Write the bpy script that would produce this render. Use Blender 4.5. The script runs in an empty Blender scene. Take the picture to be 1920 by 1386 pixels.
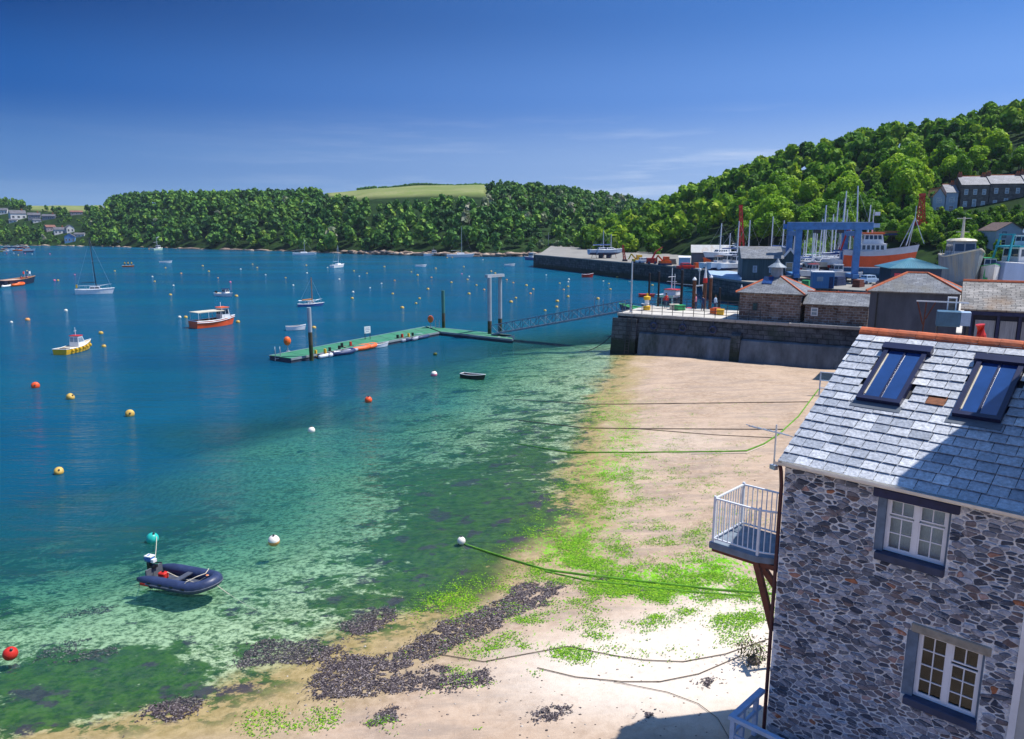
import bpy, bmesh, math, random
import numpy as np
from mathutils import Vector, Matrix
random.seed(7); RNG = np.random.default_rng(11)
scene = bpy.context.scene
COL = scene.collection
# ------------------------------------------------------------------ camera
HC = 14.0                                   # camera height above the water
PITCH = math.atan(203.0/1000.0)
cam_d = bpy.data.cameras.new('camera'); cam = bpy.data.objects.new('camera', cam_d); COL.objects.link(cam)
cam.location = (0, 0, HC); cam.rotation_euler = (math.pi/2-PITCH, 0, 0)
cam_d.sensor_width = 36; cam_d.lens = 36*1000/1334; cam_d.shift_x = (957-960)/1334; cam_d.shift_y = (693-678.5)/1334; cam_d.clip_start = .1; cam_d.clip_end = 6000
scene.camera = cam
# ------------------------------------------------------------------ light
SUN_EL = math.radians(61); SUN_AZ = math.radians(82)      # azimuth clockwise from +Y
SV = Vector((math.sin(SUN_AZ)*math.cos(SUN_EL), math.cos(SUN_AZ)*math.cos(SUN_EL), math.sin(SUN_EL)))
world = bpy.data.worlds.new('World'); scene.world = world; world.use_nodes = True
wn = world.node_tree; wn.nodes.clear()
def N(t, typ, **kw):
    n = t.nodes.new(typ)
    for k, v in kw.items(): setattr(n, k, v)
    return n
sky = N(wn, 'ShaderNodeTexSky', sky_type='NISHITA'); sky.sun_disc = False
sky.sun_elevation = SUN_EL; sky.sun_rotation = SUN_AZ; sky.air_density = 1.15; sky.dust_density = .35; sky.ozone_density = 3.2
hsv = N(wn, 'ShaderNodeHueSaturation'); hsv.inputs['Saturation'].default_value = 1.26; hsv.inputs['Value'].default_value = 1.0
hsv.inputs['Hue'].default_value = .505
wn.links.new(sky.outputs[0], hsv.inputs['Color'])
# deep polarised blue away from the sun, paler towards it and towards the horizon
tc = N(wn, 'ShaderNodeTexCoord'); sep = N(wn, 'ShaderNodeSeparateXYZ'); wn.links.new(tc.outputs['Generated'], sep.inputs[0])
def sky_ramp(stops):
    r = N(wn, 'ShaderNodeValToRGB'); r.color_ramp.interpolation = 'EASE'; e = r.color_ramp.elements
    while len(e) < len(stops): e.new(.5)
    for q, (p_, c_) in zip(e, stops): q.position = p_; q.color = (*[v/6.0 for v in c_], 1)
    wn.links.new(sep.outputs['Z'], r.inputs[0]); return r.outputs[0]
rl_ = sky_ramp([(0, (.85, 1.75, 3.3)), (.07, (.40, 1.1, 2.7)), (.15, (.04, .52, 2.05)), (.25, (.0, .22, 1.12)), (.5, (.10, .6, 2.1)), (1, (1.0, 2.0, 4.2))])
rr_ = sky_ramp([(0, (2.6, 3.4, 4.8)), (.07, (2.0, 2.9, 4.8)), (.15, (.95, 2.0, 4.6)), (.25, (.50, 1.45, 4.0)), (.5, (.7, 1.6, 3.7)), (1, (1.0, 2.0, 4.2))])
xr = N(wn, 'ShaderNodeMapRange'); xr.inputs['From Min'].default_value = -.52; xr.inputs['From Max'].default_value = .62; wn.links.new(sep.outputs['X'], xr.inputs['Value'])
gmix = N(wn, 'ShaderNodeMix', data_type='RGBA'); wn.links.new(xr.outputs[0], gmix.inputs[0]); wn.links.new(rl_, gmix.inputs[6]); wn.links.new(rr_, gmix.inputs[7])
gsc = N(wn, 'ShaderNodeVectorMath', operation='SCALE'); gsc.inputs[3].default_value = 6.0; wn.links.new(gmix.outputs[2], gsc.inputs[0])
mulc = N(wn, 'ShaderNodeMix', data_type='RGBA'); mulc.inputs[0].default_value = .985
wn.links.new(hsv.outputs[0], mulc.inputs[6]); wn.links.new(gsc.outputs[0], mulc.inputs[7])
# thin cirrus low in the sky
mp = N(wn, 'ShaderNodeMapping'); mp.inputs['Scale'].default_value = (1.5, 1.5, 17); mp.inputs['Rotation'].default_value = (0, math.radians(-7), 0); mp.inputs['Location'].default_value = (.35, .2, .3)
wn.links.new(tc.outputs['Generated'], mp.inputs[0])
cn = N(wn, 'ShaderNodeTexNoise'); cn.inputs['Scale'].default_value = 2.4; cn.inputs['Detail'].default_value = 7; cn.inputs['Roughness'].default_value = .62
wn.links.new(mp.outputs[0], cn.inputs['Vector'])
cr = N(wn, 'ShaderNodeMapRange'); cr.inputs['From Min'].default_value = .50; cr.inputs['From Max'].default_value = .74
wn.links.new(cn.outputs['Fac'], cr.inputs['Value'])
cb = N(wn, 'ShaderNodeMapRange'); cb.inputs['From Min'].default_value = .15; cb.inputs['From Max'].default_value = .05
wn.links.new(sep.outputs['Z'], cb.inputs['Value'])
cm = N(wn, 'ShaderNodeMath', operation='MULTIPLY'); wn.links.new(cr.outputs[0], cm.inputs[0]); wn.links.new(cb.outputs[0], cm.inputs[1])
cx_ = N(wn, 'ShaderNodeMapRange'); cx_.inputs['From Min'].default_value = -.35; cx_.inputs['From Max'].default_value = .25; cx_.inputs['To Min'].default_value = .06; cx_.inputs['To Max'].default_value = .55; wn.links.new(sep.outputs['X'], cx_.inputs['Value'])
cm2 = N(wn, 'ShaderNodeMath', operation='MULTIPLY'); wn.links.new(cm.outputs[0], cm2.inputs[0]); wn.links.new(cx_.outputs[0], cm2.inputs[1])
cmix = N(wn, 'ShaderNodeMix', data_type='RGBA'); cmix.inputs[7].default_value = (4.6, 4.9, 5.4, 1)
wn.links.new(cm2.outputs[0], cmix.inputs[0]); wn.links.new(mulc.outputs[2], cmix.inputs[6])
bg = N(wn, 'ShaderNodeBackground'); bg.inputs['Strength'].default_value = .13
wn.links.new(cmix.outputs[2], bg.inputs['Color'])
wo = N(wn, 'ShaderNodeOutputWorld'); wn.links.new(bg.outputs[0], wo.inputs['Surface'])
sun_d = bpy.data.lights.new('sun', 'SUN'); sun_d.energy = 4.2; sun_d.angle = math.radians(.5); sun_d.color = (1, .955, .88)
sun = bpy.data.objects.new('sun', sun_d); COL.objects.link(sun); sun.rotation_euler = SV.to_track_quat('Z', 'Y').to_euler(); sun.location = (80, -20, 120)
vs = scene.view_settings
scene.display_settings.display_device = 'sRGB'; vs.view_transform = 'Standard'; vs.look = 'None'; vs.exposure = .6; vs.gamma = 1; vs.use_curve_mapping = False
# ------------------------------------------------------------------ picture geometry helpers (photograph pixels, 1920 wide)
SP, CP = math.sin(PITCH), math.cos(PITCH)
def ray(px, py):
    u = (px-960)/1000.0; v = (py-693)/1000.0
    return Vector((u, CP-v*SP, -SP-v*CP))
def at(px, py, z=0.0):
    d = ray(px, py); t = (z-HC)/d.z
    return Vector((0, 0, HC))+d*t
def atd(px, py, zc): return Vector((0, 0, HC))+ray(px, py)*zc
def proj(P):
    d = Vector(P)-Vector((0, 0, HC)); zc = d.y*CP-d.z*SP; up = d.y*SP+d.z*CP
    return 960+1000*d.x/zc, 693-1000*up/zc, zc
def reach(P, dr, px):
    """distance along dr from P until the point is seen at column px"""
    lo, hi = -60.0, 60.0
    f = lambda t: proj(Vector(P)+Vector(dr)*t)[0]-px
    lo, hi = 0.0, 60.0
    for _ in range(50):
        m = (lo+hi)/2
        if f(m) > 0: hi = m
        else: lo = m
    return lo
# ------------------------------------------------------------------ materials
MATS = {}
def lin(c): return (c[0], c[1], c[2], 1)
def M(name, col, rough=.6, var=.18, scale=2.0, bump=0.0, bscale=None, metal=0.0, spec=.4, dirt=None, dirt_amt=.5, stretch=(1, 1, 1)):
    if name in MATS: return MATS[name]
    m = bpy.data.materials.new(name); m.use_nodes = True; t = m.node_tree; b = t.nodes['Principled BSDF']
    b.inputs['Roughness'].default_value = rough; b.inputs['Metallic'].default_value = metal; b.inputs['Specular IOR Level'].default_value = spec
    tcn = N(t, 'ShaderNodeTexCoord'); mpn = N(t, 'ShaderNodeMapping'); mpn.inputs['Scale'].default_value = stretch
    t.links.new(tcn.outputs['Object'], mpn.inputs[0])
    nz = N(t, 'ShaderNodeTexNoise'); nz.inputs['Scale'].default_value = scale; nz.inputs['Detail'].default_value = 5; nz.inputs['Roughness'].default_value = .65
    t.links.new(mpn.outputs[0], nz.inputs['Vector'])
    r = N(t, 'ShaderNodeValToRGB'); r.color_ramp.elements[0].position = .3; r.color_ramp.elements[1].position = .7
    r.color_ramp.elements[0].color = lin([max(0, c*(1-var)) for c in col]); r.color_ramp.elements[1].color = lin([min(1, c*(1+var)) for c in col])
    t.links.new(nz.outputs['Fac'], r.inputs[0]); out = r.outputs[0]
    if dirt:
        n2 = N(t, 'ShaderNodeTexNoise'); n2.inputs['Scale'].default_value = scale*.45; n2.inputs['Detail'].default_value = 8; n2.inputs['Roughness'].default_value = .7
        t.links.new(mpn.outputs[0], n2.inputs['Vector'])
        mr = N(t, 'ShaderNodeMapRange'); mr.inputs['From Min'].default_value = .5; mr.inputs['From Max'].default_value = .68; mr.inputs['To Max'].default_value = dirt_amt
        t.links.new(n2.outputs['Fac'], mr.inputs['Value'])
        mx = N(t, 'ShaderNodeMix', data_type='RGBA'); t.links.new(mr.outputs[0], mx.inputs[0]); t.links.new(out, mx.inputs[6]); mx.inputs[7].default_value = lin(dirt)
        out = mx.outputs[2]
    t.links.new(out, b.inputs['Base Color'])
    if bump:
        n3 = N(t, 'ShaderNodeTexNoise'); n3.inputs['Scale'].default_value = bscale or scale*4; n3.inputs['Detail'].default_value = 6
        t.links.new(mpn.outputs[0], n3.inputs['Vector'])
        bp = N(t, 'ShaderNodeBump'); bp.inputs['Strength'].default_value = bump; bp.inputs['Distance'].default_value = .05
        t.links.new(n3.outputs['Fac'], bp.inputs['Height']); t.links.new(bp.outputs[0], b.inputs['Normal'])
    MATS[name] = m; return m
def bricky(name, c1, c2, mortar, bw, bh, msize=.02, rough=.8, bump=.5, var=.5, vertical=True, stain=None, tide=None):
    """courses of stone or slate too far off to build singly; object coordinates"""
    m = bpy.data.materials.new(name); m.use_nodes = True; t = m.node_tree; b = t.nodes['Principled BSDF']; b.inputs['Roughness'].default_value = rough
    b.inputs['Specular IOR Level'].default_value = .3
    tcn = N(t, 'ShaderNodeTexCoord'); sx = N(t, 'ShaderNodeSeparateXYZ'); t.links.new(tcn.outputs['Object'], sx.inputs[0])
    cx = N(t, 'ShaderNodeCombineXYZ')
    if vertical:
        ad = N(t, 'ShaderNodeMath', operation='ADD'); t.links.new(sx.outputs['X'], ad.inputs[0]); t.links.new(sx.outputs['Y'], ad.inputs[1])
        t.links.new(ad.outputs[0], cx.inputs['X']); t.links.new(sx.outputs['Z'], cx.inputs['Y'])
    else:
        ad = N(t, 'ShaderNodeMath', operation='ADD'); t.links.new(sx.outputs['Y'], ad.inputs[0]); t.links.new(sx.outputs['Z'], ad.inputs[1])
        t.links.new(sx.outputs['X'], cx.inputs['X']); t.links.new(ad.outputs[0], cx.inputs['Y'])
    br = N(t, 'ShaderNodeTexBrick'); br.inputs['Scale'].default_value = 1; br.inputs['Brick Width'].default_value = bw; br.inputs['Row Height'].default_value = bh
    br.inputs['Mortar Size'].default_value = msize; br.inputs['Color1'].default_value = lin(c1); br.inputs['Color2'].default_value = lin(c2); br.inputs['Mortar'].default_value = lin(mortar)
    br.inputs['Mortar Smooth'].default_value = .3
    wv = N(t, 'ShaderNodeTexNoise'); wv.inputs['Scale'].default_value = 1.4; wv.inputs['Detail'].default_value = 3; t.links.new(cx.outputs[0], wv.inputs['Vector'])
    va = N(t, 'ShaderNodeMix', data_type='VECTOR'); va.inputs[0].default_value = .22; t.links.new(cx.outputs[0], va.inputs[4]); t.links.new(wv.outputs['Color'], va.inputs[5])
    t.links.new(va.outputs[1], br.inputs['Vector'])
    nz = N(t, 'ShaderNodeTexNoise'); nz.inputs['Scale'].default_value = .9; nz.inputs['Detail'].default_value = 8; nz.inputs['Roughness'].default_value = .7; t.links.new(tcn.outputs['Object'], nz.inputs['Vector'])
    r = N(t, 'ShaderNodeMapRange'); r.inputs['From Min'].default_value = .3; r.inputs['From Max'].default_value = .7; r.inputs['To Min'].default_value = 1-var; r.inputs['To Max'].default_value = 1+var
    t.links.new(nz.outputs['Fac'], r.inputs['Value'])
    mu = N(t, 'ShaderNodeMix', data_type='RGBA', blend_type='MULTIPLY'); mu.inputs[0].default_value = 1; t.links.new(br.outputs['Color'], mu.inputs[6]); t.links.new(r.outputs[0], mu.inputs[7])
    out = mu.outputs[2]
    if stain:
        n2 = N(t, 'ShaderNodeTexNoise'); n2.inputs['Scale'].default_value = .5; n2.inputs['Detail'].default_value = 8; t.links.new(tcn.outputs['Object'], n2.inputs['Vector'])
        mr = N(t, 'ShaderNodeMapRange'); mr.inputs['From Min'].default_value = .52; mr.inputs['From Max'].default_value = .7; mr.inputs['To Max'].default_value = .7; t.links.new(n2.outputs['Fac'], mr.inputs['Value'])
        mx = N(t, 'ShaderNodeMix', data_type='RGBA'); t.links.new(mr.outputs[0], mx.inputs[0]); t.links.new(out, mx.inputs[6]); mx.inputs[7].default_value = lin(stain); out = mx.outputs[2]
    if tide is not None:      # weed and damp left by the tide below a wavering line
        tz = N(t, 'ShaderNodeMath', operation='MULTIPLY_ADD'); t.links.new(nz.outputs['Fac'], tz.inputs[0]); tz.inputs[1].default_value = 1.6; t.links.new(sx.outputs['Z'], tz.inputs[2])
        tr_ = N(t, 'ShaderNodeMapRange'); tr_.inputs['From Min'].default_value = tide+1.1; tr_.inputs['From Max'].default_value = tide+.5; tr_.inputs['To Max'].default_value = .85; t.links.new(tz.outputs[0], tr_.inputs['Value'])
        mt = N(t, 'ShaderNodeMix', data_type='RGBA'); t.links.new(tr_.outputs[0], mt.inputs[0]); t.links.new(out, mt.inputs[6]); mt.inputs[7].default_value = (.018, .030, .016, 1); out = mt.outputs[2]
    t.links.new(out, b.inputs['Base Color'])
    bp = N(t, 'ShaderNodeBump'); bp.inputs['Strength'].default_value = bump; bp.inputs['Distance'].default_value = .04
    iv = N(t, 'ShaderNodeMath', operation='SUBTRACT'); iv.inputs[0].default_value = 1; t.links.new(br.outputs['Fac'], iv.inputs[1])
    t.links.new(iv.outputs[0], bp.inputs['Height']); t.links.new(bp.outputs[0], b.inputs['Normal'])
    MATS[name] = m; return m
def attrmat(name, stops, rough=.7, attr='rnd', objrand=False, bump=0, bscale=14, spec=.3, trans=0, hue=0, nvar=.3, nscale=9, smear=None, smear_scale=5, smear_lo=.56):
    """colour picked from a ramp by a per-face random number (or per-object random)"""
    m = bpy.data.materials.new(name); m.use_nodes = True; t = m.node_tree; b = t.nodes['Principled BSDF']; b.inputs['Roughness'].default_value = rough
    b.inputs['Specular IOR Level'].default_value = spec
    if objrand == 'both':
        oi = N(t, 'ShaderNodeObjectInfo'); a = N(t, 'ShaderNodeAttribute', attribute_name=attr)
        mx0 = N(t, 'ShaderNodeMix', data_type='FLOAT'); mx0.inputs[0].default_value = .5
        t.links.new(oi.outputs['Random'], mx0.inputs[2]); t.links.new(a.outputs['Fac'], mx0.inputs[3]); src = mx0.outputs[0]
    elif objrand: oi = N(t, 'ShaderNodeObjectInfo'); src = oi.outputs['Random']
    else: a = N(t, 'ShaderNodeAttribute', attribute_name=attr); src = a.outputs['Fac']
    r = N(t, 'ShaderNodeValToRGB'); r.color_ramp.interpolation = 'LINEAR'
    els = r.color_ramp.elements
    while len(els) < len(stops): els.new(.5)
    for e_, (p_, c_) in zip(els, stops): e_.position = p_; e_.color = lin(c_)
    t.links.new(src, r.inputs[0])
    tcn = N(t, 'ShaderNodeTexCoord'); nz = N(t, 'ShaderNodeTexNoise'); nz.inputs['Scale'].default_value = nscale; nz.inputs['Detail'].default_value = 6; nz.inputs['Roughness'].default_value = .7
    t.links.new(tcn.outputs['Object'], nz.inputs['Vector'])
    mr = N(t, 'ShaderNodeMapRange'); mr.inputs['From Min'].default_value = .3; mr.inputs['From Max'].default_value = .7; mr.inputs['To Min'].default_value = 1-nvar; mr.inputs['To Max'].default_value = 1+nvar
    t.links.new(nz.outputs['Fac'], mr.inputs['Value'])
    mu = N(t, 'ShaderNodeMix', data_type='RGBA', blend_type='MULTIPLY'); mu.inputs[0].default_value = 1; t.links.new(r.outputs[0], mu.inputs[6]); t.links.new(mr.outputs[0], mu.inputs[7])
    if smear:
        ns = N(t, 'ShaderNodeTexNoise'); ns.inputs['Scale'].default_value = smear_scale; ns.inputs['Detail'].default_value = 8; ns.inputs['Roughness'].default_value = .75; t.links.new(tcn.outputs['Object'], ns.inputs['Vector'])
        ms_ = N(t, 'ShaderNodeMapRange'); ms_.inputs['From Min'].default_value = smear_lo; ms_.inputs['From Max'].default_value = smear_lo+.12; ms_.inputs['To Max'].default_value = .75; t.links.new(ns.outputs['Fac'], ms_.inputs['Value'])
        mq = N(t, 'ShaderNodeMix', data_type='RGBA'); t.links.new(ms_.outputs[0], mq.inputs[0]); t.links.new(mu.outputs[2], mq.inputs[6]); mq.inputs[7].default_value = lin(smear); mu = mq
    t.links.new(mu.outputs[2], b.inputs['Base Color'])
    if trans:
        tr = N(t, 'ShaderNodeBsdfTranslucent'); t.links.new(mu.outputs[2], tr.inputs[0]); ms = N(t, 'ShaderNodeMixShader'); ms.inputs[0].default_value = trans
        t.links.new(b.outputs[0], ms.inputs[1]); t.links.new(tr.outputs[0], ms.inputs[2]); t.links.new(ms.outputs[0], t.nodes['Material Output'].inputs[0])
    if bump:
        n3 = N(t, 'ShaderNodeTexNoise'); n3.inputs['Scale'].default_value = bscale; n3.inputs['Detail'].default_value = 6; t.links.new(tcn.outputs['Object'], n3.inputs['Vector'])
        bp = N(t, 'ShaderNodeBump'); bp.inputs['Strength'].default_value = bump; bp.inputs['Distance'].default_value = .03
        t.links.new(n3.outputs['Fac'], bp.inputs['Height']); t.links.new(bp.outputs[0], b.inputs['Normal'])
    MATS[name] = m; return m
def glassy(name, col, rough=.08):
    m = M(name, col, rough=rough, var=.3, scale=1.5, spec=.9); return m
# ------------------------------------------------------------------ mesh builder
class MB:
    def __init__(s): s.v = []; s.f = []; s.m = []; s.r = []
    def add(s, vs_, fs, m=0, r=0.5):
        o = len(s.v); s.v.extend([tuple(p) for p in vs_])
        for f in fs: s.f.append([i+o for i in f]); s.m.append(m); s.r.append(r)
        return s
    def box(s, x0, x1, y0, y1, z0, z1, m=0, r=.5):
        return s.add([(x0, y0, z0), (x1, y0, z0), (x1, y1, z0), (x0, y1, z0), (x0, y0, z1), (x1, y0, z1), (x1, y1, z1), (x0, y1, z1)],
                     [(0, 3, 2, 1), (4, 5, 6, 7), (0, 1, 5, 4), (1, 2, 6, 5), (2, 3, 7, 6), (3, 0, 4, 7)], m, r)
    def bar(s, p0, p1, w, h=None, m=0):
        h = h or w; p0 = Vector(p0); p1 = Vector(p1); d = (p1-p0).normalized()
        up = Vector((0, 0, 1)) if abs(d.z) < .95 else Vector((0, 1, 0))
        a = d.cross(up).normalized()*(w/2); b = a.cross(d).normalized()*(h/2)
        return s.add([p0-a-b, p0+a-b, p0+a+b, p0-a+b, p1-a-b, p1+a-b, p1+a+b, p1-a+b],
                     [(0, 1, 2, 3), (7, 6, 5, 4), (0, 4, 5, 1), (1, 5, 6, 2), (2, 6, 7, 3), (3, 7, 4, 0)], m)
    def tube(s, p0, p1, r0, r1=None, n=8, m=0):
        r1 = r0 if r1 is None else r1; p0 = Vector(p0); p1 = Vector(p1); d = (p1-p0).normalized()
        up = Vector((0, 0, 1)) if abs(d.z) < .95 else Vector((0, 1, 0)); a = d.cross(up).normalized(); b = a.cross(d).normalized()
        vs_ = []
        for P, r in ((p0, r0), (p1, r1)):
            for k in range(n): t = 2*math.pi*k/n; vs_.append(P+a*(r*math.cos(t))+b*(r*math.sin(t)))
        return s.add(vs_, [(k, (k+1) % n, n+(k+1) % n, n+k) for k in range(n)]+[tuple(range(n-1, -1, -1)), tuple(range(n, 2*n))], m)
    def path(s, pts, r, n=6, m=0, closed=False, cap=True):
        pts = [Vector(p) for p in pts]; L = len(pts); rings = []; prev = None
        for i, P in enumerate(pts):
            d = (pts[(i+1) % L]-pts[i-1]) if closed else (pts[min(i+1, L-1)]-pts[max(i-1, 0)])
            d.normalize(); up = Vector((0, 0, 1)) if abs(d.z) < .98 else Vector((0, 1, 0))
            a = d.cross(up).normalized(); b = a.cross(d).normalized(); rr = r[i] if isinstance(r, (list, tuple)) else r
            rings.append([P+a*(rr*math.cos(2*math.pi*k/n))+b*(rr*math.sin(2*math.pi*k/n)) for k in range(n)])
        vs_ = [p for R in rings for p in R]; fs = []
        for i in range(L if closed else L-1):
            j = (i+1) % L
            for k in range(n): fs.append((i*n+k, i*n+(k+1) % n, j*n+(k+1) % n, j*n+k))
        if not closed and cap: fs.append(tuple(range(n-1, -1, -1))); fs.append(tuple((L-1)*n+k for k in range(n)))
        return s.add(vs_, fs, m)
    def lathe(s, prof, n=16, c=(0, 0, 0), m=0, mfun=None):
        vs_ = [(c[0]+r*math.cos(2*math.pi*k/n), c[1]+r*math.sin(2*math.pi*k/n), c[2]+z) for r, z in prof for k in range(n)]
        L = len(prof); o = len(s.v); s.v.extend(vs_)
        for i in range(L-1):
            for k in range(n):
                s.f.append([o+i*n+k, o+i*n+(k+1) % n, o+(i+1)*n+(k+1) % n, o+(i+1)*n+k]); s.m.append(mfun(i) if mfun else m); s.r.append(.5)
        s.f.append([o+k for k in range(n-1, -1, -1)]); s.m.append(mfun(0) if mfun else m); s.r.append(.5)
        s.f.append([o+(L-1)*n+k for k in range(n)]); s.m.append(mfun(L-2) if mfun else m); s.r.append(.5)
        return s
    def sphere(s, c, r, n=14, m=0, sz=1.0, mfun=None):
        K = n//2; prof = [(r*max(.02, math.sin(math.pi*i/K)), -r*sz*math.cos(math.pi*i/K)) for i in range(K+1)]
        return s.lathe(prof, n, c, m, mfun)
    def prism(s, poly, z0, z1, m=0, r=.5):
        n = len(poly); vs_ = [(x, y, z0) for x, y in poly]+[(x, y, z1) for x, y in poly]
        return s.add(vs_, [tuple(range(n-1, -1, -1)), tuple(range(n, 2*n))]+[(k, (k+1) % n, n+(k+1) % n, n+k) for k in range(n)], m, r)
    def loft(s, rings, m=0, cap=True, mrow=None):
        n = len(rings[0]); o = len(s.v)
        for R in rings: s.v.extend([tuple(p) for p in R])
        for i in range(len(rings)-1):
            for k in range(n-1):
                s.f.append([o+i*n+k, o+i*n+k+1, o+(i+1)*n+k+1, o+(i+1)*n+k]); s.m.append(mrow(k) if mrow else m); s.r.append(.5)
        if cap:
            s.f.append([o+k for k in range(n-1, -1, -1)]); s.m.append(mrow(0) if mrow else m); s.r.append(.5)
        return s
    def build(s, name, mats, parent=None, smooth=False, rnd=False, loc=None, bevel=0):
        me = bpy.data.meshes.new(name); me.from_pydata(s.v, [], s.f)
        for m_ in (mats if isinstance(mats, (list, tuple)) else [mats]): me.materials.append(m_)
        if any(s.m): me.polygons.foreach_set('material_index', s.m)
        if smooth: me.polygons.foreach_set('use_smooth', [True]*len(s.f))
        if rnd:
            a = me.attributes.new('rnd', 'FLOAT', 'FACE'); a.data.foreach_set('value', s.r)
        me.update()
        o = bpy.data.objects.new(name, me); COL.objects.link(o)
        if bevel:
            b = o.modifiers.new('bevel', 'BEVEL'); b.width = bevel; b.segments = 1; b.limit_method = 'ANGLE'
        if parent is not None: o.parent = parent
        if loc is not None: o.location = loc
        return o
def fastmesh(name, V, F, mats, rnd=None, smooth=False, mi=None, tri=False):
    """numpy arrays to mesh; F is (n,3) or (n,4)"""
    me = bpy.data.meshes.new(name); V = np.asarray(V, dtype=np.float32); F = np.asarray(F, dtype=np.int32); k = F.shape[1]
    me.vertices.add(len(V)); me.vertices.foreach_set('co', V.ravel())
    me.loops.add(F.size); me.loops.foreach_set('vertex_index', F.ravel())
    me.polygons.add(len(F)); me.polygons.foreach_set('loop_start', np.arange(0, F.size, k, dtype=np.int32)); me.polygons.foreach_set('loop_total', np.full(len(F), k, dtype=np.int32))
    for m_ in (mats if isinstance(mats, (list, tuple)) else [mats]): me.materials.append(m_)
    if mi is not None: me.polygons.foreach_set('material_index', np.asarray(mi, dtype=np.int32))
    if smooth: me.polygons.foreach_set('use_smooth', np.ones(len(F), dtype=bool))
    me.update(calc_edges=True)
    if rnd is not None:
        a = me.attributes.new('rnd', 'FLOAT', 'FACE'); a.data.foreach_set('value', np.asarray(rnd, dtype=np.float32))
    return me
def link(name, me, parent=None, loc=None):
    o = bpy.data.objects.new(name, me); COL.objects.link(o)
    if parent is not None: o.parent = parent
    if loc is not None: o.location = loc
    return o
def tag(o, label=None, cat=None, group=None, kind=None):
    if label: o['label'] = label
    if cat: o['category'] = cat
    if group: o['group'] = group
    if kind: o['kind'] = kind
    return o
def thing(name, label, cat, loc=(0, 0, 0), rz=0, group=None):
    o = bpy.data.objects.new(name, None); COL.objects.link(o); o.location = loc; o.rotation_euler = (0, 0, rz); o.empty_display_size = .3
    return tag(o, label, cat, group)
def copy_tree(o, parent=None):
    c = o.copy(); COL.objects.link(c)
    if parent is not None: c.parent = parent
    for ch in list(o.children): copy_tree(ch, c)
    return c
# ------------------------------------------------------------------ palette
white = M('white_paint', (.72, .73, .75), .35, .08, 3, dirt=(.45, .43, .38), dirt_amt=.35)
cream = M('cream_paint', (.62, .56, .44), .5, .15, 2, dirt=(.4, .33, .24))
navy = M('navy_paint', (.012, .03, .10), .4, .3, 3)
blackp = M('black_paint', (.012, .013, .016), .45, .3, 3)
steelb = M('blue_steel', (.065, .21, .47), .45, .2, 1.5, dirt=(.04, .09, .18), dirt_amt=.6)
paleb = M('pale_blue_paint', (.34, .46, .62), .5, .15, 1.5, dirt=(.2, .26, .34), dirt_amt=.5)
tealp = M('teal_paint', (.03, .32, .38), .45, .15, 2)
redp = M('red_paint', (.55, .025, .015), .4, .15, 2)
orangep = M('orange_paint', (.75, .12, .015), .4, .12, 2)
vermil = M('vermilion_hull', (.72, .085, .015), .4, .15, .8, dirt=(.35, .05, .02), dirt_amt=.35)
yellowp = M('yellow_paint', (.72, .42, .02), .45, .15, 4, dirt=(.3, .2, .05), dirt_amt=.4)
greenp = M('green_paint', (.03, .30, .10), .5, .2, 3)
wood = M('varnished_wood', (.28, .11, .035), .4, .3, 4)
greywood = M('weathered_wood', (.20, .18, .16), .8, .3, 4, bump=.3)
rustwood = M('red_brown_timber', (.13, .035, .022), .6, .35, 4, bump=.3)
alu = M('aluminium', (.52, .55, .60), .35, .12, 4, metal=.5)
darksteel = M('dark_steel', (.035, .04, .05), .5, .3, 2, dirt=(.12, .05, .025), dirt_amt=.5)
glassd = glassy('dark_glass', (.02, .035, .06))
glassl = glassy('pale_glass', (.22, .30, .38), .15)
rubber = M('navy_rubber', (.030, .044, .105), .42, .25, 6, bump=.08)
terrac = M('terracotta', (.50, .12, .045), .75, .3, 3, bump=.2, dirt=(.22, .10, .07), dirt_amt=.5)
skin = M('skin', (.45, .25, .17), .6, .1, 3)
concrete = M('concrete', (.38, .36, .33), .85, .25, .8, bump=.3, dirt=(.2, .19, .17), dirt_amt=.6)
rope_m = M('rope_fibre', (.30, .24, .16), .9, .3, 20)
rope_w = M('pale_rope', (.55, .50, .40), .9, .2, 20)
# ================================================================== GROUND, SEABED, WATER
SHORE = [(-300, -140), (-120, -42), (-60, -6), (-34, 7), (-19.6, 15.8), (-14.9, 18.2), (-12, 19.6), (-9.5, 20.8), (-6.6, 22.9), (-4.4, 25.2), (-2.1, 28.2), (-.2, 31.2), (.9, 33.3), (1.5, 35.5),
         (2.4, 40), (3.9, 46.6), (5.6, 55.5), (7.8, 66.6), (10.2, 77), (11.6, 83), (14.5, 86.5), (34, 76.5), (60, 63), (300, 10), (300, -140)]
def signed_dist(X, Y):
    """distance to the waterline, positive on land"""
    X = np.asarray(X, float); Y = np.asarray(Y, float); P = np.array(SHORE); n = len(P)
    best = np.full(X.shape, 1e9); inside = np.zeros(X.shape, bool)
    for i in range(n):
        ax, ay = P[i]; bx, by = P[(i+1) % n]
        dx, dy = bx-ax, by-ay; L = dx*dx+dy*dy
        t = np.clip(((X-ax)*dx+(Y-ay)*dy)/L, 0, 1)
        d = np.hypot(X-(ax+t*dx), Y-(ay+t*dy)); best = np.minimum(best, d)
        c = ((ay > Y) != (by > Y)) & (X < dx*(Y-ay)/(dy if abs(dy) > 1e-9 else 1e-9)+ax)
        inside ^= c
    return np.where(inside, best, -best)
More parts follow.
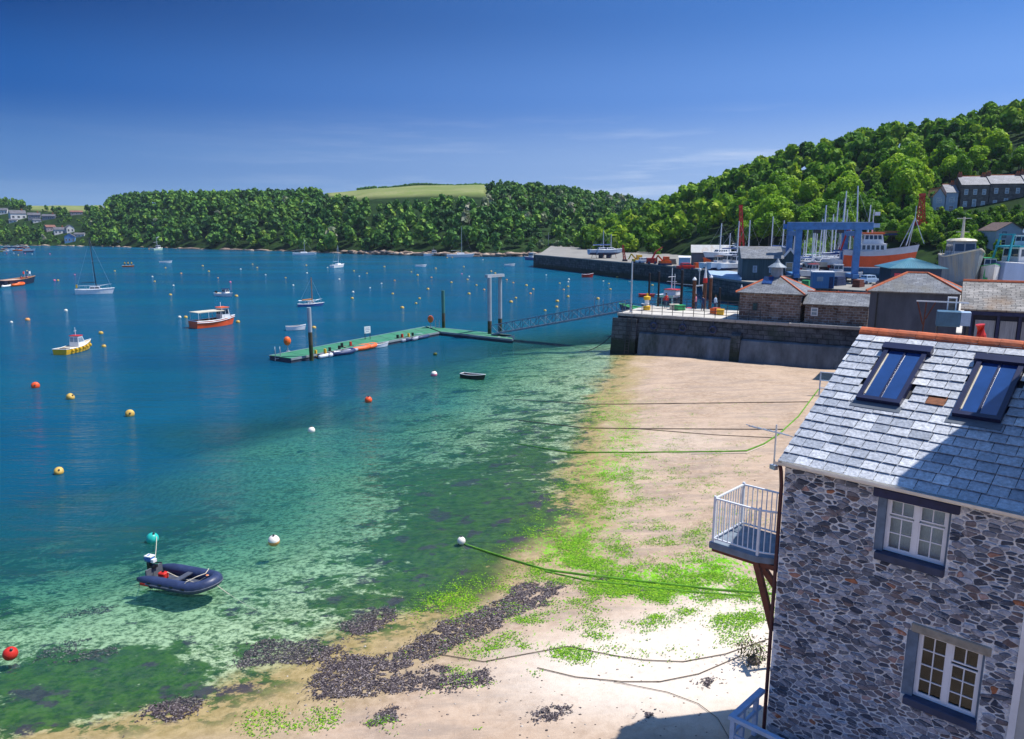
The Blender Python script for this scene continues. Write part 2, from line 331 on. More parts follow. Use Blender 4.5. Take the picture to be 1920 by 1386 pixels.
def vnoise(X, Y, s, seed=0):
    X = np.asarray(X)/s; Y = np.asarray(Y)/s; xi = np.floor(X).astype(np.int64); yi = np.floor(Y).astype(np.int64); fx = X-xi; fy = Y-yi
    fx = fx*fx*(3-2*fx); fy = fy*fy*(3-2*fy)
    def h(a, b):
        q = (a*374761393+b*668265263+seed*1442695041) & 0x7fffffff; q = (q ^ (q >> 13))*1274126177 & 0x7fffffff; return ((q ^ (q >> 16)) & 0xffff)/65535.0
    return (h(xi, yi)*(1-fx)+h(xi+1, yi)*fx)*(1-fy)+(h(xi, yi+1)*(1-fx)+h(xi+1, yi+1)*fx)*fy
BARS = []
for px_, py_, rx_, ry_, hh_ in ((655, 758, 130, 36, .42), (560, 788, 150, 26, .32), (690, 812, 90, 34, .28), (340, 890, 70, 20, .25), (500, 870, 130, 22, .2), (760, 700, 70, 10, .3), (1215, 588, 75, 30, .80)):
    c_ = at(px_, py_, -1.5); e_x = at(px_+rx_, py_, -1.5); e_y = at(px_, py_-ry_, -1.5); BARS.append((c_.x, c_.y, abs(e_x.x-c_.x), abs(e_y.y-c_.y), hh_))
def gz(X, Y):
    sd = signed_dist(X, Y); sd = sd+(vnoise(X, Y, 3.1, 1)-.5)*1.6+(vnoise(X, Y, 1.1, 2)-.5)*.9
    up = 1.7*(1-np.exp(-np.maximum(sd, 0)*.045)); a = np.maximum(-sd, 0)
    z = np.where(sd > 0, up, -(.05*a+.0038*a*a)); z = np.maximum(z, -16)
    k_ = np.ones_like(z)
    for bx, by, sx, sy, hh in BARS: k_ = k_*(1-hh*np.exp(-(((X-bx+(vnoise(X, Y, 8, 3)-.5)*7)/sx)**2+((Y-by+(vnoise(X, Y, 7, 7)-.5)*6)/sy)**2)))
    z = np.where(sd < 0, z*k_, z)
    return z+(vnoise(X, Y, 2.3, 5)-.5)*.07+(vnoise(X, Y, .8, 6)-.5)*.03, sd
def ghit(px, py):
    """where the sight line of a photograph pixel meets the sand or seabed"""
    z = 0.6
    for _ in range(12):
        P = at(px, py, z); z = float(gz(np.array([P.x]), np.array([P.y]))[0][0])
    return at(px, py, z)
def axis(lo, hi, fine, far, growth=1.35):
    a = list(np.arange(lo, hi+fine, fine)); s = fine; x = a[-1]
    while x < far: s *= growth; x += s; a.append(x)
    s = fine; x = a[0]; b = []
    while x > -far: s *= growth; x -= s; b.append(x)
    return np.array(b[::-1]+a)
GX = axis(-42, 40, .42, 2600); GY = axis(9, 92, .42, 2600)
XX, YY = np.meshgrid(GX, GY); ZZ, SD = gz(XX.ravel(), YY.ravel())
nx, ny = len(GX), len(GY)
idx = np.arange(nx*ny).reshape(ny, nx)
QF = np.stack([idx[:-1, :-1], idx[:-1, 1:], idx[1:, 1:], idx[1:, :-1]], -1).reshape(-1, 4)
def gauss(spots, X, Y, ang=0):
    a = np.zeros(len(X))
    for px, py, rx, ry, w in spots:
        P = at(px, py, 0); Q = at(px+rx, py, 0); R = at(px, py-ry, 0); sx = abs(Q.x-P.x); sy = abs(R.y-P.y)
        a += w*np.exp(-(((X-P.x)/sx)**2+((Y-P.y)/sy)**2))
    return a
XF, YF = XX.ravel(), YY.ravel()
weed = gauss([(450, 830, 130, 45, .9), (620, 770, 110, 25, -.9), (560, 790, 160, 22, -.5), (870, 850, 90, 60, .75), (960, 800, 50, 60, .5), (960, 890, 70, 45, .9), (880, 900, 60, 40, .8), (820, 960, 120, 30, .6),
              (400, 1060, 150, 40, .8), (330, 1110, 160, 35, .8), (1000, 740, 60, 40, .25), (560, 900, 200, 50, -.25), (480, 1000, 180, 30, -.35), (640, 1000, 90, 30, .35), (800, 800, 100, 40, .2), (700, 840, 100, 30, -.3),
              (560, 1100, 120, 25, .15), (150, 1000, 160, 60, .3), (100, 850, 120, 40, .3)], XF, YF)
ALG = [(1200, 820, 80, 60, .14), (1100, 700, 60, 20, .2), (1180, 890, 70, 30, .22), (1000, 1000, 60, 20, .4), (1230, 940, 50, 20, .5), (1080, 820, 60, 34, .9), (1085, 735, 45, 34, .75), (1110, 780, 70, 30, .4), (1060, 885, 60, 28, .6), (1050, 930, 70, 30, .85), (1110, 965, 70, 22, .9), (1150, 985, 60, 22, .85), (1240, 960, 60, 25, .75), (1250, 1000, 60, 30, .6),
       (1180, 950, 60, 22, .45), (1000, 1030, 90, 30, .45), (960, 1060, 80, 22, .35), (560, 1120, 160, 20, .12), (780, 1118, 100, 14, .25), (1150, 900, 70, 40, .2), (900, 960, 70, 30, .4), (1000, 900, 50, 40, .5)]
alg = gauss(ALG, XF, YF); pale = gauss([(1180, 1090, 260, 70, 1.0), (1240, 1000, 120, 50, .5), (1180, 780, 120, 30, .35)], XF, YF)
gme = fastmesh('sand', np.stack([XF, YF, ZZ], 1), QF, [], smooth=True)
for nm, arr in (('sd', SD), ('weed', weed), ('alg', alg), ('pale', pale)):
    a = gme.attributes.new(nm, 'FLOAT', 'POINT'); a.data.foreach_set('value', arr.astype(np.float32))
# --- sand and seabed material
gm = bpy.data.materials.new('sand_and_seabed'); gm.use_nodes = True; t = gm.node_tree; B = t.nodes['Principled BSDF']
def mrange(t, src, a, b, c=0, d=1, smooth=True):
    n = N(t, 'ShaderNodeMapRange'); n.inputs['From Min'].default_value = a; n.inputs['From Max'].default_value = b; n.inputs['To Min'].default_value = c; n.inputs['To Max'].default_value = d
    if smooth: n.interpolation_type = 'SMOOTHSTEP'
    t.links.new(src, n.inputs['Value']); return n.outputs[0]
def math_(t, op, a, b=None):
    n = N(t, 'ShaderNodeMath', operation=op)
    for i, q in enumerate((a, b)):
        if q is None: continue
        if isinstance(q, (int, float)): n.inputs[i].default_value = q
        else: t.links.new(q, n.inputs[i])
    return n.outputs[0]
def mixc(t, f, a, b, mode='MIX'):
    n = N(t, 'ShaderNodeMix', data_type='RGBA', blend_type=mode)
    for i, q in ((0, f), (6, a), (7, b)):
        if isinstance(q, (int, float)): n.inputs[i].default_value = q
        elif isinstance(q, tuple): n.inputs[i].default_value = lin(q)
        else: t.links.new(q, n.inputs[i])
    return n.outputs[2]
def noise(t, vec, s, det=5, rough=.6, scale=(1, 1, 1), rot=0, loc=(0, 0, 0)):
    m_ = N(t, 'ShaderNodeMapping'); m_.inputs['Scale'].default_value = scale; m_.inputs['Rotation'].default_value = (0, 0, rot); m_.inputs['Location'].default_value = loc; t.links.new(vec, m_.inputs[0])
    n = N(t, 'ShaderNodeTexNoise'); n.inputs['Scale'].default_value = s; n.inputs['Detail'].default_value = det; n.inputs['Roughness'].default_value = rough; t.links.new(m_.outputs[0], n.inputs['Vector']); return n.outputs['Fac']
geo = N(t, 'ShaderNodeNewGeometry'); pos = geo.outputs['Position']
sdA = N(t, 'ShaderNodeAttribute', attribute_name='sd').outputs['Fac']; wA = N(t, 'ShaderNodeAttribute', attribute_name='weed').outputs['Fac']; aA = N(t, 'ShaderNodeAttribute', attribute_name='alg').outputs['Fac']
n1 = noise(t, pos, .35, 7, .6); n2 = noise(t, pos, 3.0, 8, .7); n3 = noise(t, pos, 22, 4, .8)
dry = mixc(t, mrange(t, n1, .35, .65), (.31, .215, .145), (.44, .32, .23))
dry = mixc(t, mrange(t, n2, .3, .75), dry, (.51, .385, .285))
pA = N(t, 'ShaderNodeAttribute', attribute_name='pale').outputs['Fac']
stk = noise(t, pos, .9, 7, .7, (.35, 1.6, 1), .45)
dry = mixc(t, mrange(t, stk, .42, .66, 0, .7), dry, (.30, .235, .19))
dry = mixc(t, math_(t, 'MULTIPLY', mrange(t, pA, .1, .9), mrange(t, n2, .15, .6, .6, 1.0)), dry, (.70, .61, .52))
dry = mixc(t, mrange(t, n3, .60, .74, 0, .65), dry, (.17, .13, .10))           # shells and grit
wet = mixc(t, mrange(t, n2, .3, .7), (.25, .19, .07), (.40, .30, .14))
wf = mrange(t, math_(t, 'ADD', sdA, math_(t, 'MULTIPLY', math_(t, 'SUBTRACT', n1, .5), 4.5)), 4.6, .6)
base = mixc(t, wf, dry, wet)
n4 = noise(t, pos, 7.5, 6, .75, (.7, 1, 1), .2)
under = mixc(t, mrange(t, math_(t, 'ADD', math_(t, 'MULTIPLY', n2, .45), math_(t, 'MULTIPLY', n4, .55)), .42, .56), (.06, .11, .05), (.44, .52, .34))
uf = mrange(t, sdA, .5, -1.8)
base = mixc(t, uf, base, under)
# weed beds under water: noise thresholded by density
wn1 = noise(t, pos, .55, 8, .66, (.8, 1.25, 1), .45); wn2 = noise(t, pos, 2.6, 8, .75, (.8, 1.2, 1), .7)
ws = math_(t, 'ADD', math_(t, 'ADD', math_(t, 'MULTIPLY', wn1, .60), math_(t, 'MULTIPLY', wn2, .50)), math_(t, 'MULTIPLY', wA, .17))
wmask = math_(t, 'MULTIPLY', mrange(t, ws, .560, .620), mrange(t, sdA, 2.2, .2))
wcol = mixc(t, mrange(t, noise(t, pos, 2.2, 6, .7, loc=(9, 4, 0)), .35, .65), (.006, .042, .014), (.035, .105, .012))
wcol = mixc(t, mrange(t, noise(t, pos, .8, 4, .6, loc=(3, 7, 0)), .55, .62), wcol, (.03, .028, .045))
base = mixc(t, math_(t, 'MULTIPLY', wmask, .93), base, wcol)
# thin green film and scraps on the exposed sand
an = noise(t, pos, 3.4, 8, .75, (1, .55, 1), .2); an2 = noise(t, pos, 11, 5, .7, (1, .5, 1))
as_ = math_(t, 'ADD', math_(t, 'ADD', math_(t, 'MULTIPLY', an, .55), math_(t, 'MULTIPLY', an2, .5)), math_(t, 'MULTIPLY', aA, .13))
amask = math_(t, 'MULTIPLY', mrange(t, as_, .655, .70), mrange(t, aA, .06, .25))
base = mixc(t, amask, base, mixc(t, mrange(t, n2, .3, .7), (.08, .26, .008), (.22, .50, .02)))
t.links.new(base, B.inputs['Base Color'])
t.links.new(mrange(t, sdA, 3, .5, .95, .5), B.inputs['Roughness']); B.inputs['Specular IOR Level'].default_value = .25
bp = N(t, 'ShaderNodeBump'); bp.inputs['Strength'].default_value = .55; bp.inputs['Distance'].default_value = .06
t.links.new(math_(t, 'ADD', n2, math_(t, 'MULTIPLY', n3, .4)), bp.inputs['Height']); t.links.new(bp.outputs[0], B.inputs['Normal'])
gme.materials.append(gm)
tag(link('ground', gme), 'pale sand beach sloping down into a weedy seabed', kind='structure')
# --- water: one sheet, its body more opaque where it is deeper
wZ = np.zeros(len(XF)); depth = np.maximum(-ZZ, 0)
keep = (SD > -1e9)
wme = fastmesh('water', np.stack([XF, YF, wZ], 1), QF, [], smooth=True)
a = wme.attributes.new('depth', 'FLOAT', 'POINT'); a.data.foreach_set('value', depth.astype(np.float32))
wm = bpy.data.materials.new('clear_harbour_water'); wm.use_nodes = True; t = wm.node_tree; t.nodes.clear()
geo = N(t, 'ShaderNodeNewGeometry'); pos = geo.outputs['Position']
dA = N(t, 'ShaderNodeAttribute', attribute_name='depth').outputs['Fac']
# ripples: small crossed wavelets, calmer lanes and rougher lanes
lane = noise(t, pos, .020, 4, .55, (.55, 1.9, 1), .12); lanef = mrange(t, lane, .38, .60, .25, 1.0)
r1 = noise(t, pos, 2.2, 4, .6, (.30, 1, 1), .12); r2 = noise(t, pos, .85, 3, .5, (.22, 1, 1), -.06); r3 = noise(t, pos, 7.5, 3, .6, (.6, 1, 1), .3); r4 = noise(t, pos, .16, 3, .5, (.4, 1, 1), .05)
hgt = math_(t, 'ADD', math_(t, 'ADD', math_(t, 'MULTIPLY', r1, .62), math_(t, 'MULTIPLY', r2, 1.0)), math_(t, 'ADD', math_(t, 'MULTIPLY', r3, .15), math_(t, 'MULTIPLY', r4, 1.6)))
bp = N(t, 'ShaderNodeBump'); bp.inputs['Distance'].default_value = .48
t.links.new(math_(t, 'MULTIPLY', lanef, 1.0), bp.inputs['Strength']); t.links.new(hgt, bp.inputs['Height'])
fr = N(t, 'ShaderNodeFresnel'); fr.inputs['IOR'].default_value = 1.33; t.links.new(bp.outputs[0], fr.inputs['Normal'])
gl = N(t, 'ShaderNodeBsdfGlossy'); gl.inputs['Roughness'].default_value = .09; gl.inputs['Color'].default_value = (.85, .95, 1, 1); t.links.new(bp.outputs[0], gl.inputs['Normal'])
tr = N(t, 'ShaderNodeBsdfTransparent')
t.links.new(mixc(t, mrange(t, dA, 0, 1.2, 0, 1, False), (.97, 1, .98), (.55, .90, .82)), tr.inputs['Color'])
bd = N(t, 'ShaderNodeBsdfDiffuse')
body = mixc(t, mrange(t, dA, .3, 2.6, 0, 1, False), (.025, .16, .125), (.004, .075, .125))
body = mixc(t, mrange(t, dA, 2.0, 6, 0, 1, False), body, (.002, .057, .118))
body = mixc(t, mrange(t, dA, 7, 15, 0, 1, False), body, (.002, .068, .138))
body = mixc(t, math_(t, 'MULTIPLY', mrange(t, noise(t, pos, .012, 4, .55, (.5, 2.2, 1), -.08, (5, 2, 0)), .42, .62), .5), body, (.002, .095, .155))
t.links.new(body, bd.inputs['Color'])
op = math_(t, 'SUBTRACT', 1.0, math_(t, 'POWER', 2.718, math_(t, 'MULTIPLY', math_(t, 'ADD', math_(t, 'MULTIPLY', dA, .22), math_(t, 'MULTIPLY', math_(t, 'MULTIPLY', dA, dA), .17)), -1.0)))
m1 = N(t, 'ShaderNodeMixShader'); t.links.new(op, m1.inputs[0]); t.links.new(tr.outputs[0], m1.inputs[1]); t.links.new(bd.outputs[0], m1.inputs[2])
m2 = N(t, 'ShaderNodeMixShader'); t.links.new(math_(t, 'MULTIPLY', fr.outputs[0], .62), m2.inputs[0]); t.links.new(m1.outputs[0], m2.inputs[1]); t.links.new(gl.outputs[0], m2.inputs[2])
wout = N(t, 'ShaderNodeOutputMaterial'); t.links.new(m2.outputs[0], wout.inputs['Surface'])
wme.materials.append(wm)
tag(link('water', wme), 'clear blue green harbour water', kind='structure')

# ================================================================== HILLS
def lerp(tab, x): return float(np.interp(x, [p[0] for p in tab], [p[1] for p in tab]))
SKY_A = [(-80, 452), (60, 456), (150, 452), (220, 457), (290, 460), (340, 462), (400, 463), (425, 462), (440, 456), (470, 451), (560, 449), (640, 448), (700, 448), (725, 446), (780, 439), (850, 437), (925, 438), (1000, 441), (1040, 447), (1120, 459), (1145, 463), (1300, 470), (1500, 480)]
D0_A = [(-80, 540), (290, 536), (400, 520), (480, 485), (560, 450), (650, 425), (720, 392), (800, 368), (900, 350), (1060, 352), (1200, 360), (1500, 380)]
DEP_A = [(-80, 190), (420, 160), (600, 130), (720, 190), (920, 230), (1060, 260), (1500, 300)]
SKY_B = [(1040, 507), (1056, 497), (1080, 488), (1120, 473), (1160, 459), (1200, 439), (1250, 424), (1300, 405), (1360, 389), (1400, 379), (1450, 371), (1520, 360), (1580, 348), (1624, 338), (1720, 318), (1820, 296), (1960, 270), (2150, 240)]
D0_B = [(1040, 330), (1080, 300), (1150, 262), (1200, 232), (1300, 205), (1400, 190), (1500, 178), (1624, 165), (1800, 150), (2150, 140)]
DEP_B = [(1040, 45), (1100, 110), (1200, 150), (1400, 190), (1624, 210), (2150, 230)]
def az_of(px):                       # X/Y ratio for a column, taken at the hills' height in the picture
    d = ray(px, 485); return d.x/d.y
class Hill:
    def __init__(s, sky, d0, dep, treeh, z0, pw): s.sky, s.d0, s.dep, s.th, s.z0, s.pw = sky, d0, dep, treeh, z0, pw
    def pt(s, px, tt):
        a = az_of(px); D0 = lerp(s.d0, px); D = D0+tt*lerp(s.dep, px); D1 = D0+lerp(s.dep, px)
        r = ray(px, lerp(s.sky, px)); zr = HC+r.z/r.y*D1-s.th(px)
        u = min(tt, 1.0); z = s.z0+(zr-s.z0)*(math.sin(u*math.pi/2)**s.pw)
        if tt > 1: z = max(z-(tt-1)*22, -14)
        return Vector((a*D, D, z+(float(vnoise(a*D, D, 23, 4))-.5)*2.2*min(1, tt*4)))
    def find(s, px, py):
        """smallest t whose ground is seen at row py"""
        lo, hi = 0.0, 1.0
        for _ in range(30):
            m_ = (lo+hi)/2
            if proj(s.pt(px, m_))[1] > py: lo = m_
            else: hi = m_
        return lo
HA = Hill(SKY_A, D0_A, DEP_A, lambda px: 1.5 if 715 < px < 928 else (2.5 if px < 425 else 7.5), -.5, .95)
HB = Hill(SKY_B, D0_B, DEP_B, lambda px: 8.5, 1.5, .95)
hillm = bpy.data.materials.new('hill_ground'); hillm.use_nodes = True; t = hillm.node_tree; B = t.nodes['Principled BSDF']; B.inputs['Roughness'].default_value = .95; B.inputs['Specular IOR Level'].default_value = .1
geo = N(t, 'ShaderNodeNewGeometry'); pos = geo.outputs['Position']; fA = N(t, 'ShaderNodeAttribute', attribute_name='field').outputs['Fac']
scrub = mixc(t, mrange(t, noise(t, pos, .15, 7, .7), .35, .65), (.008, .022, .006), (.020, .048, .010))
fld = mixc(t, mrange(t, noise(t, pos, .04, 7, .6, (1, 2.5, 1)), .35, .65), (.15, .19, .06), (.24, .25, .11))
fld = mixc(t, mrange(t, noise(t, pos, .5, 6, .7), .45, .7), fld, (.17, .23, .06))
shoreA = mrange(t, N(t, 'ShaderNodeAttribute', attribute_name='rock').outputs['Fac'], .3, .7)
c_ = mixc(t, fA, scrub, fld); c_ = mixc(t, shoreA, c_, (.16, .125, .10))
t.links.new(c_, B.inputs['Base Color'])
def hillmesh(name, H, x0, x1, label, field=False):
    cols = np.arange(x0, x1+1, 7.0); ts = [0, .01, .03, .06, .1, .15, .2, .27, .34, .42, .5, .58, .66, .74, .82, .9, .96, 1.0, 1.05, 1.2, 1.6, 3]
    V = []; fa = []; ra = []
    for px in cols:
        for tt in ts:
            V.append(tuple(H.pt(px, tt))); ra.append(1.0 if tt < .008 else 0)
            if not field: fa.append(0); continue
            py = proj(V[-1])[1]; lo_ = lerp([(700, 448), (740, 452), (790, 458), (830, 457), (860, 452), (900, 454), (930, 446)], px)
            f1 = 715 < px < 928 and tt > .5 and py < lo_+2
            f2 = 330 < px < 428 and tt > .62
            fa.append(1.0 if (f1 or f2) else 0.0)
    n = len(ts); F = [(i*n+k, (i+1)*n+k, (i+1)*n+k+1, i*n+k+1) for i in range(len(cols)-1) for k in range(n-1)]
    me = fastmesh(name, V, F, [hillm], smooth=True)
    for nm, arr in (('field', fa), ('rock', ra)):
        q = me.attributes.new(nm, 'FLOAT', 'POINT'); q.data.foreach_set('value', np.array(arr, dtype=np.float32))
    return tag(link(name, me), label, kind='structure')
hillmesh('far_hill', HA, -150, 1500, 'wooded hill across the water with a straw coloured field on top', True)
hillmesh('near_hill', HB, 1040, 2150, 'steep wooded hill rising behind the boatyard')
# ------------------------------------------------------------------ trees
leafm = attrmat('leaves', [(0, (.020, .085, .006)), (.25, (.085, .22, .009)), (.55, (.20, .39, .012)), (.8, (.35, .52, .014)), (1, (.52, .60, .02))], rough=.6, objrand='both', trans=.34, nvar=.25, nscale=.25, spec=.25)
leafp = attrmat('blossom_leaves', [(0, (.06, .12, .03)), (.5, (.22, .27, .14)), (1, (.45, .42, .34))], rough=.7, attr='rnd', trans=.2, nvar=.2, nscale=.3)
bark = M('bark', (.10, .085, .065), .9, .3, 3, bump=.4)
def crown_arrays(rng, nleaf, size, lobes=11, R=4.0, h=10.0):
    cs = []
    for k in range(lobes):
        a = rng.uniform(0, 2*math.pi); rr = R*.62*math.sqrt(rng.uniform(0, 1)); zz = h*rng.uniform(.38, .80)*(1-.12*rr/R)
        cs.append((rr*math.cos(a), rr*math.sin(a), zz, rng.uniform(.30, .46)*R))
    cs.append((0, 0, h*.80, R*.42)); cs = np.array(cs)
    k = rng.integers(0, len(cs), nleaf); d = rng.normal(size=(nleaf, 3)); d[:, 2] += .35; d /= np.linalg.norm(d, axis=1)[:, None]
    c = cs[k, :3]+d*(cs[k, 3:4]*rng.uniform(.78, 1.1, (nleaf, 1))); c[:, 2] = np.maximum(c[:, 2], h*.12)
    nrm = d+rng.normal(size=(nleaf, 3))*.5; nrm /= np.linalg.norm(nrm, axis=1)[:, None]
    u = np.cross(nrm, rng.normal(size=(nleaf, 3))); u /= np.linalg.norm(u, axis=1)[:, None]; w = np.cross(nrm, u)
    s1 = (size*rng.uniform(.6, 1.25, (nleaf, 1))); s2 = s1*rng.uniform(.6, 1, (nleaf, 1))
    V = np.stack([c-u*s1-w*s2*.6, c+u*s1-w*s2, c+u*s1*.7+w*s2, c-u*s1+w*s2*.8], 1).reshape(-1, 3)
    F = np.arange(nleaf*4).reshape(-1, 4)
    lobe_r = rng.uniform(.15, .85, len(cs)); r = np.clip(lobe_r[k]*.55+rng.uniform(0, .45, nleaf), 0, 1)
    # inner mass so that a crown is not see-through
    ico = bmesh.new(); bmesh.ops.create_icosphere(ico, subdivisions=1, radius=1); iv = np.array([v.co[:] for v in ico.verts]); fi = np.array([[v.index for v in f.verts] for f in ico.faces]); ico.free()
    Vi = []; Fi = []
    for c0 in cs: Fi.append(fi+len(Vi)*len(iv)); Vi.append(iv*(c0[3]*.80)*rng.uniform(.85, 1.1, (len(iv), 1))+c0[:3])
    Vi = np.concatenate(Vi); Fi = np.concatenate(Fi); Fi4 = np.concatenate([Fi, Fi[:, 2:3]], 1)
    return V, F, r, Vi, Fi
def crown_mesh(name, seed, nleaf, size, mat, **kw):
    rng = np.random.default_rng(seed); V, F, r, Vi, Fi = crown_arrays(rng, nleaf, size, **kw)
    F3 = np.concatenate([F[:, [0, 1, 2]], F[:, [0, 2, 3]]]); r3 = np.concatenate([r, r])
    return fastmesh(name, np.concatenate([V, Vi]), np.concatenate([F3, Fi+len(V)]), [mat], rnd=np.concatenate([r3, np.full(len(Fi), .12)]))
CROWNS = [crown_mesh('crown', 100+i, 3800, .27, leafm, lobes=12+i % 5, R=4.0+.3*(i % 3)) for i in range(7)]
PCROWN = crown_mesh('crown_blossom', 300, 1000, .42, leafp, R=3.6)
def trunk_mesh():
    b = MB(); b.tube((0, 0, -1.0), (.15, .05, 4.2), .28, .17, 7)
    for k in range(5):
        a = k*1.26+.3; b.tube((.1, .03, 2.8+k*.3), (1.7*math.cos(a), 1.7*math.sin(a), 5.2+.4*k), .11, .04, 5)
    o = b.build('trunk', bark); me = o.data; bpy.data.objects.remove(o); return me
TRUNK = trunk_mesh()
LM = {}        # landmarks in the photograph, used to say in words where a repeated thing stands
WORDS = ['nearest', 'second nearest', 'third nearest', 'fourth nearest', 'fifth nearest', 'sixth nearest', 'seventh nearest', 'eighth nearest', 'ninth nearest', 'tenth nearest']
def ordinal(i):
    if i < len(WORDS): return WORDS[i]
    tens = ['', 'eleventh', 'twelfth', 'thirteenth', 'fourteenth', 'fifteenth', 'sixteenth', 'seventeenth', 'eighteenth', 'nineteenth', 'twentieth']
    k = i-9
    if k < len(tens): return tens[k]+' nearest'
    n = i+1; suf = {1: 'st', 2: 'nd', 3: 'rd'}.get(n % 10 if n % 100 not in (11, 12, 13) else 0, 'th'); return '%d%s nearest' % (n, suf)
def relabel(items, marks, fmt):
    """items: (obj, px, py, descr). label = fmt(descr, direction, landmark, ordinal)"""
    groups = {}
    for o, px, py, ds in items:
        k = min(marks, key=lambda q: (marks[q][0]-px)**2+((marks[q][1]-py)*2.0)**2); mx, my = marks[k]
        dx, dy = px-mx, (py-my)*2.0
        dr = ('right of' if dx > 0 else 'left of') if abs(dx) > abs(dy) else ('in front of' if dy > 0 else 'beyond')
        groups.setdefault((ds, k, dr), []).append((math.hypot(dx, dy), o))
    for (ds, k, dr), L in groups.items():
        L.sort(key=lambda q: q[0])
        for i, (_, o) in enumerate(L): o['label'] = fmt(ds, dr, k, ordinal(i) if len(L) > 1 else '')
# houses on the hills keep their ground clear
CLEAR = []      # (px0, px1, py0, py1) picture boxes where no crown may stand in front of a house
VILLAGE = [(290, 300, 468, 476, 'white', 0), (306, 324, 471, 483, 'white', 1), (302, 311, 482, 487, 'white', 2), (328, 342, 474, 483, 'slate', 3), (346, 361, 476, 483, 'slate', 4), (384, 398, 471, 477, 'brown', 5),
           (360, 373, 493, 502, 'white', 6), (376, 385, 490, 500, 'white', 7), (372, 384, 501, 513, 'blue', 8), (385, 397, 500, 506, 'white', 9), (334, 343, 482, 487, 'white', 10), (350, 361, 490, 498, 'brown', 11)]
for v_ in VILLAGE: CLEAR.append((v_[0]-4, v_[1]+4, v_[2]-1, v_[3]+10))
CLEARB = [(1494, 1760, 438, 482), (1575, 1650, 480, 527), (1405, 1485, 500, 540), (1160, 1330, 520, 545)]
def blocked(px, py, boxes):
    return any(a-2 < px < b+2 and c < py < d for a, b, c, d in boxes)
cand = []
# near hill
rng = np.random.default_rng(5)
for i in range(980):
    px = rng.uniform(1046, 2010); tt = rng.uniform(0, 1)**1.15
    P = HB.pt(px, tt); s = rng.uniform(.6, 1.22)
    q = proj(P); qt = proj(P+Vector((0, 0, 9*s)))
    if any((a-10 < px < b+10) and qt[1] < d and q[1] > c+2 for a, b, c, d in CLEARB): continue
    cand.append((q[2], 'B', px, P, s, rng.uniform(0, 6.28), int(rng.integers(0, 7))))
# ordered spacing on the skyline so that no bare ridge shows
for px in np.arange(1050, 2010, 11):
    for tt in (.93, 1.0):
        P = HB.pt(px+rng.uniform(-4, 4), tt); cand.append((proj(P)[2], 'B', px, P, rng.uniform(.75, 1.05), rng.uniform(0, 6.28), int(rng.integers(0, 7))))
# scrub between the terrace and the yard
for i in range(520):
    px = rng.uniform(1495, 2000); tt = rng.uniform(.0, .45); P = HB.pt(px, tt); s = rng.uniform(.22, .46); q = proj(P)
    if px < 1770 and 474 > proj(P+Vector((0, 0, 9.2*s)))[1] and q[1] > 436: continue
    if 1583 < px < 1660 and q[1] < 522: continue
    cand.append((q[2]+40, 'B', px, P, s, rng.uniform(0, 6.28), int(rng.integers(0, 7))))
for i in range(420):
    px = rng.uniform(1488, 1790); t1, t0 = HB.find(px, 481), HB.find(px, 530); tt = rng.uniform(t0, t1); P = HB.pt(px, tt); s = rng.uniform(.20, .38); q = proj(P)
    if 1583 < px < 1630 and q[1] > 500: continue
    cand.append((q[2]+60, 'B', px, P, s, rng.uniform(0, 6.28), int(rng.integers(0, 7))))
for i in range(160):
    px = rng.uniform(1425, 1504); t1, t0 = HB.find(px, 440), HB.find(px, 520); tt = rng.uniform(min(t0, t1), max(t0, t1)); P = HB.pt(px, tt); s = rng.uniform(.3, .62); q = proj(P)
    cand.append((q[2]+10, 'B', px, P, s, rng.uniform(0, 6.28), int(rng.integers(0, 7))))
cand.sort(key=lambda c: c[0]-60*c[4])
farc = []
for i in range(420):
    px = rng.uniform(284, 432); tt = rng.uniform(0, .8); P = HA.pt(px, tt); s = rng.uniform(.22, .42); q = proj(P); qt = proj(P+Vector((0, 0, 9*s)))
    if any((a-1 < px < b+1) and qt[1] < d-9 and q[1] > c for a, b, c, d in CLEAR): continue
    if px > 325 and tt > .62: continue
    farc.append((q[2], 'A', px, P, s, rng.uniform(0, 6.28), int(rng.integers(0, 7))))
for i in range(4300):
    px = rng.uniform(-140, 1330); tt = rng.uniform(0, 1)**.9
    P = HA.pt(px, tt+.004); s = rng.uniform(.5, 1.05)
    if px < 430: s *= .62
    q = proj(P); qt = proj(P+Vector((0, 0, 9*s)))
    if 712 < px < 930:
        lo_ = lerp([(700, 448), (740, 452), (790, 458), (830, 457), (860, 452), (900, 454), (930, 446)], px)
        if qt[1] < lo_-1: continue
    if px < 430 and tt > .62 and 325 < px: continue
    if any((a-2 < px < b+2) and qt[1] < d-4 and q[1] > c for a, b, c, d in CLEAR): continue
    farc.append((q[2], 'A', px, P, s, rng.uniform(0, 6.28), int(rng.integers(0, 7))))
for px in np.arange(-140, 1330, 9):
    if 708 < px < 932 or 325 < px < 428: continue
    for tt in (.94, 1.0):
        P = HA.pt(px, tt); farc.append((proj(P)[2], 'A', px, P, rng.uniform(.7, 1.0)*(.7 if px < 325 else 1), 0, int(rng.integers(0, 7))))
IND = cand[:300]; REST_B = cand[300:]
tmarks = {'the stone terrace': (1580, 455), 'the tall red crane': (1487, 500), 'the blue boat hoist': (1360, 520), 'the dark shed': (1290, 535), 'the slender red jib': (1255, 500), 'the outer quay': (1080, 530), 'the high right end of the wood': (1620, 350), 'the middle of the wooded ridge': (1340, 395), 'the gap between the hills': (1070, 490)}
items = []; tname = {'bright': 'bright green broadleaf tree', 'dark': 'dark green broadleaf tree', 'mid': 'mid green bushy tree'}
treeproto = None
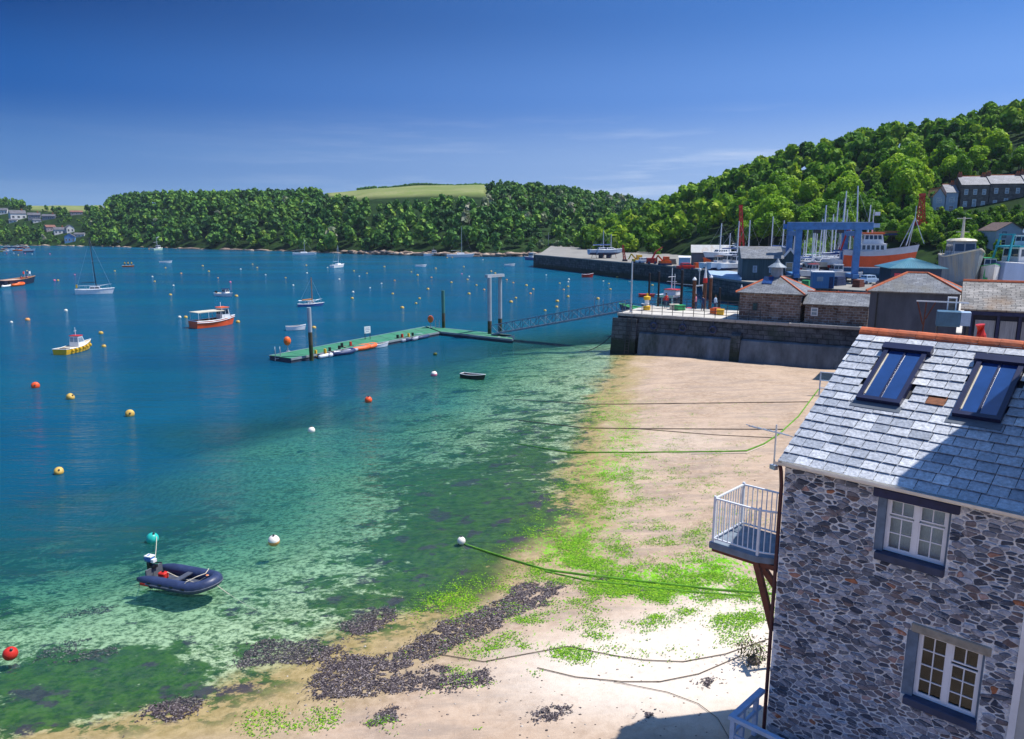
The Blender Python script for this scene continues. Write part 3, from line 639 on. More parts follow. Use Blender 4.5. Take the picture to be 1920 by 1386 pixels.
for k, (zc, w, px, P, s, rot, ci) in enumerate(IND):
    small = s < .5
    o = thing('tree', 'tree', 'tree', P, rot, 'trees on the hill behind the boatyard'); o.scale = (s, s, s*random.uniform(.85, 1.15))
    c = link('crown', CROWNS[ci], o); tr_ = link('trunk', TRUNK, o)
    q = proj(P+Vector((0, 0, 6*s)))
    items.append((o, q[0], q[1], 'low green bush' if small else ('tall green broadleaf tree' if s > .9 else 'green broadleaf tree')))
relabel(items, tmarks, lambda ds, dr, k, n: ('%s %s %s%s' % (ds, dr, k, (', '+n) if n else '')))
# the rest of each wood as one mass of real crowns
def woodland(name, lst, nleaf, size, label, mats, blossom=None, protos=6):
    Vs, Fs, Rs, Ms = [], [], [], []; off = 0
    pr = []
    for i in range(protos):
        r_ = np.random.default_rng(500+i); V, F, r, Vi, Fi = crown_arrays(r_, nleaf, size, lobes=7 if nleaf > 300 else 4); F3 = np.concatenate([F[:, [0, 1, 2]], F[:, [0, 2, 3]]])
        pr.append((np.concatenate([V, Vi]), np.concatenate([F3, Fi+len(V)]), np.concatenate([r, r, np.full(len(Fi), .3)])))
    for (zc, w, px, P, s, rot, ci) in lst:
        V, F, r = pr[ci % protos]; c, s_ = math.cos(rot), math.sin(rot)
        W = np.stack([V[:, 0]*c-V[:, 1]*s_, V[:, 0]*s_+V[:, 1]*c, V[:, 2]], 1)*s+np.array(P)
        Vs.append(W); Fs.append(F+off); off += len(V); tone = random.uniform(-.33, .33); Rs.append(np.clip(r*.8+.1+tone, 0, 1))
        Ms.append(np.full(len(F), 1 if (blossom and blossom(px, P)) else 0))
    me = fastmesh(name, np.concatenate(Vs), np.concatenate(Fs), mats, rnd=np.concatenate(Rs), mi=np.concatenate(Ms))
    o = link(name, me); tag(o, label, 'trees', kind='stuff'); return o
leaff = attrmat('far_leaves', [(0, (.018, .068, .022)), (.35, (.060, .165, .030)), (.7, (.13, .275, .038)), (1, (.26, .38, .05))], rough=.7, trans=.15, nvar=.3, nscale=.03, spec=.2)
leafh = attrmat('hill_leaves', [(0, (.018, .075, .008)), (.3, (.070, .185, .012)), (.6, (.15, .31, .016)), (.85, (.27, .42, .02)), (1, (.38, .48, .03))], rough=.7, trans=.3, nvar=.3, nscale=.05, spec=.2)
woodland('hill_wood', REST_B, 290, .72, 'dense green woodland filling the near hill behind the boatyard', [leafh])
rb = random.Random(3)
def is_blossom(px, P):
    y = proj(P)[1]
    return rb.random() < (.22 if (880 < px < 1040 and 470 < y < 508) else (.06 if px > 850 else .01))
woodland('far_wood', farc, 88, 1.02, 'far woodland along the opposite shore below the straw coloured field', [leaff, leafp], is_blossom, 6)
# hedge line on the crest of the field
V = []; F = []; hb = MB()
for (xa, xb) in ((758, 782), (786, 925)):
    b = MB()
    px = xa
    while px < xb:
        P = HA.pt(px, 1.0); r_ = random.uniform(1.0, 1.5); b.sphere((P.x, P.y, P.z+.8), r_*1.1, 8, sz=random.uniform(.6, 1.0)); px += 2.1
    o = b.build('hedge', leaff, rnd=True); o.data.attributes['rnd'].data.foreach_set('value', [random.uniform(0, .4) for _ in o.data.polygons])
    tag(o, 'short dark hedge at the left end of the field crest' if xa < 780 else 'long dark hedge along the crest of the field', 'hedge')
# ------------------------------------------------------------------ rocks along the far shore
rockm = attrmat('shore_rock', [(0, (.10, .08, .07)), (.5, (.26, .19, .15)), (1, (.42, .33, .26))], rough=.9, nvar=.4, nscale=.8, bump=.4, bscale=2)
def rocks(name, pts, label, mat=None):
    Vs, Fs, Rs = [], [], []; off = 0
    bm = bmesh.new(); bmesh.ops.create_icosphere(bm, subdivisions=1, radius=1); iv = np.array([v.co[:] for v in bm.verts]); fi = np.array([[v.index for v in f.verts] for f in bm.faces]); bm.free()
    for P, sx, sy, sz in pts:
        n_ = RNG.uniform(.7, 1.2, (len(iv), 1)); Vs.append(iv*n_*np.array([sx, sy, sz])+np.array(P)); Fs.append(fi+off); off += len(iv); Rs.append(np.full(len(fi), RNG.uniform()))
    me = fastmesh(name, np.concatenate(Vs), np.concatenate(Fs), [mat or rockm], rnd=np.concatenate(Rs)); o = link(name, me); return tag(o, label, 'rocks', kind='stuff')
pts = []
for i in range(520):
    px = random.uniform(735, 1062); D = lerp(D0_A, px)+random.uniform(-3, 3); a_ = az_of(px); big = 1.0 if px > 760 else .7
    pts.append(((a_*D, D, random.uniform(-.3, 1.2)), random.uniform(1, 4)*big, random.uniform(1, 2), random.uniform(.4, 1.1)))
for i in range(170):
    px = random.uniform(-120, 735); D = lerp(D0_A, px)+random.uniform(-2, 1); a_ = az_of(px)
    pts.append(((a_*D, D, random.uniform(-.3, .3)), random.uniform(1, 4), random.uniform(1, 2), random.uniform(.3, .8)))
for px, w_ in ((535, 7), (580, 5), (594, 6), (628, 5)):
    D = lerp(D0_A, px)-3; a_ = az_of(px)
    pts.append(((a_*D, D, .2), w_, 2, .9))
rocks('shore_rocks', pts, 'pinkish grey rocks along the opposite waterline')
# ================================================================== STONE HOUSE (foreground right)
E0 = atd(1314, 792, 16.9); TH = math.atan2(-.6953, .7187)
EX = Vector((.7187, -.6953, 0)); EY = Vector((.6953, .7187, 0)); EZH = E0.z
house = thing('stone_house', 'rubble stone house with slate roof, two skylights and a white balcony by the beach', 'house', (E0.x, E0.y, 0), TH)
# local axes: x along the front wall to the right, y into the house, z up
HW, HD, ZE, ZB = 4.72, 4.75, EZH, .3
RA = 3.34*1.252; RB = 1.918*1.252; RL = math.hypot(RA, RB)
stone_ramp = [(0, (.045, .055, .085)), (.2, (.10, .11, .14)), (.42, (.20, .215, .26)), (.58, (.15, .11, .105)), (.74, (.30, .315, .37)), (.955, (.40, .42, .48)), (1, (.33, .12, .05))]
stonem = attrmat('wall_stone', stone_ramp, rough=.85, bump=.6, bscale=14, nvar=.4, nscale=12, smear=(.56, .58, .64), smear_scale=3.2, smear_lo=.55)
mortarm = M('lime_mortar', (.78, .80, .86), .95, .25, 12, bump=1.0, bscale=26, dirt=(.34, .34, .36), dirt_amt=.6)
WIN1 = (2.15, 3.29, ZE-1.55, ZE-.39); WIN2 = (3.0, 4.14, ZE-4.47, ZE-3.04)
OPEN = [(WIN1[0]-.16, WIN1[1]+.05, WIN1[2]-.02, WIN1[3]+.0), (WIN2[0]-.2, WIN2[1]+.05, WIN2[2]-.02, WIN2[3]+.0)]
SOLID = [(1.88, 3.5, ZE-.42, ZE-.20), (2.02, 3.36, ZE-1.74, ZE-1.55), (2.85, 4.3, ZE-3.06, ZE-2.84), (2.85, 4.22, ZE-4.66, ZE-4.47)]
# walls: mortar backing with real openings, built as bands round the windows
b = MB()
def wall_bands(b, x0, x1, z0, z1, opens, y0, y1):
    xs = sorted(set([x0, x1]+[q for o in opens for q in o[:2]])); zs = sorted(set([z0, z1]+[q for o in opens for q in o[2:]]))
    for i in range(len(xs)-1):
        for k in range(len(zs)-1):
            cx, cz = (xs[i]+xs[i+1])/2, (zs[k]+zs[k+1])/2
            if any(o[0] < cx < o[1] and o[2] < cz < o[3] for o in opens): continue
            b.box(xs[i], xs[i+1], y0, y1, zs[k], zs[k+1])
wall_bands(b, 0, HW, ZB, ZE-.02, OPEN, .0, .45)
b.add([(0, .45, ZB), (0, HD, ZB), (0, HD, ZE+RB-.62), (0, RA, ZE+RB-.12), (0, .45, ZE+.05), (.45, .45, ZB), (.45, HD, ZB), (.45, HD, ZE+RB-.62), (.45, RA, ZE+RB-.12), (.45, .45, ZE+.05)],
      [(0, 1, 2, 3, 4), (9, 8, 7, 6, 5), (0, 5, 6, 1), (1, 6, 7, 2), (2, 7, 8, 3), (3, 8, 9, 4), (4, 9, 5, 0)])
b.box(.45, HW, HD-.4, HD, ZB, ZE+RB-.66)
b.build('wall', mortarm, house)
# rubble: irregular cells, each clipped against its neighbours, shrunk and given a worn face
def clip(poly, px, py, nx_, ny_):
    out = []
    for i in range(len(poly)):
        a, c = poly[i], poly[(i+1) % len(poly)]
        da = (a[0]-px)*nx_+(a[1]-py)*ny_; dc = (c[0]-px)*nx_+(c[1]-py)*ny_
        if da <= 0: out.append(a)
        if (da < 0) != (dc < 0) and abs(da-dc) > 1e-9:
            tt = da/(da-dc); out.append((a[0]+(c[0]-a[0])*tt, a[1]+(c[1]-a[1])*tt))
    return out
def rubble(x0, x1, z0, z1, cw, ch, blocked_, gap, seed):
    r_ = random.Random(seed); nxx = int((x1-x0)/cw); nzz = int((z1-z0)/ch); pts_ = {}
    for i in range(-1, nxx+2):
        for k in range(-1, nzz+2): pts_[(i, k)] = (x0+(i+.5+(k % 2)*.5+r_.uniform(-.48, .48))*cw, z0+(k+.5+r_.uniform(-.46, .46))*ch)
    res = []
    AN = cw/ch*.72
    for (i, k), (px, pz) in pts_.items():
        if not (x0 < px < x1 and z0 < pz < z1): continue
        if blocked_(px, pz): continue
        poly = [(px-cw*1.1, pz-ch*1.1), (px+cw*1.1, pz-ch*1.1), (px+cw*1.1, pz+ch*1.1), (px-cw*1.1, pz+ch*1.1)]
        for di in (-2, -1, 0, 1, 2):
            for dk in (-2, -1, 0, 1, 2):
                if (di or dk) and (i+di, k+dk) in pts_:
                    qx, qz = pts_[(i+di, k+dk)]; nx_, nz_ = (qx-px), (qz-pz)*AN*AN; poly = clip(poly, (px+qx)/2, (pz+qz)/2, nx_, nz_)
                    if len(poly) < 3: break
            if len(poly) < 3: break
        if len(poly) < 3: continue
        for (bx, bz, nx_, nz_) in ((x0, 0, -1, 0), (x1, 0, 1, 0), (0, z0, 0, -1), (0, z1, 0, 1)):
            poly = clip(poly, bx, bz, nx_, nz_)
            if len(poly) < 3: break
        if len(poly) < 3: continue
        for (a0, a1, c0, c1) in OPEN+SOLID:           # keep the stones out of the openings
            if a0-cw < px < a1+cw and c0-ch < pz < c1+ch:
                if a0 < px < a1: e_ = ((0, c0, 0, 1) if pz < c0 else (0, c1, 0, -1))
                elif px <= a0: e_ = (a0, 0, 1, 0)
                else: e_ = (a1, 0, -1, 0)
                poly = clip(poly, *e_)
                if len(poly) < 3: break
        if len(poly) < 3: continue
        ar = abs(sum(poly[j][0]*poly[(j+1) % len(poly)][1]-poly[(j+1) % len(poly)][0]*poly[j][1] for j in range(len(poly))))/2
        if ar < .003: continue
        cx = sum(p[0] for p in poly)/len(poly); cz = sum(p[1] for p in poly)/len(poly)
        for _c in range(1):
            poly = [q for j in range(len(poly)) for q in ((poly[j][0]*.85+poly[(j+1) % len(poly)][0]*.15, poly[j][1]*.85+poly[(j+1) % len(poly)][1]*.15), (poly[j][0]*.15+poly[(j+1) % len(poly)][0]*.85, poly[j][1]*.15+poly[(j+1) % len(poly)][1]*.85))]
        poly = [(p[0]+r_.uniform(-.006, .006), p[1]+r_.uniform(-.005, .005)) for p in poly]
        g = gap*r_.uniform(.15, 1.9)
        def inset(dd): return [(cx+(p[0]-cx)*max(.25, 1-dd/max(.02, math.hypot(p[0]-cx, p[1]-cz))), cz+(p[1]-cz)*max(.25, 1-dd/max(.02, math.hypot(p[0]-cx, p[1]-cz)))) for p in poly]
        res.append((ar, inset(g), inset(g+.022), r_.uniform(.010, .038), r_.random()))
    return res
def hblock(px, pz): return any(a <= px <= c and d <= pz <= e_ for a, c, d, e_ in OPEN+SOLID)
ST = rubble(0.0, HW, ZB, ZE-.16, .235, .088, hblock, .017, 4)
ST.sort(key=lambda s: -s[0]*(1.5 if ZE-s[1][0][1] < 5.6 else .5))
def stone_into(b, s):
    ar, o1, o2, pr_, rr = s; n = len(o1)
    b.add([(x, .0, z) for x, z in o1]+[(x, -pr_*.7, z) for x, z in o1]+[(x, -pr_, z) for x, z in o2],
          [(k, (k+1) % n, n+(k+1) % n, n+k) for k in range(n)]+[(n+k, n+(k+1) % n, 2*n+(k+1) % n, 2*n+k) for k in range(n)]+[tuple(range(2*n, 3*n))], 0, rr)
for s in ST[:299]:
    b = MB(); stone_into(b, s); b.build('stone', stonem, house, rnd=True)
b = MB()
for s in ST[299:]: stone_into(b, s)
o = b.build('stone', stonem, house, rnd=True); o['kind'] = 'stuff'
# lintels and sills
b = MB(); b.box(1.9, 3.48, -.07, .12, ZE-.41, ZE-.21); b.build('lintel', M('navy_timber', (.016, .022, .075), .6, .3, 5, bump=.2), house, bevel=.02)
b = MB(); b.box(2.04, 3.34, -.10, .14, ZE-1.73, ZE-1.56); b.build('sill', M('slate_sill', (.035, .05, .10), .6, .3, 4), house, bevel=.015)
b = MB(); b.box(2.87, 4.28, -.04, .12, ZE-3.05, ZE-2.86); b.build('lintel', M('stone_lintel', (.30, .27, .22), .85, .25, 5, bump=.4), house, bevel=.02)
b = MB(); b.box(2.87, 4.2, -.11, .14, ZE-4.65, ZE-4.48); b.build('sill', M('slate_sill', None), house, bevel=.015)
framew = M('window_paint', (.74, .76, .80), .35, .06, 5)
curtain = M('net_curtain', (.74, .80, .82), .8, .25, 30, stretch=(6, 1, .4))
interior = M('dark_interior', (.035, .028, .022), .9, .5, 2)
def casement(wx0, wx1, wz0, wz1, lights, yf, back, parent, mull=2):
    """white frame with glazing bars, every pane its own sub-part"""
    b = MB(); fw = .055
    b.box(wx0, wx0+fw, yf, yf+.07, wz0, wz1); b.box(wx1-fw, wx1, yf, yf+.07, wz0, wz1); b.box(wx0+fw, wx1-fw, yf, yf+.07, wz0, wz0+fw); b.box(wx0+fw, wx1-fw, yf, yf+.07, wz1-fw, wz1)
    xm = (wx0+wx1)/2; b.box(xm-.045, xm+.045, yf-.004, yf+.066, wz0+fw, wz1-fw)
    panes = []
    for side in (0, 1):
        a0 = wx0+fw if side == 0 else xm+.045; a1 = xm-.045 if side == 0 else wx1-fw
        for (f0, f1, rows) in lights[side]:
            z0 = wz0+fw+(wz1-wz0-2*fw)*f0; z1 = wz0+fw+(wz1-wz0-2*fw)*f1
            b.box(a0, a0+.03, yf+.01, yf+.055, z0, z1); b.box(a1-.03, a1, yf+.01, yf+.055, z0, z1); b.box(a0+.03, a1-.03, yf+.01, yf+.055, z0, z0+.03); b.box(a0+.03, a1-.03, yf+.01, yf+.055, z1-.03, z1)
            am = (a0+a1)/2; b.box(am-.011, am+.011, yf+.015, yf+.05, z0+.03, z1-.03)
            for r_ in range(1, rows):
                zz = z0+(z1-z0)*r_/rows; b.box(a0+.03, am-.011, yf+.015, yf+.05, zz-.011, zz+.011); b.box(am+.011, a1-.03, yf+.015, yf+.05, zz-.011, zz+.011)
            for c0, c1 in ((a0+.03, am-.011), (am+.011, a1-.03)):
                for r_ in range(rows):
                    panes.append((c0, c1, z0+.03+(z1-z0-.06)*r_/rows, z0+.03+(z1-z0-.06)*(r_+1)/rows))
    fr_ = b.build('window_frame', framew, parent)
    for (c0, c1, d0, d1) in panes:
        p = MB(); p.box(c0, c1, yf+.030, yf+.036, d0, d1); p.build('pane', paneglass, fr_)
    k = MB(); k.box(wx0+.01, wx1-.01, yf+.16, yf+.18, wz0+.01, wz1-.01); k.build('curtain' if back is curtain else 'room', back, fr_)
    return fr_
pg = bpy.data.materials.new('pane_glass'); pg.use_nodes = True; t = pg.node_tree; t.nodes.clear()
g_ = N(t, 'ShaderNodeBsdfGlossy'); g_.inputs['Roughness'].default_value = .02; tr_ = N(t, 'ShaderNodeBsdfTransparent'); tr_.inputs['Color'].default_value = (.82, .88, .9, 1)
f_ = N(t, 'ShaderNodeFresnel'); f_.inputs['IOR'].default_value = 1.38; mx_ = N(t, 'ShaderNodeMixShader'); t.links.new(f_.outputs[0], mx_.inputs[0]); t.links.new(tr_.outputs[0], mx_.inputs[1]); t.links.new(g_.outputs[0], mx_.inputs[2])
oo_ = N(t, 'ShaderNodeOutputMaterial'); t.links.new(mx_.outputs[0], oo_.inputs[0]); paneglass = pg
casement(*WIN1, [[(0, .66, 2), (.70, 1, 1)], [(0, .66, 2), (.70, 1, 1)]], .10, curtain, house)
casement(*WIN2, [[(0, 1, 4)], [(0, .68, 3), (.72, 1, 1)]], .10, interior, house)
# painted reveals
for (a0, a1, c0, c1), (w0, w1, d0, d1) in ((OPEN[0], WIN1), (OPEN[1], WIN2)):
    for q0, q1, yy in ((a0, w0, .015), (w1, a1, .06)): b = MB(); b.box(q0, q1, yy, .17, c0, c1); b.build('window_reveal', M('grey_reveal', (.13, .18, .25), .8, .3, 3), house)
# roof: deck, slates laid in courses, ridge tiles, eaves board and gutter
roof_ramp = [(0, (.20, .225, .27)), (.25, (.32, .345, .39)), (.6, (.44, .46, .50)), (.85, (.54, .56, .59)), (1, (.64, .65, .67))]
slatem = attrmat('roof_slate', roof_ramp, rough=.42, objrand='both', bump=.5, bscale=18, nvar=.42, nscale=13, spec=.5, smear=(.16, .17, .15), smear_scale=6, smear_lo=.58)
ux = Vector((1, 0, 0)); ur = Vector((0, RA/RL, RB/RL)); un = Vector((0, -RB/RL, RA/RL)); R0 = Vector((-.10, -.14, ZE-.02-.14*RB/RA))
def rp(s_, r_, h=0.0): return R0+ux*(s_+.10)+ur*(r_+.16)+un*h
b = MB(); A = [rp(-.1, -.16, -.04), rp(HW, -.16, -.04), rp(HW, RL, -.04), rp(-.1, RL, -.04)]; A2 = [p+un*(-.08) for p in A]
b.add(A+A2, [(0, 1, 2, 3), (7, 6, 5, 4), (0, 4, 5, 1), (1, 5, 6, 2), (2, 6, 7, 3), (3, 7, 4, 0)])
top = rp(-.1, RL, -.04); C2 = [Vector((-.1, top.y, top.z)), Vector((HW, top.y, top.z)), Vector((HW, HD+.15, ZE+RB-.60)), Vector((-.1, HD+.15, ZE+RB-.60))]; C3 = [p-Vector((0, 0, .1)) for p in C2]
b.add(C2+C3, [(0, 1, 2, 3), (7, 6, 5, 4), (0, 4, 5, 1), (1, 5, 6, 2), (2, 6, 7, 3), (3, 7, 4, 0)])
b.build('roof', M('roof_deck', (.05, .05, .055), .9, .2, 3), house)
SKL = [(.78, 1.62, 2.2, 4.06), (2.76, 3.55, 2.15, 4.0)]
EXPO = .283; SL = .36
slates = []; r_ = random.Random(9)
widths = [.30, .34, .38, .42]
rust_at = (2.42, 2.62)
for row in range(18):
    r0 = -.16+row*EXPO
    x = -.10-(row % 2)*.19-r_.uniform(0, .06)
    while x < HW:
        w = r_.choice(widths); xa = max(x, -.10); xb = min(x+w-.013, HW)
        if xb-xa > .05 and not any(a+.0 < (xa+xb)/2 < c and d < r0+EXPO/2 < e_ for a, c, d, e_ in SKL):
            slates.append((xa, xb, r0, r_.random()))
        x += w
def slate_mesh(b, xa, xb, r0, rr):
    L_ = min(SL, RL-r0); t0 = .040+r_.uniform(-.005, .008); j = r_.uniform(-.008, .008); th = .011
    P = [rp(xa, r0+j, t0), rp(xb, r0+j+r_.uniform(-.004, .004), t0), rp(xb, r0+L_, .004), rp(xa, r0+L_, .004)]; Q = [p+un*th for p in P]
    b.add(P+Q, [(3, 2, 1, 0), (4, 5, 6, 7), (0, 1, 5, 4), (1, 2, 6, 5), (2, 3, 7, 6), (3, 0, 4, 7)], 0, rr)
rustm = M('rusty_patch', (.20, .075, .035), .8, .4, 12, bump=.3)
cnt = 0; bs = MB(); order = sorted(slates, key=lambda s: (s[2] > 3.9, s[0] > 4.2))
for (xa, xb, r0, rr) in order:
    is_rust = abs((xa+xb)/2-rust_at[0]) < .2 and abs(r0+.14-rust_at[1]) < .15
    if cnt < 299 or is_rust:
        b = MB(); slate_mesh(b, xa, xb, r0, rr); o = b.build('slate', rustm if is_rust else slatem, house, rnd=True); cnt += 1
        if is_rust: o['label'] = 'rust brown slate beside the right skylight'
    else: slate_mesh(bs, xa, xb, r0, rr)
o = bs.build('slate', slatem, house, rnd=True); o['kind'] = 'stuff'
# ridge tiles
x = -.12
while x < HW-.02:
    w = min(.44, HW-x); b = MB(); c = rp(0, RL, 0); ring = lambda xx, k: [Vector((xx, c.y+k*.19*math.cos(a), c.z-.10+k*.20*math.sin(a))) for a in [math.pi*q/8 for q in range(-1, 10)]]
    r1, r2 = ring(x+.004, 1.0), ring(x+w-.004, .97); r3, r4 = ring(x+.004, .9), ring(x+w-.004, .87)
    n = len(r1); b.add(r1+r2+r3+r4, [(k, k+1, n+k+1, n+k) for k in range(n-1)]+[(2*n+k, 3*n+k, 3*n+k+1, 2*n+k+1) for k in range(n-1)]+[(k, 2*n+k, 2*n+k+1, k+1) for k in range(n-1)]+[(n+k, n+k+1, 3*n+k+1, 3*n+k) for k in range(n-1)])
    b.build('ridge_tile', terrac, house); x += w
b = MB(); b.box(-.05, HW, -.10, -.02, ZE-.17, ZE-.03); b.build('eaves_board', M('eaves_paint', (.55, .54, .52), .5, .2, 3, dirt=(.30, .26, .2)), house)
b = MB(); P0 = [Vector((-.12, -.21+.10*math.cos(a), ZE-.06+.10*math.sin(a))) for a in [math.pi+math.pi*q/6 for q in range(7)]]; P1 = [p+Vector((HW+.1, 0, 0)) for p in P0]; b.loft([P0, P1], cap=False)
P0b = [Vector((-.12, -.21+.092*math.cos(a), ZE-.06+.092*math.sin(a))) for a in [math.pi+math.pi*q/6 for q in range(7)]]; P1b = [p+Vector((HW+.1, 0, 0)) for p in P0b]; b.loft([P1b, P0b], cap=False)
b.build('gutter', M('gutter_paint', (.72, .70, .66), .45, .12, 3, dirt=(.40, .35, .28), dirt_amt=.4), house)
b = MB(); b.path([(-.06, -.17, ZE-.12), (-.07, -.04, ZE-.35), (-.07, .03, ZE-.7), (-.07, .03, .8)], .045, 8); b.build('downpipe', M('maroon_pipe', (.06, .015, .02), .5, .2, 3), house)
b = MB()
for k in range(16): b.add([rp(-.13, .02+k*.3, .0), rp(-.10, .02+k*.3, .0), rp(-.10, .02+k*.3+.3, .0), rp(-.13, .02+k*.3+.3, .0)], [(0, 1, 2, 3)])
# skylights
skyglass = M('skylight_glass', (.012, .045, .17), .06, .25, 1.2, spec=1)
for si, (a, c, d, e_) in enumerate(SKL):
    b = MB()
    def rbox(b, s0, s1, q0, q1, h0, h1, m=0):
        P = [rp(s0, q0, h0), rp(s1, q0, h0), rp(s1, q1, h0), rp(s0, q1, h0)]; Q = [rp(s0, q0, h1), rp(s1, q0, h1), rp(s1, q1, h1), rp(s0, q1, h1)]
        b.add(P+Q, [(3, 2, 1, 0), (4, 5, 6, 7), (0, 1, 5, 4), (1, 2, 6, 5), (2, 3, 7, 6), (3, 0, 4, 7)], m)
    rbox(b, a-.05, a+.05, d-.05, e_+.05, 0, .15); rbox(b, c-.05, c+.05, d-.05, e_+.05, 0, .15); rbox(b, a+.05, c-.05, d-.05, d+.06, 0, .15); rbox(b, a-.12, c+.12, e_-.06, e_+.16, 0.003, .19)
    fr_ = b.build('skylight_frame', M('skylight_navy', (.012, .016, .055), .4, .2, 3), house)
    xm = (a+c)/2
    for s0, s1 in ((a+.055, xm-.02), (xm+.02, c-.055)):
        g = MB(); rbox(g, s0, s1, d+.065, e_-.065, .085, .10); g.build('pane', skyglass, fr_)
    g = MB(); rbox(g, xm-.02, xm+.02, d+.06, e_-.06, .08, .125); g.build('glazing_bar', M('skylight_navy', None), fr_)
    g = MB(); rbox(g, a+.055, a+.085, d+.16, e_-.20, .101, .112); g.build('bead', cream, fr_)
    g = MB(); rbox(g, a-.13, c+.10, d-.26, d-.055, .046, .056); g.build('lead_flashing', M('lead', (.10, .12, .15), .6, .2, 4), fr_)
# balcony
DZ = 6.5; BP = [(-.02, .22), (-.52, .02), (-1.66, .02), (-1.66, 1.42), (-.02, 1.42)]
bal = MB(); bal.prism([(-.0, .2), (-.52, -.04), (-1.74, -.04), (-1.74, 1.5), (0, 1.5)], DZ-.16, DZ); 
bal = bal.build('balcony', M('balcony_grey', (.16, .20, .25), .7, .25, 4), house, bevel=.01)
balw = M('balcony_paint', (.66, .69, .74), .4, .08, 4)
b = MB()
for k in range(4):
    p0, p1 = BP[k], BP[k+1]; b.bar((p0[0], p0[1], DZ+1.10), (p1[0], p1[1], DZ+1.10), .05, .035)
b.build('handrail', balw, bal)
b = MB()
for k in range(4):
    p0, p1 = BP[k], BP[k+1]; b.bar((p0[0], p0[1], DZ+.09), (p1[0], p1[1], DZ+.09), .035, .03)
b.build('bottom_rail', balw, bal)
for k in range(4):
    p0, p1 = Vector((*BP[k], 0)), Vector((*BP[k+1], 0)); L_ = (p1-p0).length; n = max(2, int(L_/.125))
    for q in range(1, n):
        p = p0.lerp(p1, q/n); g = MB(); g.box(p.x-.010, p.x+.010, p.y-.010, p.y+.010, DZ+.10, DZ+1.085); g.build('baluster', balw, bal)
for k in (1, 2, 3):
    p = BP[k]; g = MB(); g.box(p[0]-.028, p[0]+.028, p[1]-.028, p[1]+.028, DZ, DZ+1.16); g.build('post', balw, bal)
g = MB(); g.bar((-.58, .10, DZ-.17), (-.06, .12, DZ-1.75), .12, .14); g.bar((-1.5, 1.2, DZ-.17), (-.06, 1.2, DZ-1.75), .12, .14); g.bar((-1.72, .14, DZ-.22), (0, .14, DZ-.22), .12, .12); g.bar((-1.72, 1.2, DZ-.22), (0, 1.2, DZ-.22), .12, .12); g.build('brace', rustwood, bal)
# timber landing below
LZ = 2.25; land = MB(); k = 0
land = MB(); land.box(-.16, HW, -1.5, -.12, LZ-.22, LZ-.06); land = land.build('landing', greywood, house)
bluewood = M('pale_blue_timber', (.30, .42, .60), .6, .15, 4, bump=.15)
x = -.16
while x < HW-.05:
    g = MB(); g.box(x, min(x+.135, HW), -1.52, -.12, LZ-.055, LZ-.02); g.build('plank', greywood, land); x += .145
g = MB(); RZ = 3.3
g.box(-.20, -.06, -1.55, -.06, RZ-.09, RZ); g.box(-.059, HW, -1.55, -1.44, RZ-.09, RZ); g.build('handrail', bluewood, land)
g = MB(); g.box(-.16, -.10, -1.5, -.1, RZ-.5, RZ-.42); g.box(-.099, HW, -1.52, -1.47, RZ-.5, RZ-.42); g.build('middle_rail', bluewood, land)
for px_, py_ in [(-.13, -.35), (-.13, -1.0)]+[(-.1+.95*i, -1.495) for i in range(6)]:
    g = MB(); g.box(px_-.05, px_+.05, py_-.05, py_+.05, LZ-.02, RZ-.09); g.build('post', bluewood, land)
for px_ in (0.0, 2.2, 4.4):
    g = MB(); g.box(px_-.08, px_+.08, -1.45, -1.29, .2, LZ-.22); g.build('support', greywood, land)
# aerial at the eaves
ae = thing('tv_aerial', 'small silver television aerial on a short mast at the left end of the eaves', 'aerial', tuple(E0+Vector((-.22, .1, -.3))), .4)
b = MB(); b.tube((0, 0, 0), (0, 0, 1.0), .018); b.build('mast', alu, ae)
b = MB(); b.bar((-.75, 0, 1.05), (.35, 0, .72), .03); b.build('boom', alu, ae)
for k in range(7):
    f = k/6; b = MB(); b.bar((-.70+1.0*f, -.16-.05*f, 1.04-.30*f), (-.70+1.0*f, .16+.05*f, 1.04-.30*f), .014); b.build('element', alu, ae)
b = MB(); b.box(-.05, .05, -.08, .08, -.02, .08); b.build('bracket', alu, ae)
# taller neighbour that shades the right part of the roof
nb = thing('rendered_house', 'taller pale rendered house joined to the right end of the stone house', 'house', (E0.x, E0.y, 0), TH)
NX = HW+.005
b = MB(); TZ = ZE+4.4
PK = (3.1, ZE+6.9); prof = [(-.004, .3), (-.004, TZ), PK, (6.6, ZE+1.9), (6.6, .3)]
n = len(prof); X1 = NX+7.0
NW = [(5.75, 6.7, ZE-.9, ZE+.7), (7.6, 8.5, ZE-.9, ZE+.7), (5.75, 6.7, ZE-4.3, ZE-2.6), (7.6, 8.5, ZE-4.3, ZE-2.6)]
b.add([(NX, y, z) for y, z in prof]+[(X1, y, z) for y, z in prof], [tuple(range(n)), tuple(range(2*n-1, n-1, -1))]+[(k, n+k, n+(k+1) % n, (k+1) % n) for k in range(n)])
b.build('wall', M('pale_render', (.42, .43, .42), .9, .12, .9, bump=.35, bscale=9, dirt=(.26, .27, .27), dirt_amt=.6), nb)
b = MB(); pk, pz = PK; f0 = TZ-.28*(pz-TZ)/pk; b0 = ZE+1.9-.2*1.43
b.add([(NX-.04, -.28, f0+.01), (X1, -.28, f0+.01), (X1, pk, pz+.01), (NX-.04, pk, pz+.01), (NX-.04, -.28, f0+.12), (X1, -.28, f0+.12), (X1, pk, pz+.12), (NX-.04, pk, pz+.12)], [(0, 3, 2, 1), (4, 5, 6, 7), (0, 1, 5, 4), (1, 2, 6, 5), (2, 3, 7, 6), (3, 0, 4, 7)])
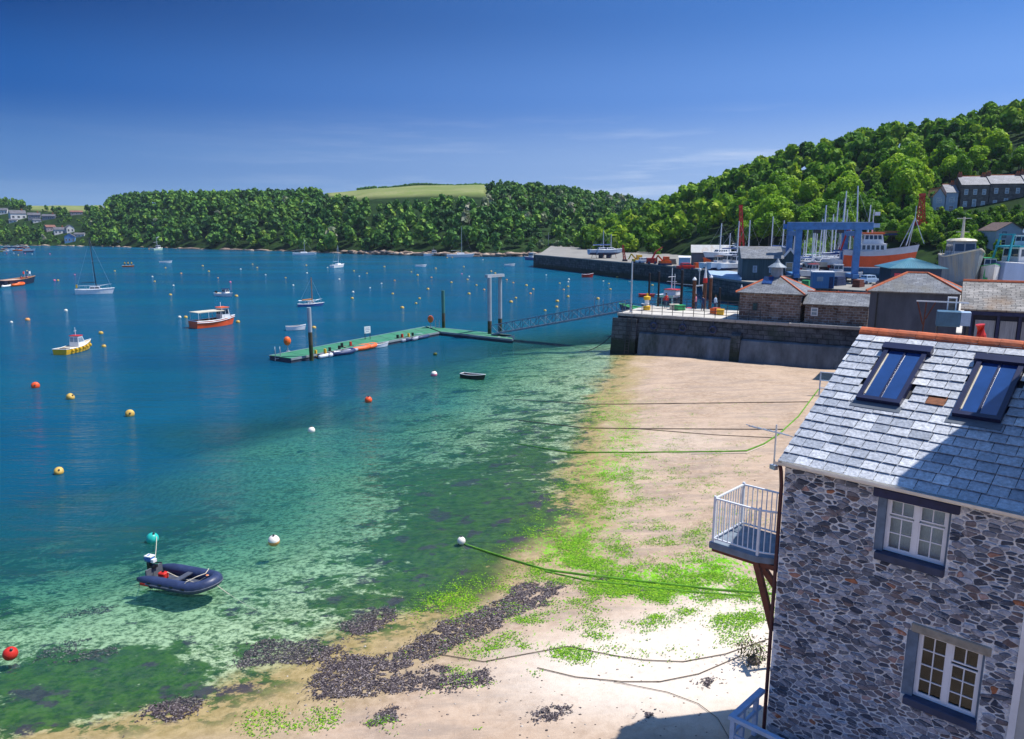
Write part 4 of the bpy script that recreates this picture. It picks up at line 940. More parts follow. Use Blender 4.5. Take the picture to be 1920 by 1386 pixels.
b.add([(NX-.04, pk, pz+.01), (X1, pk, pz+.01), (X1, 6.8, b0+.01), (NX-.04, 6.8, b0+.01), (NX-.04, pk, pz+.12), (X1, pk, pz+.12), (X1, 6.8, b0+.12), (NX-.04, 6.8, b0+.12)], [(0, 3, 2, 1), (4, 5, 6, 7), (0, 1, 5, 4), (1, 2, 6, 5), (2, 3, 7, 6), (3, 0, 4, 7)])
slate_far = bricky('slate_courses', (.13, .14, .16), (.21, .22, .235), (.03, .03, .035), .42, .24, .012, .55, .5, .35, False, stain=(.16, .15, .12))
b.build('roof', slate_far, nb)
b = MB(); b.box(NX-.02, NX+.10, -.05, -.006, .9, TZ-.1); b.build('corner_board', white, nb)
b = MB(); b.box(NX-.02, X1, -.34, -.24, TZ-.17, TZ-.06); b.build('gutter', blackp, nb)
for (a0, a1, c0, c1) in NW:
    b = MB(); b.box(a0, a0+.08, -.06, -.006, c0, c1); b.box(a1-.08, a1, -.06, -.006, c0, c1); b.box(a0+.08, a1-.08, -.06, -.006, c0, c0+.08); b.box(a0+.08, a1-.08, -.06, -.006, c1-.08, c1); b.box(a0+.08, a1-.08, -.065, -.008, (c0+c1)/2-.03, (c0+c1)/2+.03)
    b.box((a0+a1)/2-.015, (a0+a1)/2+.015, -.05, -.008, c0+.08, (c0+c1)/2-.03); b.box((a0+a1)/2-.015, (a0+a1)/2+.015, -.05, -.008, (c0+c1)/2+.03, c1-.08)
    w_ = b.build('window', framew, nb)
    for d0, d1 in ((c0+.08, (c0+c1)/2-.03), ((c0+c1)/2+.03, c1-.08)):
        p = MB(); p.box(a0+.08, a1-.08, -.03, -.012, d0, d1); p.build('pane', glassd, w_)
    b = MB(); b.box(a0-.08, a1+.08, -.12, -.006, c0-.10, c0-.004); b.build('sill', M('slate_sill', None), nb)
# ================================================================== FRONT QUAY
QX = Vector((.871, -.491, 0)); QY = Vector((.491, .871, 0)); QA = math.atan2(-.491, .871)
QZ = 4.45
qc = at(1095, 605, QZ); qc = Vector((qc.x, qc.y, 0)); QLEN = 34; QDEP = 9.2
quay = thing('stone_quay', 'dark battered stone quay with a pale deck in front of the harbour basin', 'quay', qc, QA)
quaym = bricky('quay_masonry', (.060, .070, .085), (.085, .095, .11), (.035, .04, .05), .8, .36, .035, .85, .6, .75, True, stain=(.025, .045, .035), tide=1.6)
apron = M('quay_apron', (.11, .135, .165), .85, .5, .8, bump=.6, bscale=2.5, dirt=(.025, .04, .035), dirt_amt=.9, stretch=(1, 1, .35))
def prism_yz(b, prof, x0, x1, m=0):
    n = len(prof); b.add([(x0, y, z) for y, z in prof]+[(x1, y, z) for y, z in prof], [tuple(range(n-1, -1, -1)), tuple(range(n, 2*n))]+[(k, (k+1) % n, n+(k+1) % n, n+k) for k in range(n)], m)
b = MB(); prism_yz(b, [(.0, 2.7), (.22, QZ-.28), (QDEP, QZ-.28), (QDEP+.3, -2), (.0, -2)], -.0, QLEN)
b.add([(-.9, -.5, -2), (0, -.5, -2), (.0, .1, QZ-.28), (0, QDEP, QZ-.28), (-.9, QDEP+.4, -2)], [(0, 2, 3, 4), (0, 1, 2)])
b.build('wall', quaym, quay)
for k, (x0, x1) in enumerate(((2.7, 12.6), (13.6, 34))):
    b = MB(); prism_yz(b, [(.0, -2), (.0, 2.55), (-.45, 2.45), (-1.35, -2)], x0, x1); b.build('apron', apron, quay)
b = MB(); prism_yz(b, [(.0, -2), (.0, QZ-.5), (-.25, QZ-.5), (-1.1, -2)], -.5, 2.3); b.build('buttress', quaym, quay)
b = MB(); prism_yz(b, [(.0, -2), (.0, 3.2), (-.55, 2.9), (-1.2, -2)], 12.62, 13.55); b.build('buttress', quaym, quay)
b = MB()
for s_ in (-.22, .22): b.bar((1.5+s_, -1.18, -.2), (1.5+s_, -.28, QZ-.3), .06)
ldr = b.build('ladder', darksteel, quay); b = MB()
for k in range(15): f = (k+.5)/15; b.bar((1.28, -1.18+.9*f, -.2+(QZ-.1)*f), (1.72, -1.18+.9*f, -.2+(QZ-.1)*f), .04)
b.build('rungs', darksteel, ldr)
for x in (4.2, 7.4, 10.6):
    b = MB(); b.path([(x+.34*math.cos(a), -.12, 3.3+.34*math.sin(a)) for a in [2*math.pi*k/12 for k in range(12)]], .11, 7, closed=True); b.bar((x, -.10, 3.7), (x, .02, QZ-.2), .03); b.build('tyre_fender', rubber, quay, smooth=True)
# coping stones and deck
deckm = M('quay_deck', (.50, .47, .42), .9, .15, .6, bump=.2, dirt=(.32, .30, .27), dirt_amt=.5)
x = -.1; r_ = random.Random(4)
while x < QLEN:
    w = r_.uniform(.9, 1.4); b = MB(); b.box(x, min(x+w-.03, QLEN), .05+r_.uniform(-.03, .03), .85, QZ-.27, QZ+r_.uniform(-.01, .02)); b.build('coping_stone', M('granite_coping', (.36, .34, .32), .85, .2, 3, bump=.3), quay); x += w
b = MB(); b.box(-.1, QLEN, .88, QDEP, QZ-.275, QZ-.03); b.build('deck', deckm, quay)
def railing(name, P0, P1, n, h, label, rails=3, mat=darksteel, r=.028):
    P0, P1 = Vector(P0), Vector(P1); rt = thing(name, label, 'railing', P0)
    D = P1-P0
    for k in range(n+1):
        p = D*(k/n); b = MB(); b.tube(p, p+Vector((0, 0, h)), r*1.25, n=6); b.build('post', mat, rt)
    for q in range(rails):
        zz = h*(q+1)/rails; b = MB(); b.tube(Vector((0, 0, zz)), D+Vector((0, 0, zz)), r, n=6); b.build('rail', mat, rt)
    return rt
def qp(x, y, z=0): return qc+QX*x+QY*y+Vector((0, 0, z))
railing('quay_railing', qp(.3, .5, QZ), qp(15.2, .5, QZ), 13, 1.05, 'dark steel railing along the front edge of the pale quay deck')
railing('quay_railing', qp(.3, 8.7, QZ), qp(17, 8.7, QZ), 14, 1.05, 'dark steel railing along the back of the quay deck beside the basin')
LM['quay'] = (1165, 605)
# lamp pole and piles
lp = thing('lamp_pole', 'tall slim grey pole at the seaward corner of the quay', 'pole', qp(.9, 1.6, QZ)); b = MB(); b.tube((0, 0, 0), (0, 0, 5.6), .11, .08); b.build('shaft', alu, lp); b = MB(); b.bar((-.35, 0, 3.4), (.05, 0, 3.4), .09); b.build('arm', alu, lp); b = MB(); b.box(-.18, .18, -.18, .18, 0, .05); b.build('base_plate', alu, lp)
pilem = M('tarred_pile', (.014, .009, .012), .7, .4, 2, bump=.3); pileb = M('brown_pile', (.13, .05, .025), .8, .35, 2, bump=.3)
PIL = [(1127, 553, 'black', .13, 'slim black pile rising behind the quay rail, left of the others'), (1145.5, 551, 'black', .13, 'slim black pile second from the left behind the quay rail'), (1175, 549, 'black', .17, 'tall black pile in front of the fishing boat rigging'),
       (1191, 562, 'brown', .22, 'dark red brown pile with a small white cap right of the fishing boat'), (1204.5, 555, 'brown', .24, 'tall brown pile with a red and white top'), (1212, 559, 'brown', .19, 'light brown pile beside the red topped one'), (1224, 572, 'black', .12, 'thin dark pile at the right end of the deck'), (1251.5, 572, 'black', .10, 'thin dark pile with a white tip near the stone store roof')]
for px, py, kind, r_p, lb in PIL:
    yy = 9.9 if px < 1250 else 10.2
    P = qp(0, yy); L_ = reach(P, QX, px); B_ = P+QX*L_; zc = proj(B_+Vector((0, 0, 6)))[2]; top_ = atd(px, py, zc).z
    o = thing('mooring_pile', lb, 'pile', (B_.x, B_.y, 0), 0, 'mooring piles behind the quay'); b = MB(); b.tube((0, 0, -3), (0, 0, top_-(.9 if px == 1204.5 else 0)), r_p, r_p*.9, 9); b.build('shaft', pilem if kind == 'black' else pileb, o)
    b = MB()
    if px == 1204.5: b.tube((0, 0, top_-.9), (0, 0, top_-.35), r_p*1.1, r_p, 9, 0); b.tube((0, 0, top_-.349), (0, 0, top_+1.0), r_p*.8, r_p*.1, 9, 1); b.build('marker_cone', [redp, white], o)
    elif kind == 'brown' or px > 1250: b.lathe([(r_p*1.05, 0), (r_p*1.1, .12), (.02, .4)], 9, (0, 0, top_)); b.build('cap', white, o)
    else: b.lathe([(r_p*1.05, 0), (r_p*.9, .06)], 9, (0, 0, top_)); b.build('cap', darksteel, o)
# ------------------------------------------------------------------ generic buildings
def window_part(root, face, u, z, w, h, W, D, pane=None, frame=None, sill=False):
    b = MB(); fw = min(.09, w*.16); d = .05
    def bx(b, u0, u1, z0, z1, d0, d1):
        if face == 'front': b.box(u0, u1, -d1, -d0, z0, z1)
        elif face == 'left': b.box(-d1, -d0, D-u1, D-u0, z0, z1)
        elif face == 'right': b.box(W+d0, W+d1, u0, u1, z0, z1)
    x0, x1 = u-w/2, u+w/2
    bx(b, x0, x0+fw, z, z+h, .004, d); bx(b, x1-fw, x1, z, z+h, .004, d); bx(b, x0+fw, x1-fw, z, z+fw, .004, d); bx(b, x0+fw, x1-fw, z+h-fw, z+h, .004, d); bx(b, x0+fw, x1-fw, z+h/2-fw*.35, z+h/2+fw*.35, .006, d-.004)
    f = b.build('window', frame or framew, root)
    for z0, z1 in ((z+fw, z+h/2-fw*.35), (z+h/2+fw*.35, z+h-fw)):
        p = MB(); bx(p, x0+fw, x1-fw, z0, z1, .002, .02); p.build('pane', pane or glassl, f)
    return f
def building(name, label, loc, rz, W, D, H, RH, kind, wallm, roofm, over=.3, ridge=None, wins=[], chims=[], group=None, hipf=.5, cat='building', z0=-2.5, ridgem=None):
    root = thing(name, label, cat, loc, rz, group); b = MB()
    if kind == 'gx':    # ridge along x, gables at both ends
        b.add([(0, 0, z0), (0, D, z0), (0, D, H), (0, D/2, H+RH), (0, 0, H), (W, 0, z0), (W, D, z0), (W, D, H), (W, D/2, H+RH), (W, 0, H)],
              [(4, 3, 2, 1, 0), (5, 6, 7, 8, 9), (0, 5, 9, 4), (1, 2, 7, 6), (4, 9, 8, 3), (3, 8, 7, 2)])
    elif kind == 'gy':  # ridge along y, gable faces the viewer
        b.add([(0, 0, z0), (W, 0, z0), (W, 0, H), (W/2, 0, H+RH), (0, 0, H), (0, D, z0), (W, D, z0), (W, D, H), (W/2, D, H+RH), (0, D, H)],
              [(0, 1, 2, 3, 4), (9, 8, 7, 6, 5), (0, 4, 9, 5), (1, 6, 7, 2), (4, 3, 8, 9), (2, 7, 8, 3)])
    else: b.box(0, W, 0, D, z0, H)
    b.build('wall', wallm, root)
    o_ = over; th = .12; b = MB()
    def slab(P):
        P = [Vector(p) for p in P]; nrm = (P[1]-P[0]).cross(P[2]-P[0]).normalized(); nrm = nrm if nrm.z > 0 else -nrm
        Q = [p+nrm*th for p in P]; n_ = len(P); P = [p+nrm*.012 for p in P]
        b.add(P+Q, [tuple(range(n_-1, -1, -1)), tuple(range(n_, 2*n_))]+[(k, (k+1) % n_, n_+(k+1) % n_, n_+k) for k in range(n_)])
    if kind == 'gx':
        sl = RH/(D/2); slab([(-o_, -o_, H-o_*sl), (W+o_, -o_, H-o_*sl), (W+o_, D/2, H+RH), (-o_, D/2, H+RH)]); slab([(W+o_, D+o_, H-o_*sl), (-o_, D+o_, H-o_*sl), (-o_, D/2, H+RH), (W+o_, D/2, H+RH)])
        rl = [((-o_, D/2, H+RH+.12), (W+o_, D/2, H+RH+.12))]
    elif kind == 'gy':
        sl = RH/(W/2); slab([(-o_, -o_, H-o_*sl), (W/2, -o_, H+RH), (W/2, D+o_, H+RH), (-o_, D+o_, H-o_*sl)]); slab([(W+o_, D+o_, H-o_*sl), (W/2, D+o_, H+RH), (W/2, -o_, H+RH), (W+o_, -o_, H-o_*sl)])
        rl = [((W/2, -o_, H+RH+.12), (W/2, D+o_, H+RH+.12))]
    elif kind == 'hip':
        hx = hipf*D*.5*2*.5; hx = min(hx, W/2-.05); A_, B_2 = (hx, D/2, H+RH), (W-hx, D/2, H+RH)
        c = [(-o_, -o_, H), (W+o_, -o_, H), (W+o_, D+o_, H), (-o_, D+o_, H)]
        slab([c[0], c[1], B_2, A_]); slab([c[2], c[3], A_, B_2]); slab([c[3], c[0], A_]); slab([c[1], c[2], B_2])
        rl = [(A_, B_2), (c[0], A_), (c[3], A_), (c[1], B_2), (c[2], B_2)]; rl = [(Vector(p)+Vector((0, 0, .1)), Vector(q)+Vector((0, 0, .1))) for p, q in rl]
    b.build('roof', roofm, root)
    if ridge:
        b = MB()
        for p, q in rl:
            b.path([p, q], ridge, 6)
        b.build('ridge_tiles', ridgem or terrac, root)
    for wv in wins: window_part(root, *wv[:5], W, D, *(wv[5:]))
    for (x, y, w, h, m_) in chims:
        c = MB(); c.box(x-w/2, x+w/2, y-w*.35, y+w*.35, H, H+RH+h); c = c.build('chimney', m_, root)
        for s_ in (-.25, .25): p = MB(); p.lathe([(.13, 0), (.10, .45)], 8, (x+s_*w, y, H+RH+h)); p.build('chimney_pot', terrac, c)
    return root
storem = bricky('store_rubble', (.13, .075, .06), (.24, .18, .15), (.26, .25, .25), .42, .2, .03, .9, .8, .7, True)
# stone store with hipped roof, lantern and lower wing
sP = qp(0, 1.1); sL = reach(sP+Vector((0, 0, QZ)), QX, 1252); S0 = sP+QX*sL
sW = reach(S0+Vector((0, 0, QZ+2.6)), QX, 1334)
store = building('stone_store', 'brown rubble stone store with hipped slate roof and grey lantern on the quay', (S0.x, S0.y, QZ-.25), QA, sW, 5.6, 2.95, 1.75, 'hip', storem, slate_far, .35, .12, [('front', 1.6, 1.2, .5, .8, glassd, darksteel)], hipf=1.15, z0=-.4)
b = MB(); b.lathe([(.62, -.1), (.58, .85)], 10, (sW/2, 2.8, 4.6)); lan = b.build('lantern', M('lantern_grey', (.26, .29, .33), .6, .15, 3), store)
b = MB(); b.lathe([(.95, 0), (.95, .07), (.3, .5), (.05, .95)], 12, (sW/2, 2.8, 5.46)); b.build('lantern_cap', M('lantern_lead', (.20, .24, .28), .5, .2, 3), lan)
b = MB(); b.add([(1.9, 1.05, 3.78), (2.9, 1.05, 3.78), (2.9, 2.2, 4.42), (1.9, 2.2, 4.42), (1.9, 1.0, 3.93), (2.9, 1.0, 3.93), (2.9, 2.15, 4.57), (1.9, 2.15, 4.57)], [(0, 3, 2, 1), (4, 5, 6, 7), (0, 1, 5, 4), (1, 2, 6, 5), (2, 3, 7, 6), (3, 0, 4, 7)]); b.build('roof_light', skyglass, store)
wW = reach(S0+QX*(sW+.02)+Vector((0, 0, QZ+2)), QX, 1422)
Wp = S0+QX*(sW+.42)
wing = building('stone_outbuilding', 'low rubble outbuilding with plain slate roof joined right of the stone store', (Wp.x, Wp.y, QZ-.25), QA, wW-.4, 4.2, 2.15, .95, 'gx', storem, slate_far, .2, .09, [('front', .9, 1.0, .65, .8, glassl, white)], z0=-.4)
# dark rendered building with hip roof
darkr = M('dark_render', (.075, .085, .11), .85, .35, .5, bump=.3, dirt=(.03, .035, .06), dirt_amt=.7, stretch=(1, 1, .3))
C0 = atd(1424, 577, 66); cw_ = reach(C0, QX, 1541)
bc = building('rendered_store', 'tall dark rendered building with hipped slate roof right of the stone outbuilding', (C0.x, C0.y, C0.z-4.6), QA, cw_, 5.2, 4.6, 1.45, 'hip', darkr, slate_far, .3, .13, [], hipf=1.0, z0=-1.2)
b = MB(); b.box(.55, .66, -.06, -.004, -.5, 4.5); b.build('downpipe', blackp, bc)
# slate roofed building at the right with timber bays
D0p = atd(1549, 598, 47); dw = reach(D0p, QX, 1700)
slate_old = bricky('old_slate_courses', (.17, .165, .16), (.30, .28, .26), (.04, .035, .035), .38, .22, .014, .6, .7, .5, False, stain=(.24, .13, .05))
bd_ = building('timber_bay_store', 'slate roofed store with navy timber posts and pale curtained bays behind the ridge', (D0p.x, D0p.y, D0p.z-4.4), QA, dw, 5.5, 4.4, 1.35, 'gx', M('bay_dark', (.02, .022, .04), .8, .3, 2), slate_old, .3, .12, [], z0=-1)
navyt = M('navy_timber', None)
for x in (.25, 1.65, 2.75, 3.85, 4.6): b = MB(); b.box(x, x+.16, -.12, -.004, 0, 4.3); b.build('post', navyt, bd_)
for x0, x1 in ((.55, 1.60), (1.85, 2.70), (2.95, 3.80)): b = MB(); b.box(x0, x1, -.05, -.003, .6, 3.7); b.build('bay_panel', M('pale_panel', (.30, .31, .33), .7, .3, 3, stretch=(5, 1, .3)), bd_)
b = MB(); b.box(-.1, dw, -.30, -.18, 4.02, 4.24); b.build('fascia', navyt, bd_)
cg0 = D0p+QX*4.3-QY*.9
cgb = building('gabled_porch', 'slate roofed cross gable with deep blue flank beside the timber bay store', (cg0.x, cg0.y, D0p.z-4.4), QA, 3.6, 5, 4.15, 1.75, 'gy', M('deep_blue_cladding', (.012, .022, .15), .6, .2, 2), slate_old, .25, None, [('front', 1.8, 2.2, .8, 1.1, glassd, white)], z0=-1)
# extractor plant and frame between them
fp = thing('flue_bend', 'red and white bent flue pipe rising behind the orange ridge', 'flue', atd(1571, 648, 30)); b = MB(); b.path([(0, 0, -2.2), (0, 0, -.5), (-.02, 0, -.05)], .16, 10); b.build('white_section', M('flue_white', (.6, .63, .68), .5, .1, 3), fp); b = MB(); b.path([(-.02, 0, -.05), (-.14, 0, .45), (-.22, 0, .85)], .17, 10); b.build('red_section', redp, fp)
acp = atd(1509, 622, 42); ac = thing('air_unit', 'grey blue box shaped air handling unit on a small frame behind the orange ridge', 'air unit', (acp.x, acp.y, acp.z), QA+.05)
b = MB(); b.box(0, 1.15, 0, .9, .0, .82); b.build('casing', M('unit_blue', (.06, .15, .24), .5, .2, 2), ac, bevel=.03); b = MB(); b.box(1.155, 1.62, .02, .88, .08, .8); b.build('end_panel', paleb, ac); b = MB()
for k in range(6): b.box(.1+.17*k, .2+.17*k, -.02, -.003, .12, .7)
b.build('louvres', M('unit_blue', None), ac)
for k in (0.05, 1.5): b = MB(); b.box(k, k+.08, .1, .8, -2.6, -.004); b.build('leg', darksteel, ac)
wfm = thing('roof_frame', 'white horizontal bar on red brown trestle legs in front of the dark rendered building', 'frame', tuple(atd(1484, 589, 43)), QA)
b = MB(); b.bar((0, 0, 0), (2.55, 0, 0), .07); b.build('top_bar', white, wfm)
for p0, p1 in (((.5, 0, -.03), (.45, 0, -2.0)), ((.05, 0, -.03), (.42, 0, -1.3)), ((.95, 0, -.04), (.52, 0, -1.0))): b = MB(); b.bar(p0, p1, .07); b.build('leg', rustwood, wfm)
b = MB(); b.bar((0.0, 0, -1.95), (1.2, 0, -2.02), .10, .16); b.build('lower_bar', white, wfm)
wf2 = thing('vent_hood', 'narrow white open fronted vent hood above the grey blue air unit', 'vent hood', tuple(atd(1523, 601, 42.6)), QA); b = MB(); b.box(0, .07, 0, .25, 0, .72); b.box(.40, .47, 0, .25, 0, .72); b.box(.07, .40, 0, .25, .65, .72); b.build('casing', white, wf2); b = MB(); b.box(.07, .4, .2, .24, 0, .65); b.build('back_panel', greywood, wf2)
fl = MB(); fl.box(0, 3.4, -.2, 2.2, -3.6, -2.6); fo = fl.build('flat_roof', concrete, None); fo.location = acp+Vector((-1.3, 0, 0)); fo.rotation_euler = (0, 0, QA); tag(fo, 'low flat concrete roof carrying the air unit', 'roof')
# land behind and beneath these buildings
b = MB(); c1_ = qp(0, 9.2); c1_ = c1_+QX*reach(c1_+Vector((0, 0, 4.4)), QX, 1427); c2_ = at(1436, 576.5, 4.4)
gp = [qp(17, .3), qp(40, .3), qp(46, -20), qp(70, -45), qp(120, -60), qp(180, 60), Vector((c2_.x+60, c2_.y+25, 0)), c2_, c1_, qp(17, 9.2)]
b.prism([(p.x, p.y) for p in gp], -3, QZ-.04); o = b.build('quayside_ground', deckm); tag(o, 'worn quayside ground under the stores', kind='structure')
b = MB(); sw = [qp(33.5, .4), qp(34, .4), Vector((24, 26, 0)), Vector((23.3, 26, 0))]; b.prism([(p.x, p.y) for p in sw], -1, 3.2); o = b.build('sea_wall', quaym); tag(o, 'stone sea wall at the back of the beach behind the stone house', 'wall')
# little ladder rail on the beach
lr = ghit(1357, 712); o = thing('beach_steps_rail', 'small blue grey steps rail at the left edge of the slate roof', 'railing', lr, QA)
for x in (0, .9, 1.6): b = MB(); b.tube((x, 0, -.3), (x, 0, 1.9), .05, n=6); b.build('post', paleb, o)
for z in (.6, 1.2, 1.85): b = MB(); b.tube((0, 0, z), (1.6, 0, z), .04, n=6); b.build('rail', paleb, o)
# ================================================================== PONTOON, PILES, GANGWAY
PZ = .5
pdeck = M('green_decking', (.035, .19, .105), .8, .25, .7, dirt=(.09, .17, .14), dirt_amt=.5)
A0, A1 = at(641, 660, PZ), at(669, 664, PZ); Bn, Bf = at(872, 630, PZ), at(846, 622, PZ)
def quad_pont(name, p, label):
    c = sum(p, Vector())/4; c.z = 0; root = thing(name, label, 'pontoon', c)
    l2 = [(q.x-c.x, q.y-c.y) for q in p]; b = MB(); b.prism(l2, -.4, PZ-.08); b.build('float', M('pontoon_float', (.03, .035, .06), .6, .3, 1), root)
    u = Vector((l2[3][0]-l2[0][0], l2[3][1]-l2[0][1], 0)); w = Vector((l2[2][0]-l2[1][0], l2[2][1]-l2[1][1], 0)); n = max(4, int(u.length/2.4))
    for k in range(n):
        a, c_ = k/n+.0015, (k+1)/n-.0015; q0 = Vector((*l2[0], 0)); q1 = Vector((*l2[1], 0))
        pp = [q0+u*a, q1+w*a, q1+w*c_, q0+u*c_]; b = MB(); b.prism([(q.x, q.y) for q in pp], PZ-.078, PZ); b.build('deck_panel', pdeck, root)
    for s_ in (0, 1):
        q0 = Vector((*l2[s_], PZ)); q1 = q0+(u if s_ == 0 else w); b = MB(); b.bar(q0+Vector((0, 0, -.1)), q1+Vector((0, 0, -.1)), .12, .22); b.build('edge_beam', M('grey_edge_beam', (.22, .26, .28), .7, .2, 1), root)
    return root
quad_pont('pontoon', [A0, A1, at(862, 629.5, PZ), at(843, 622.5, PZ)], 'long green decked pontoon running from the white topped pile to the bend')
quad_pont('pontoon', [at(845, 622, PZ), at(864, 629, PZ), at(958, 639, PZ), at(956, 633.5, PZ)], 'shorter green decked pontoon from the bend to the foot of the gangway')
LM['pont'] = (760, 645)
def pile(px, pyb, pyt, r, label, topm, botm, frac=.5, mid=None):
    P = at(px, pyb, 0); zc = proj(P+Vector((0, 0, 3)))[2]; H_ = atd(px, pyt, zc).z; o = thing('pontoon_pile', label, 'pile', P, 0, 'steel piles holding the pontoon')
    zs = H_*(1-frac); b = MB(); b.tube((0, 0, -4), (0, 0, zs*.55), r, n=12); b.build('weedy_foot', M('weedy_pile', (.03, .045, .012), .9, .4, 2), o)
    b = MB(); b.tube((0, 0, zs*.551), (0, 0, zs), r, n=12); b.build('stained_middle', M('stained_pile', (.075, .055, .03), .8, .4, 1.5), o)
    b = MB(); b.tube((0, 0, zs+.001), (0, 0, H_), r, n=12); b.build('upper_section', topm, o); return o, P, H_
pwhite = M('galvanised', (.34, .37, .42), .45, .15, 1.5)
pgrn = M('green_steel', (.05, .16, .14), .6, .3, 1)
pile(696, 667, 597, .22, 'thick steel pile with a white upper half near the left end of the pontoon', pwhite, None, .46)
pile(868, 629, 575, .22, 'dark green steel pile behind the bend of the pontoon', pgrn, None, .55)
_, G1, GH1 = pile(928, 637, 558, .26, 'front leg of the white gate frame at the gangway foot', pwhite, None, .72)
_, G2, GH2 = pile(941.5, 633, 556.5, .26, 'rear leg of the white gate frame at the gangway foot', pwhite, None, .72)
b = MB(); b.bar(G1+Vector((-.4, 0, GH1+.15)), G2+Vector((.4, 0, GH2+.15)), .5, .35); o = b.build('gate_frame_beam', pwhite); tag(o, 'white beam capping the two tall piles over the gangway foot', 'beam')
# gangway truss
g0 = at(934, 632, PZ+.1); g1 = qp(-.1, 3.2, QZ); gw = thing('gangway', 'long blue grey lattice gangway sloping from the pontoon up to the quay', 'gangway', g0)
D_ = g1-g0; side = Vector((-D_.y, D_.x, 0)).normalized()*.75; gm_ = M('gangway_steel', (.16, .22, .30), .5, .2, 2)
b = MB(); b.bar(Vector((0, 0, .05)), D_+Vector((0, 0, .05)), 1.4, .08); b.build('walkway', M('walkway_dark', (.05, .065, .09), .7, .2, 2), gw)
for s_ in (-1, 1):
    o_ = side*s_; tb = MB(); tb.bar(o_, D_+o_, .14, .2); tb.bar(o_+Vector((0, 0, 1.15)), D_+o_+Vector((0, 0, 1.15)), .09, .09); n = 16
    for k in range(n+1):
        p = D_*(k/n)+o_; tb.bar(p, p+Vector((0, 0, 1.15)), .06)
        if k < n: q = D_*((k+1)/n)+o_; tb.bar(p if k % 2 else p+Vector((0, 0, 1.12)), (q+Vector((0, 0, 1.12))) if k % 2 else q, .05)
    tb.build('side_truss', gm_, gw)
for k in (9, 12, 13):
    p = D_*(k/16)+side; b = MB(); b.bar(p, p+Vector((0, 0, 2.3 if k == 12 else 1.7)), .09); b.build('post', pwhite, gw)
# life ring posts and sign on the pontoon
def liferack(px, py, lb):
    P = at(px, py, PZ); o = thing('lifebuoy_post', lb, 'lifebuoy post', P); b = MB(); b.box(-.05, .05, -.05, .05, 0, .75); b.build('post', pwhite, o)
    b = MB(); b.sphere((0, 0, 1.15), .40, 14, sz=1.25); b.build('lifebuoy_case', orangep, o); b = MB(); b.box(-.2, .2, -.2, .2, 0, .05); b.build('foot', pwhite, o)
liferack(665, 655, 'bright orange lifebuoy case on a post at the left end of the pontoon'); liferack(851, 624, 'bright orange red lifebuoy case on a post at the bend of the pontoon')
P = at(769, 639, PZ); sg = thing('notice_board', 'square white notice board standing on the middle of the pontoon', 'notice board', P, .75)
for s_ in (-.35, .35): b = MB(); b.box(s_-.03, s_+.03, -.03, .03, 0, .85); b.build('post', darksteel, sg)
b = MB(); b.box(-.42, .42, -.03, .03, .72, 1.55); b.build('board', white, sg)
b = MB()
for k, w in enumerate((.5, .62, .42)): b.box(-w/2, w/2, -.036, -.031, 1.32-.2*k, 1.39-.2*k)
b.build('print', M('faded_print', (.25, .3, .45), .8, .2, 3), sg)
for px, py, lb in ((652, 661, 'small pale ladder hoop at the left tip of the pontoon'), (860, 624, 'small pale ladder hoop beside the dark green pile')):
    P = at(px, py, PZ); o = thing('ladder_hoop', lb, 'ladder', P, .2)
    for s_ in (-.25, .25): b = MB(); b.path([(s_, .3, 0), (s_, .3, .8), (s_, 0, 1.0), (s_, -.35, .8), (s_, -.4, -.4)], .03, 6); b.build('hoop', pwhite, o)
    for z in (-.2, .05, .3): b = MB(); b.bar((-.25, -.38, z), (.25, -.38, z), .04); b.build('rung', pwhite, o)
# ================================================================== BOATYARD
YZ = 4.2
def yp(px, py, z=YZ): return at(px, py, z)
edge = [(985, 528.5), (1050, 534), (1100, 538.5), (1150, 542), (1176, 545), (1208, 548), (1214, 557), (1254, 563), (1330, 571), (1440, 577)]
ep = [yp(*q) for q in edge]
far_side = [(ep[-1].x+70, ep[-1].y-10), (200, 240), (110, 330), (20, 400), (ep[0].x+3, ep[0].y+14)]
b = MB(); poly = [(p.x, p.y) for p in ep]+far_side
# clip the far side so that it stays in front of the opposite hill
b.prism(poly, YZ-.3, YZ); o = b.build('boatyard_ground', M('yard_concrete', (.24, .23, .21), .9, .2, .25, bump=.2, dirt=(.13, .13, .12), dirt_amt=.6)); tag(o, 'worn concrete ground of the boatyard', kind='structure')
b = MB(); b.prism([(p[0]*1.0, p[1]*1.0) for p in poly], -4, YZ-.302); yq = b.build('boatyard_quay', bricky('yard_masonry', (.045, .055, .062), (.09, .10, .105), (.02, .025, .03), 1.1, .5, .04, .85, .7, .7, True, stain=(.02, .04, .03), tide=1.2)); tag(yq, 'long dark masonry quay wall along the front of the boatyard', 'quay')
# pale shingle strip at its foot
sh = [at(px, py, .02) for px, py in ((1040, 548), (1075, 551), (1100, 555), (1140, 560), (1190, 563), (1212, 562), (1212, 556), (1150, 551), (1100, 547), (1050, 543))]
b = MB(); b.prism([(p.x, p.y) for p in sh], -1, .16); o = b.build('shingle_strip', M('shingle', (.30, .22, .16), .9, .3, .4, bump=.4, dirt=(.12, .16, .04), dirt_amt=.6)); tag(o, 'strip of brown shingle below the boatyard quay', kind='structure')
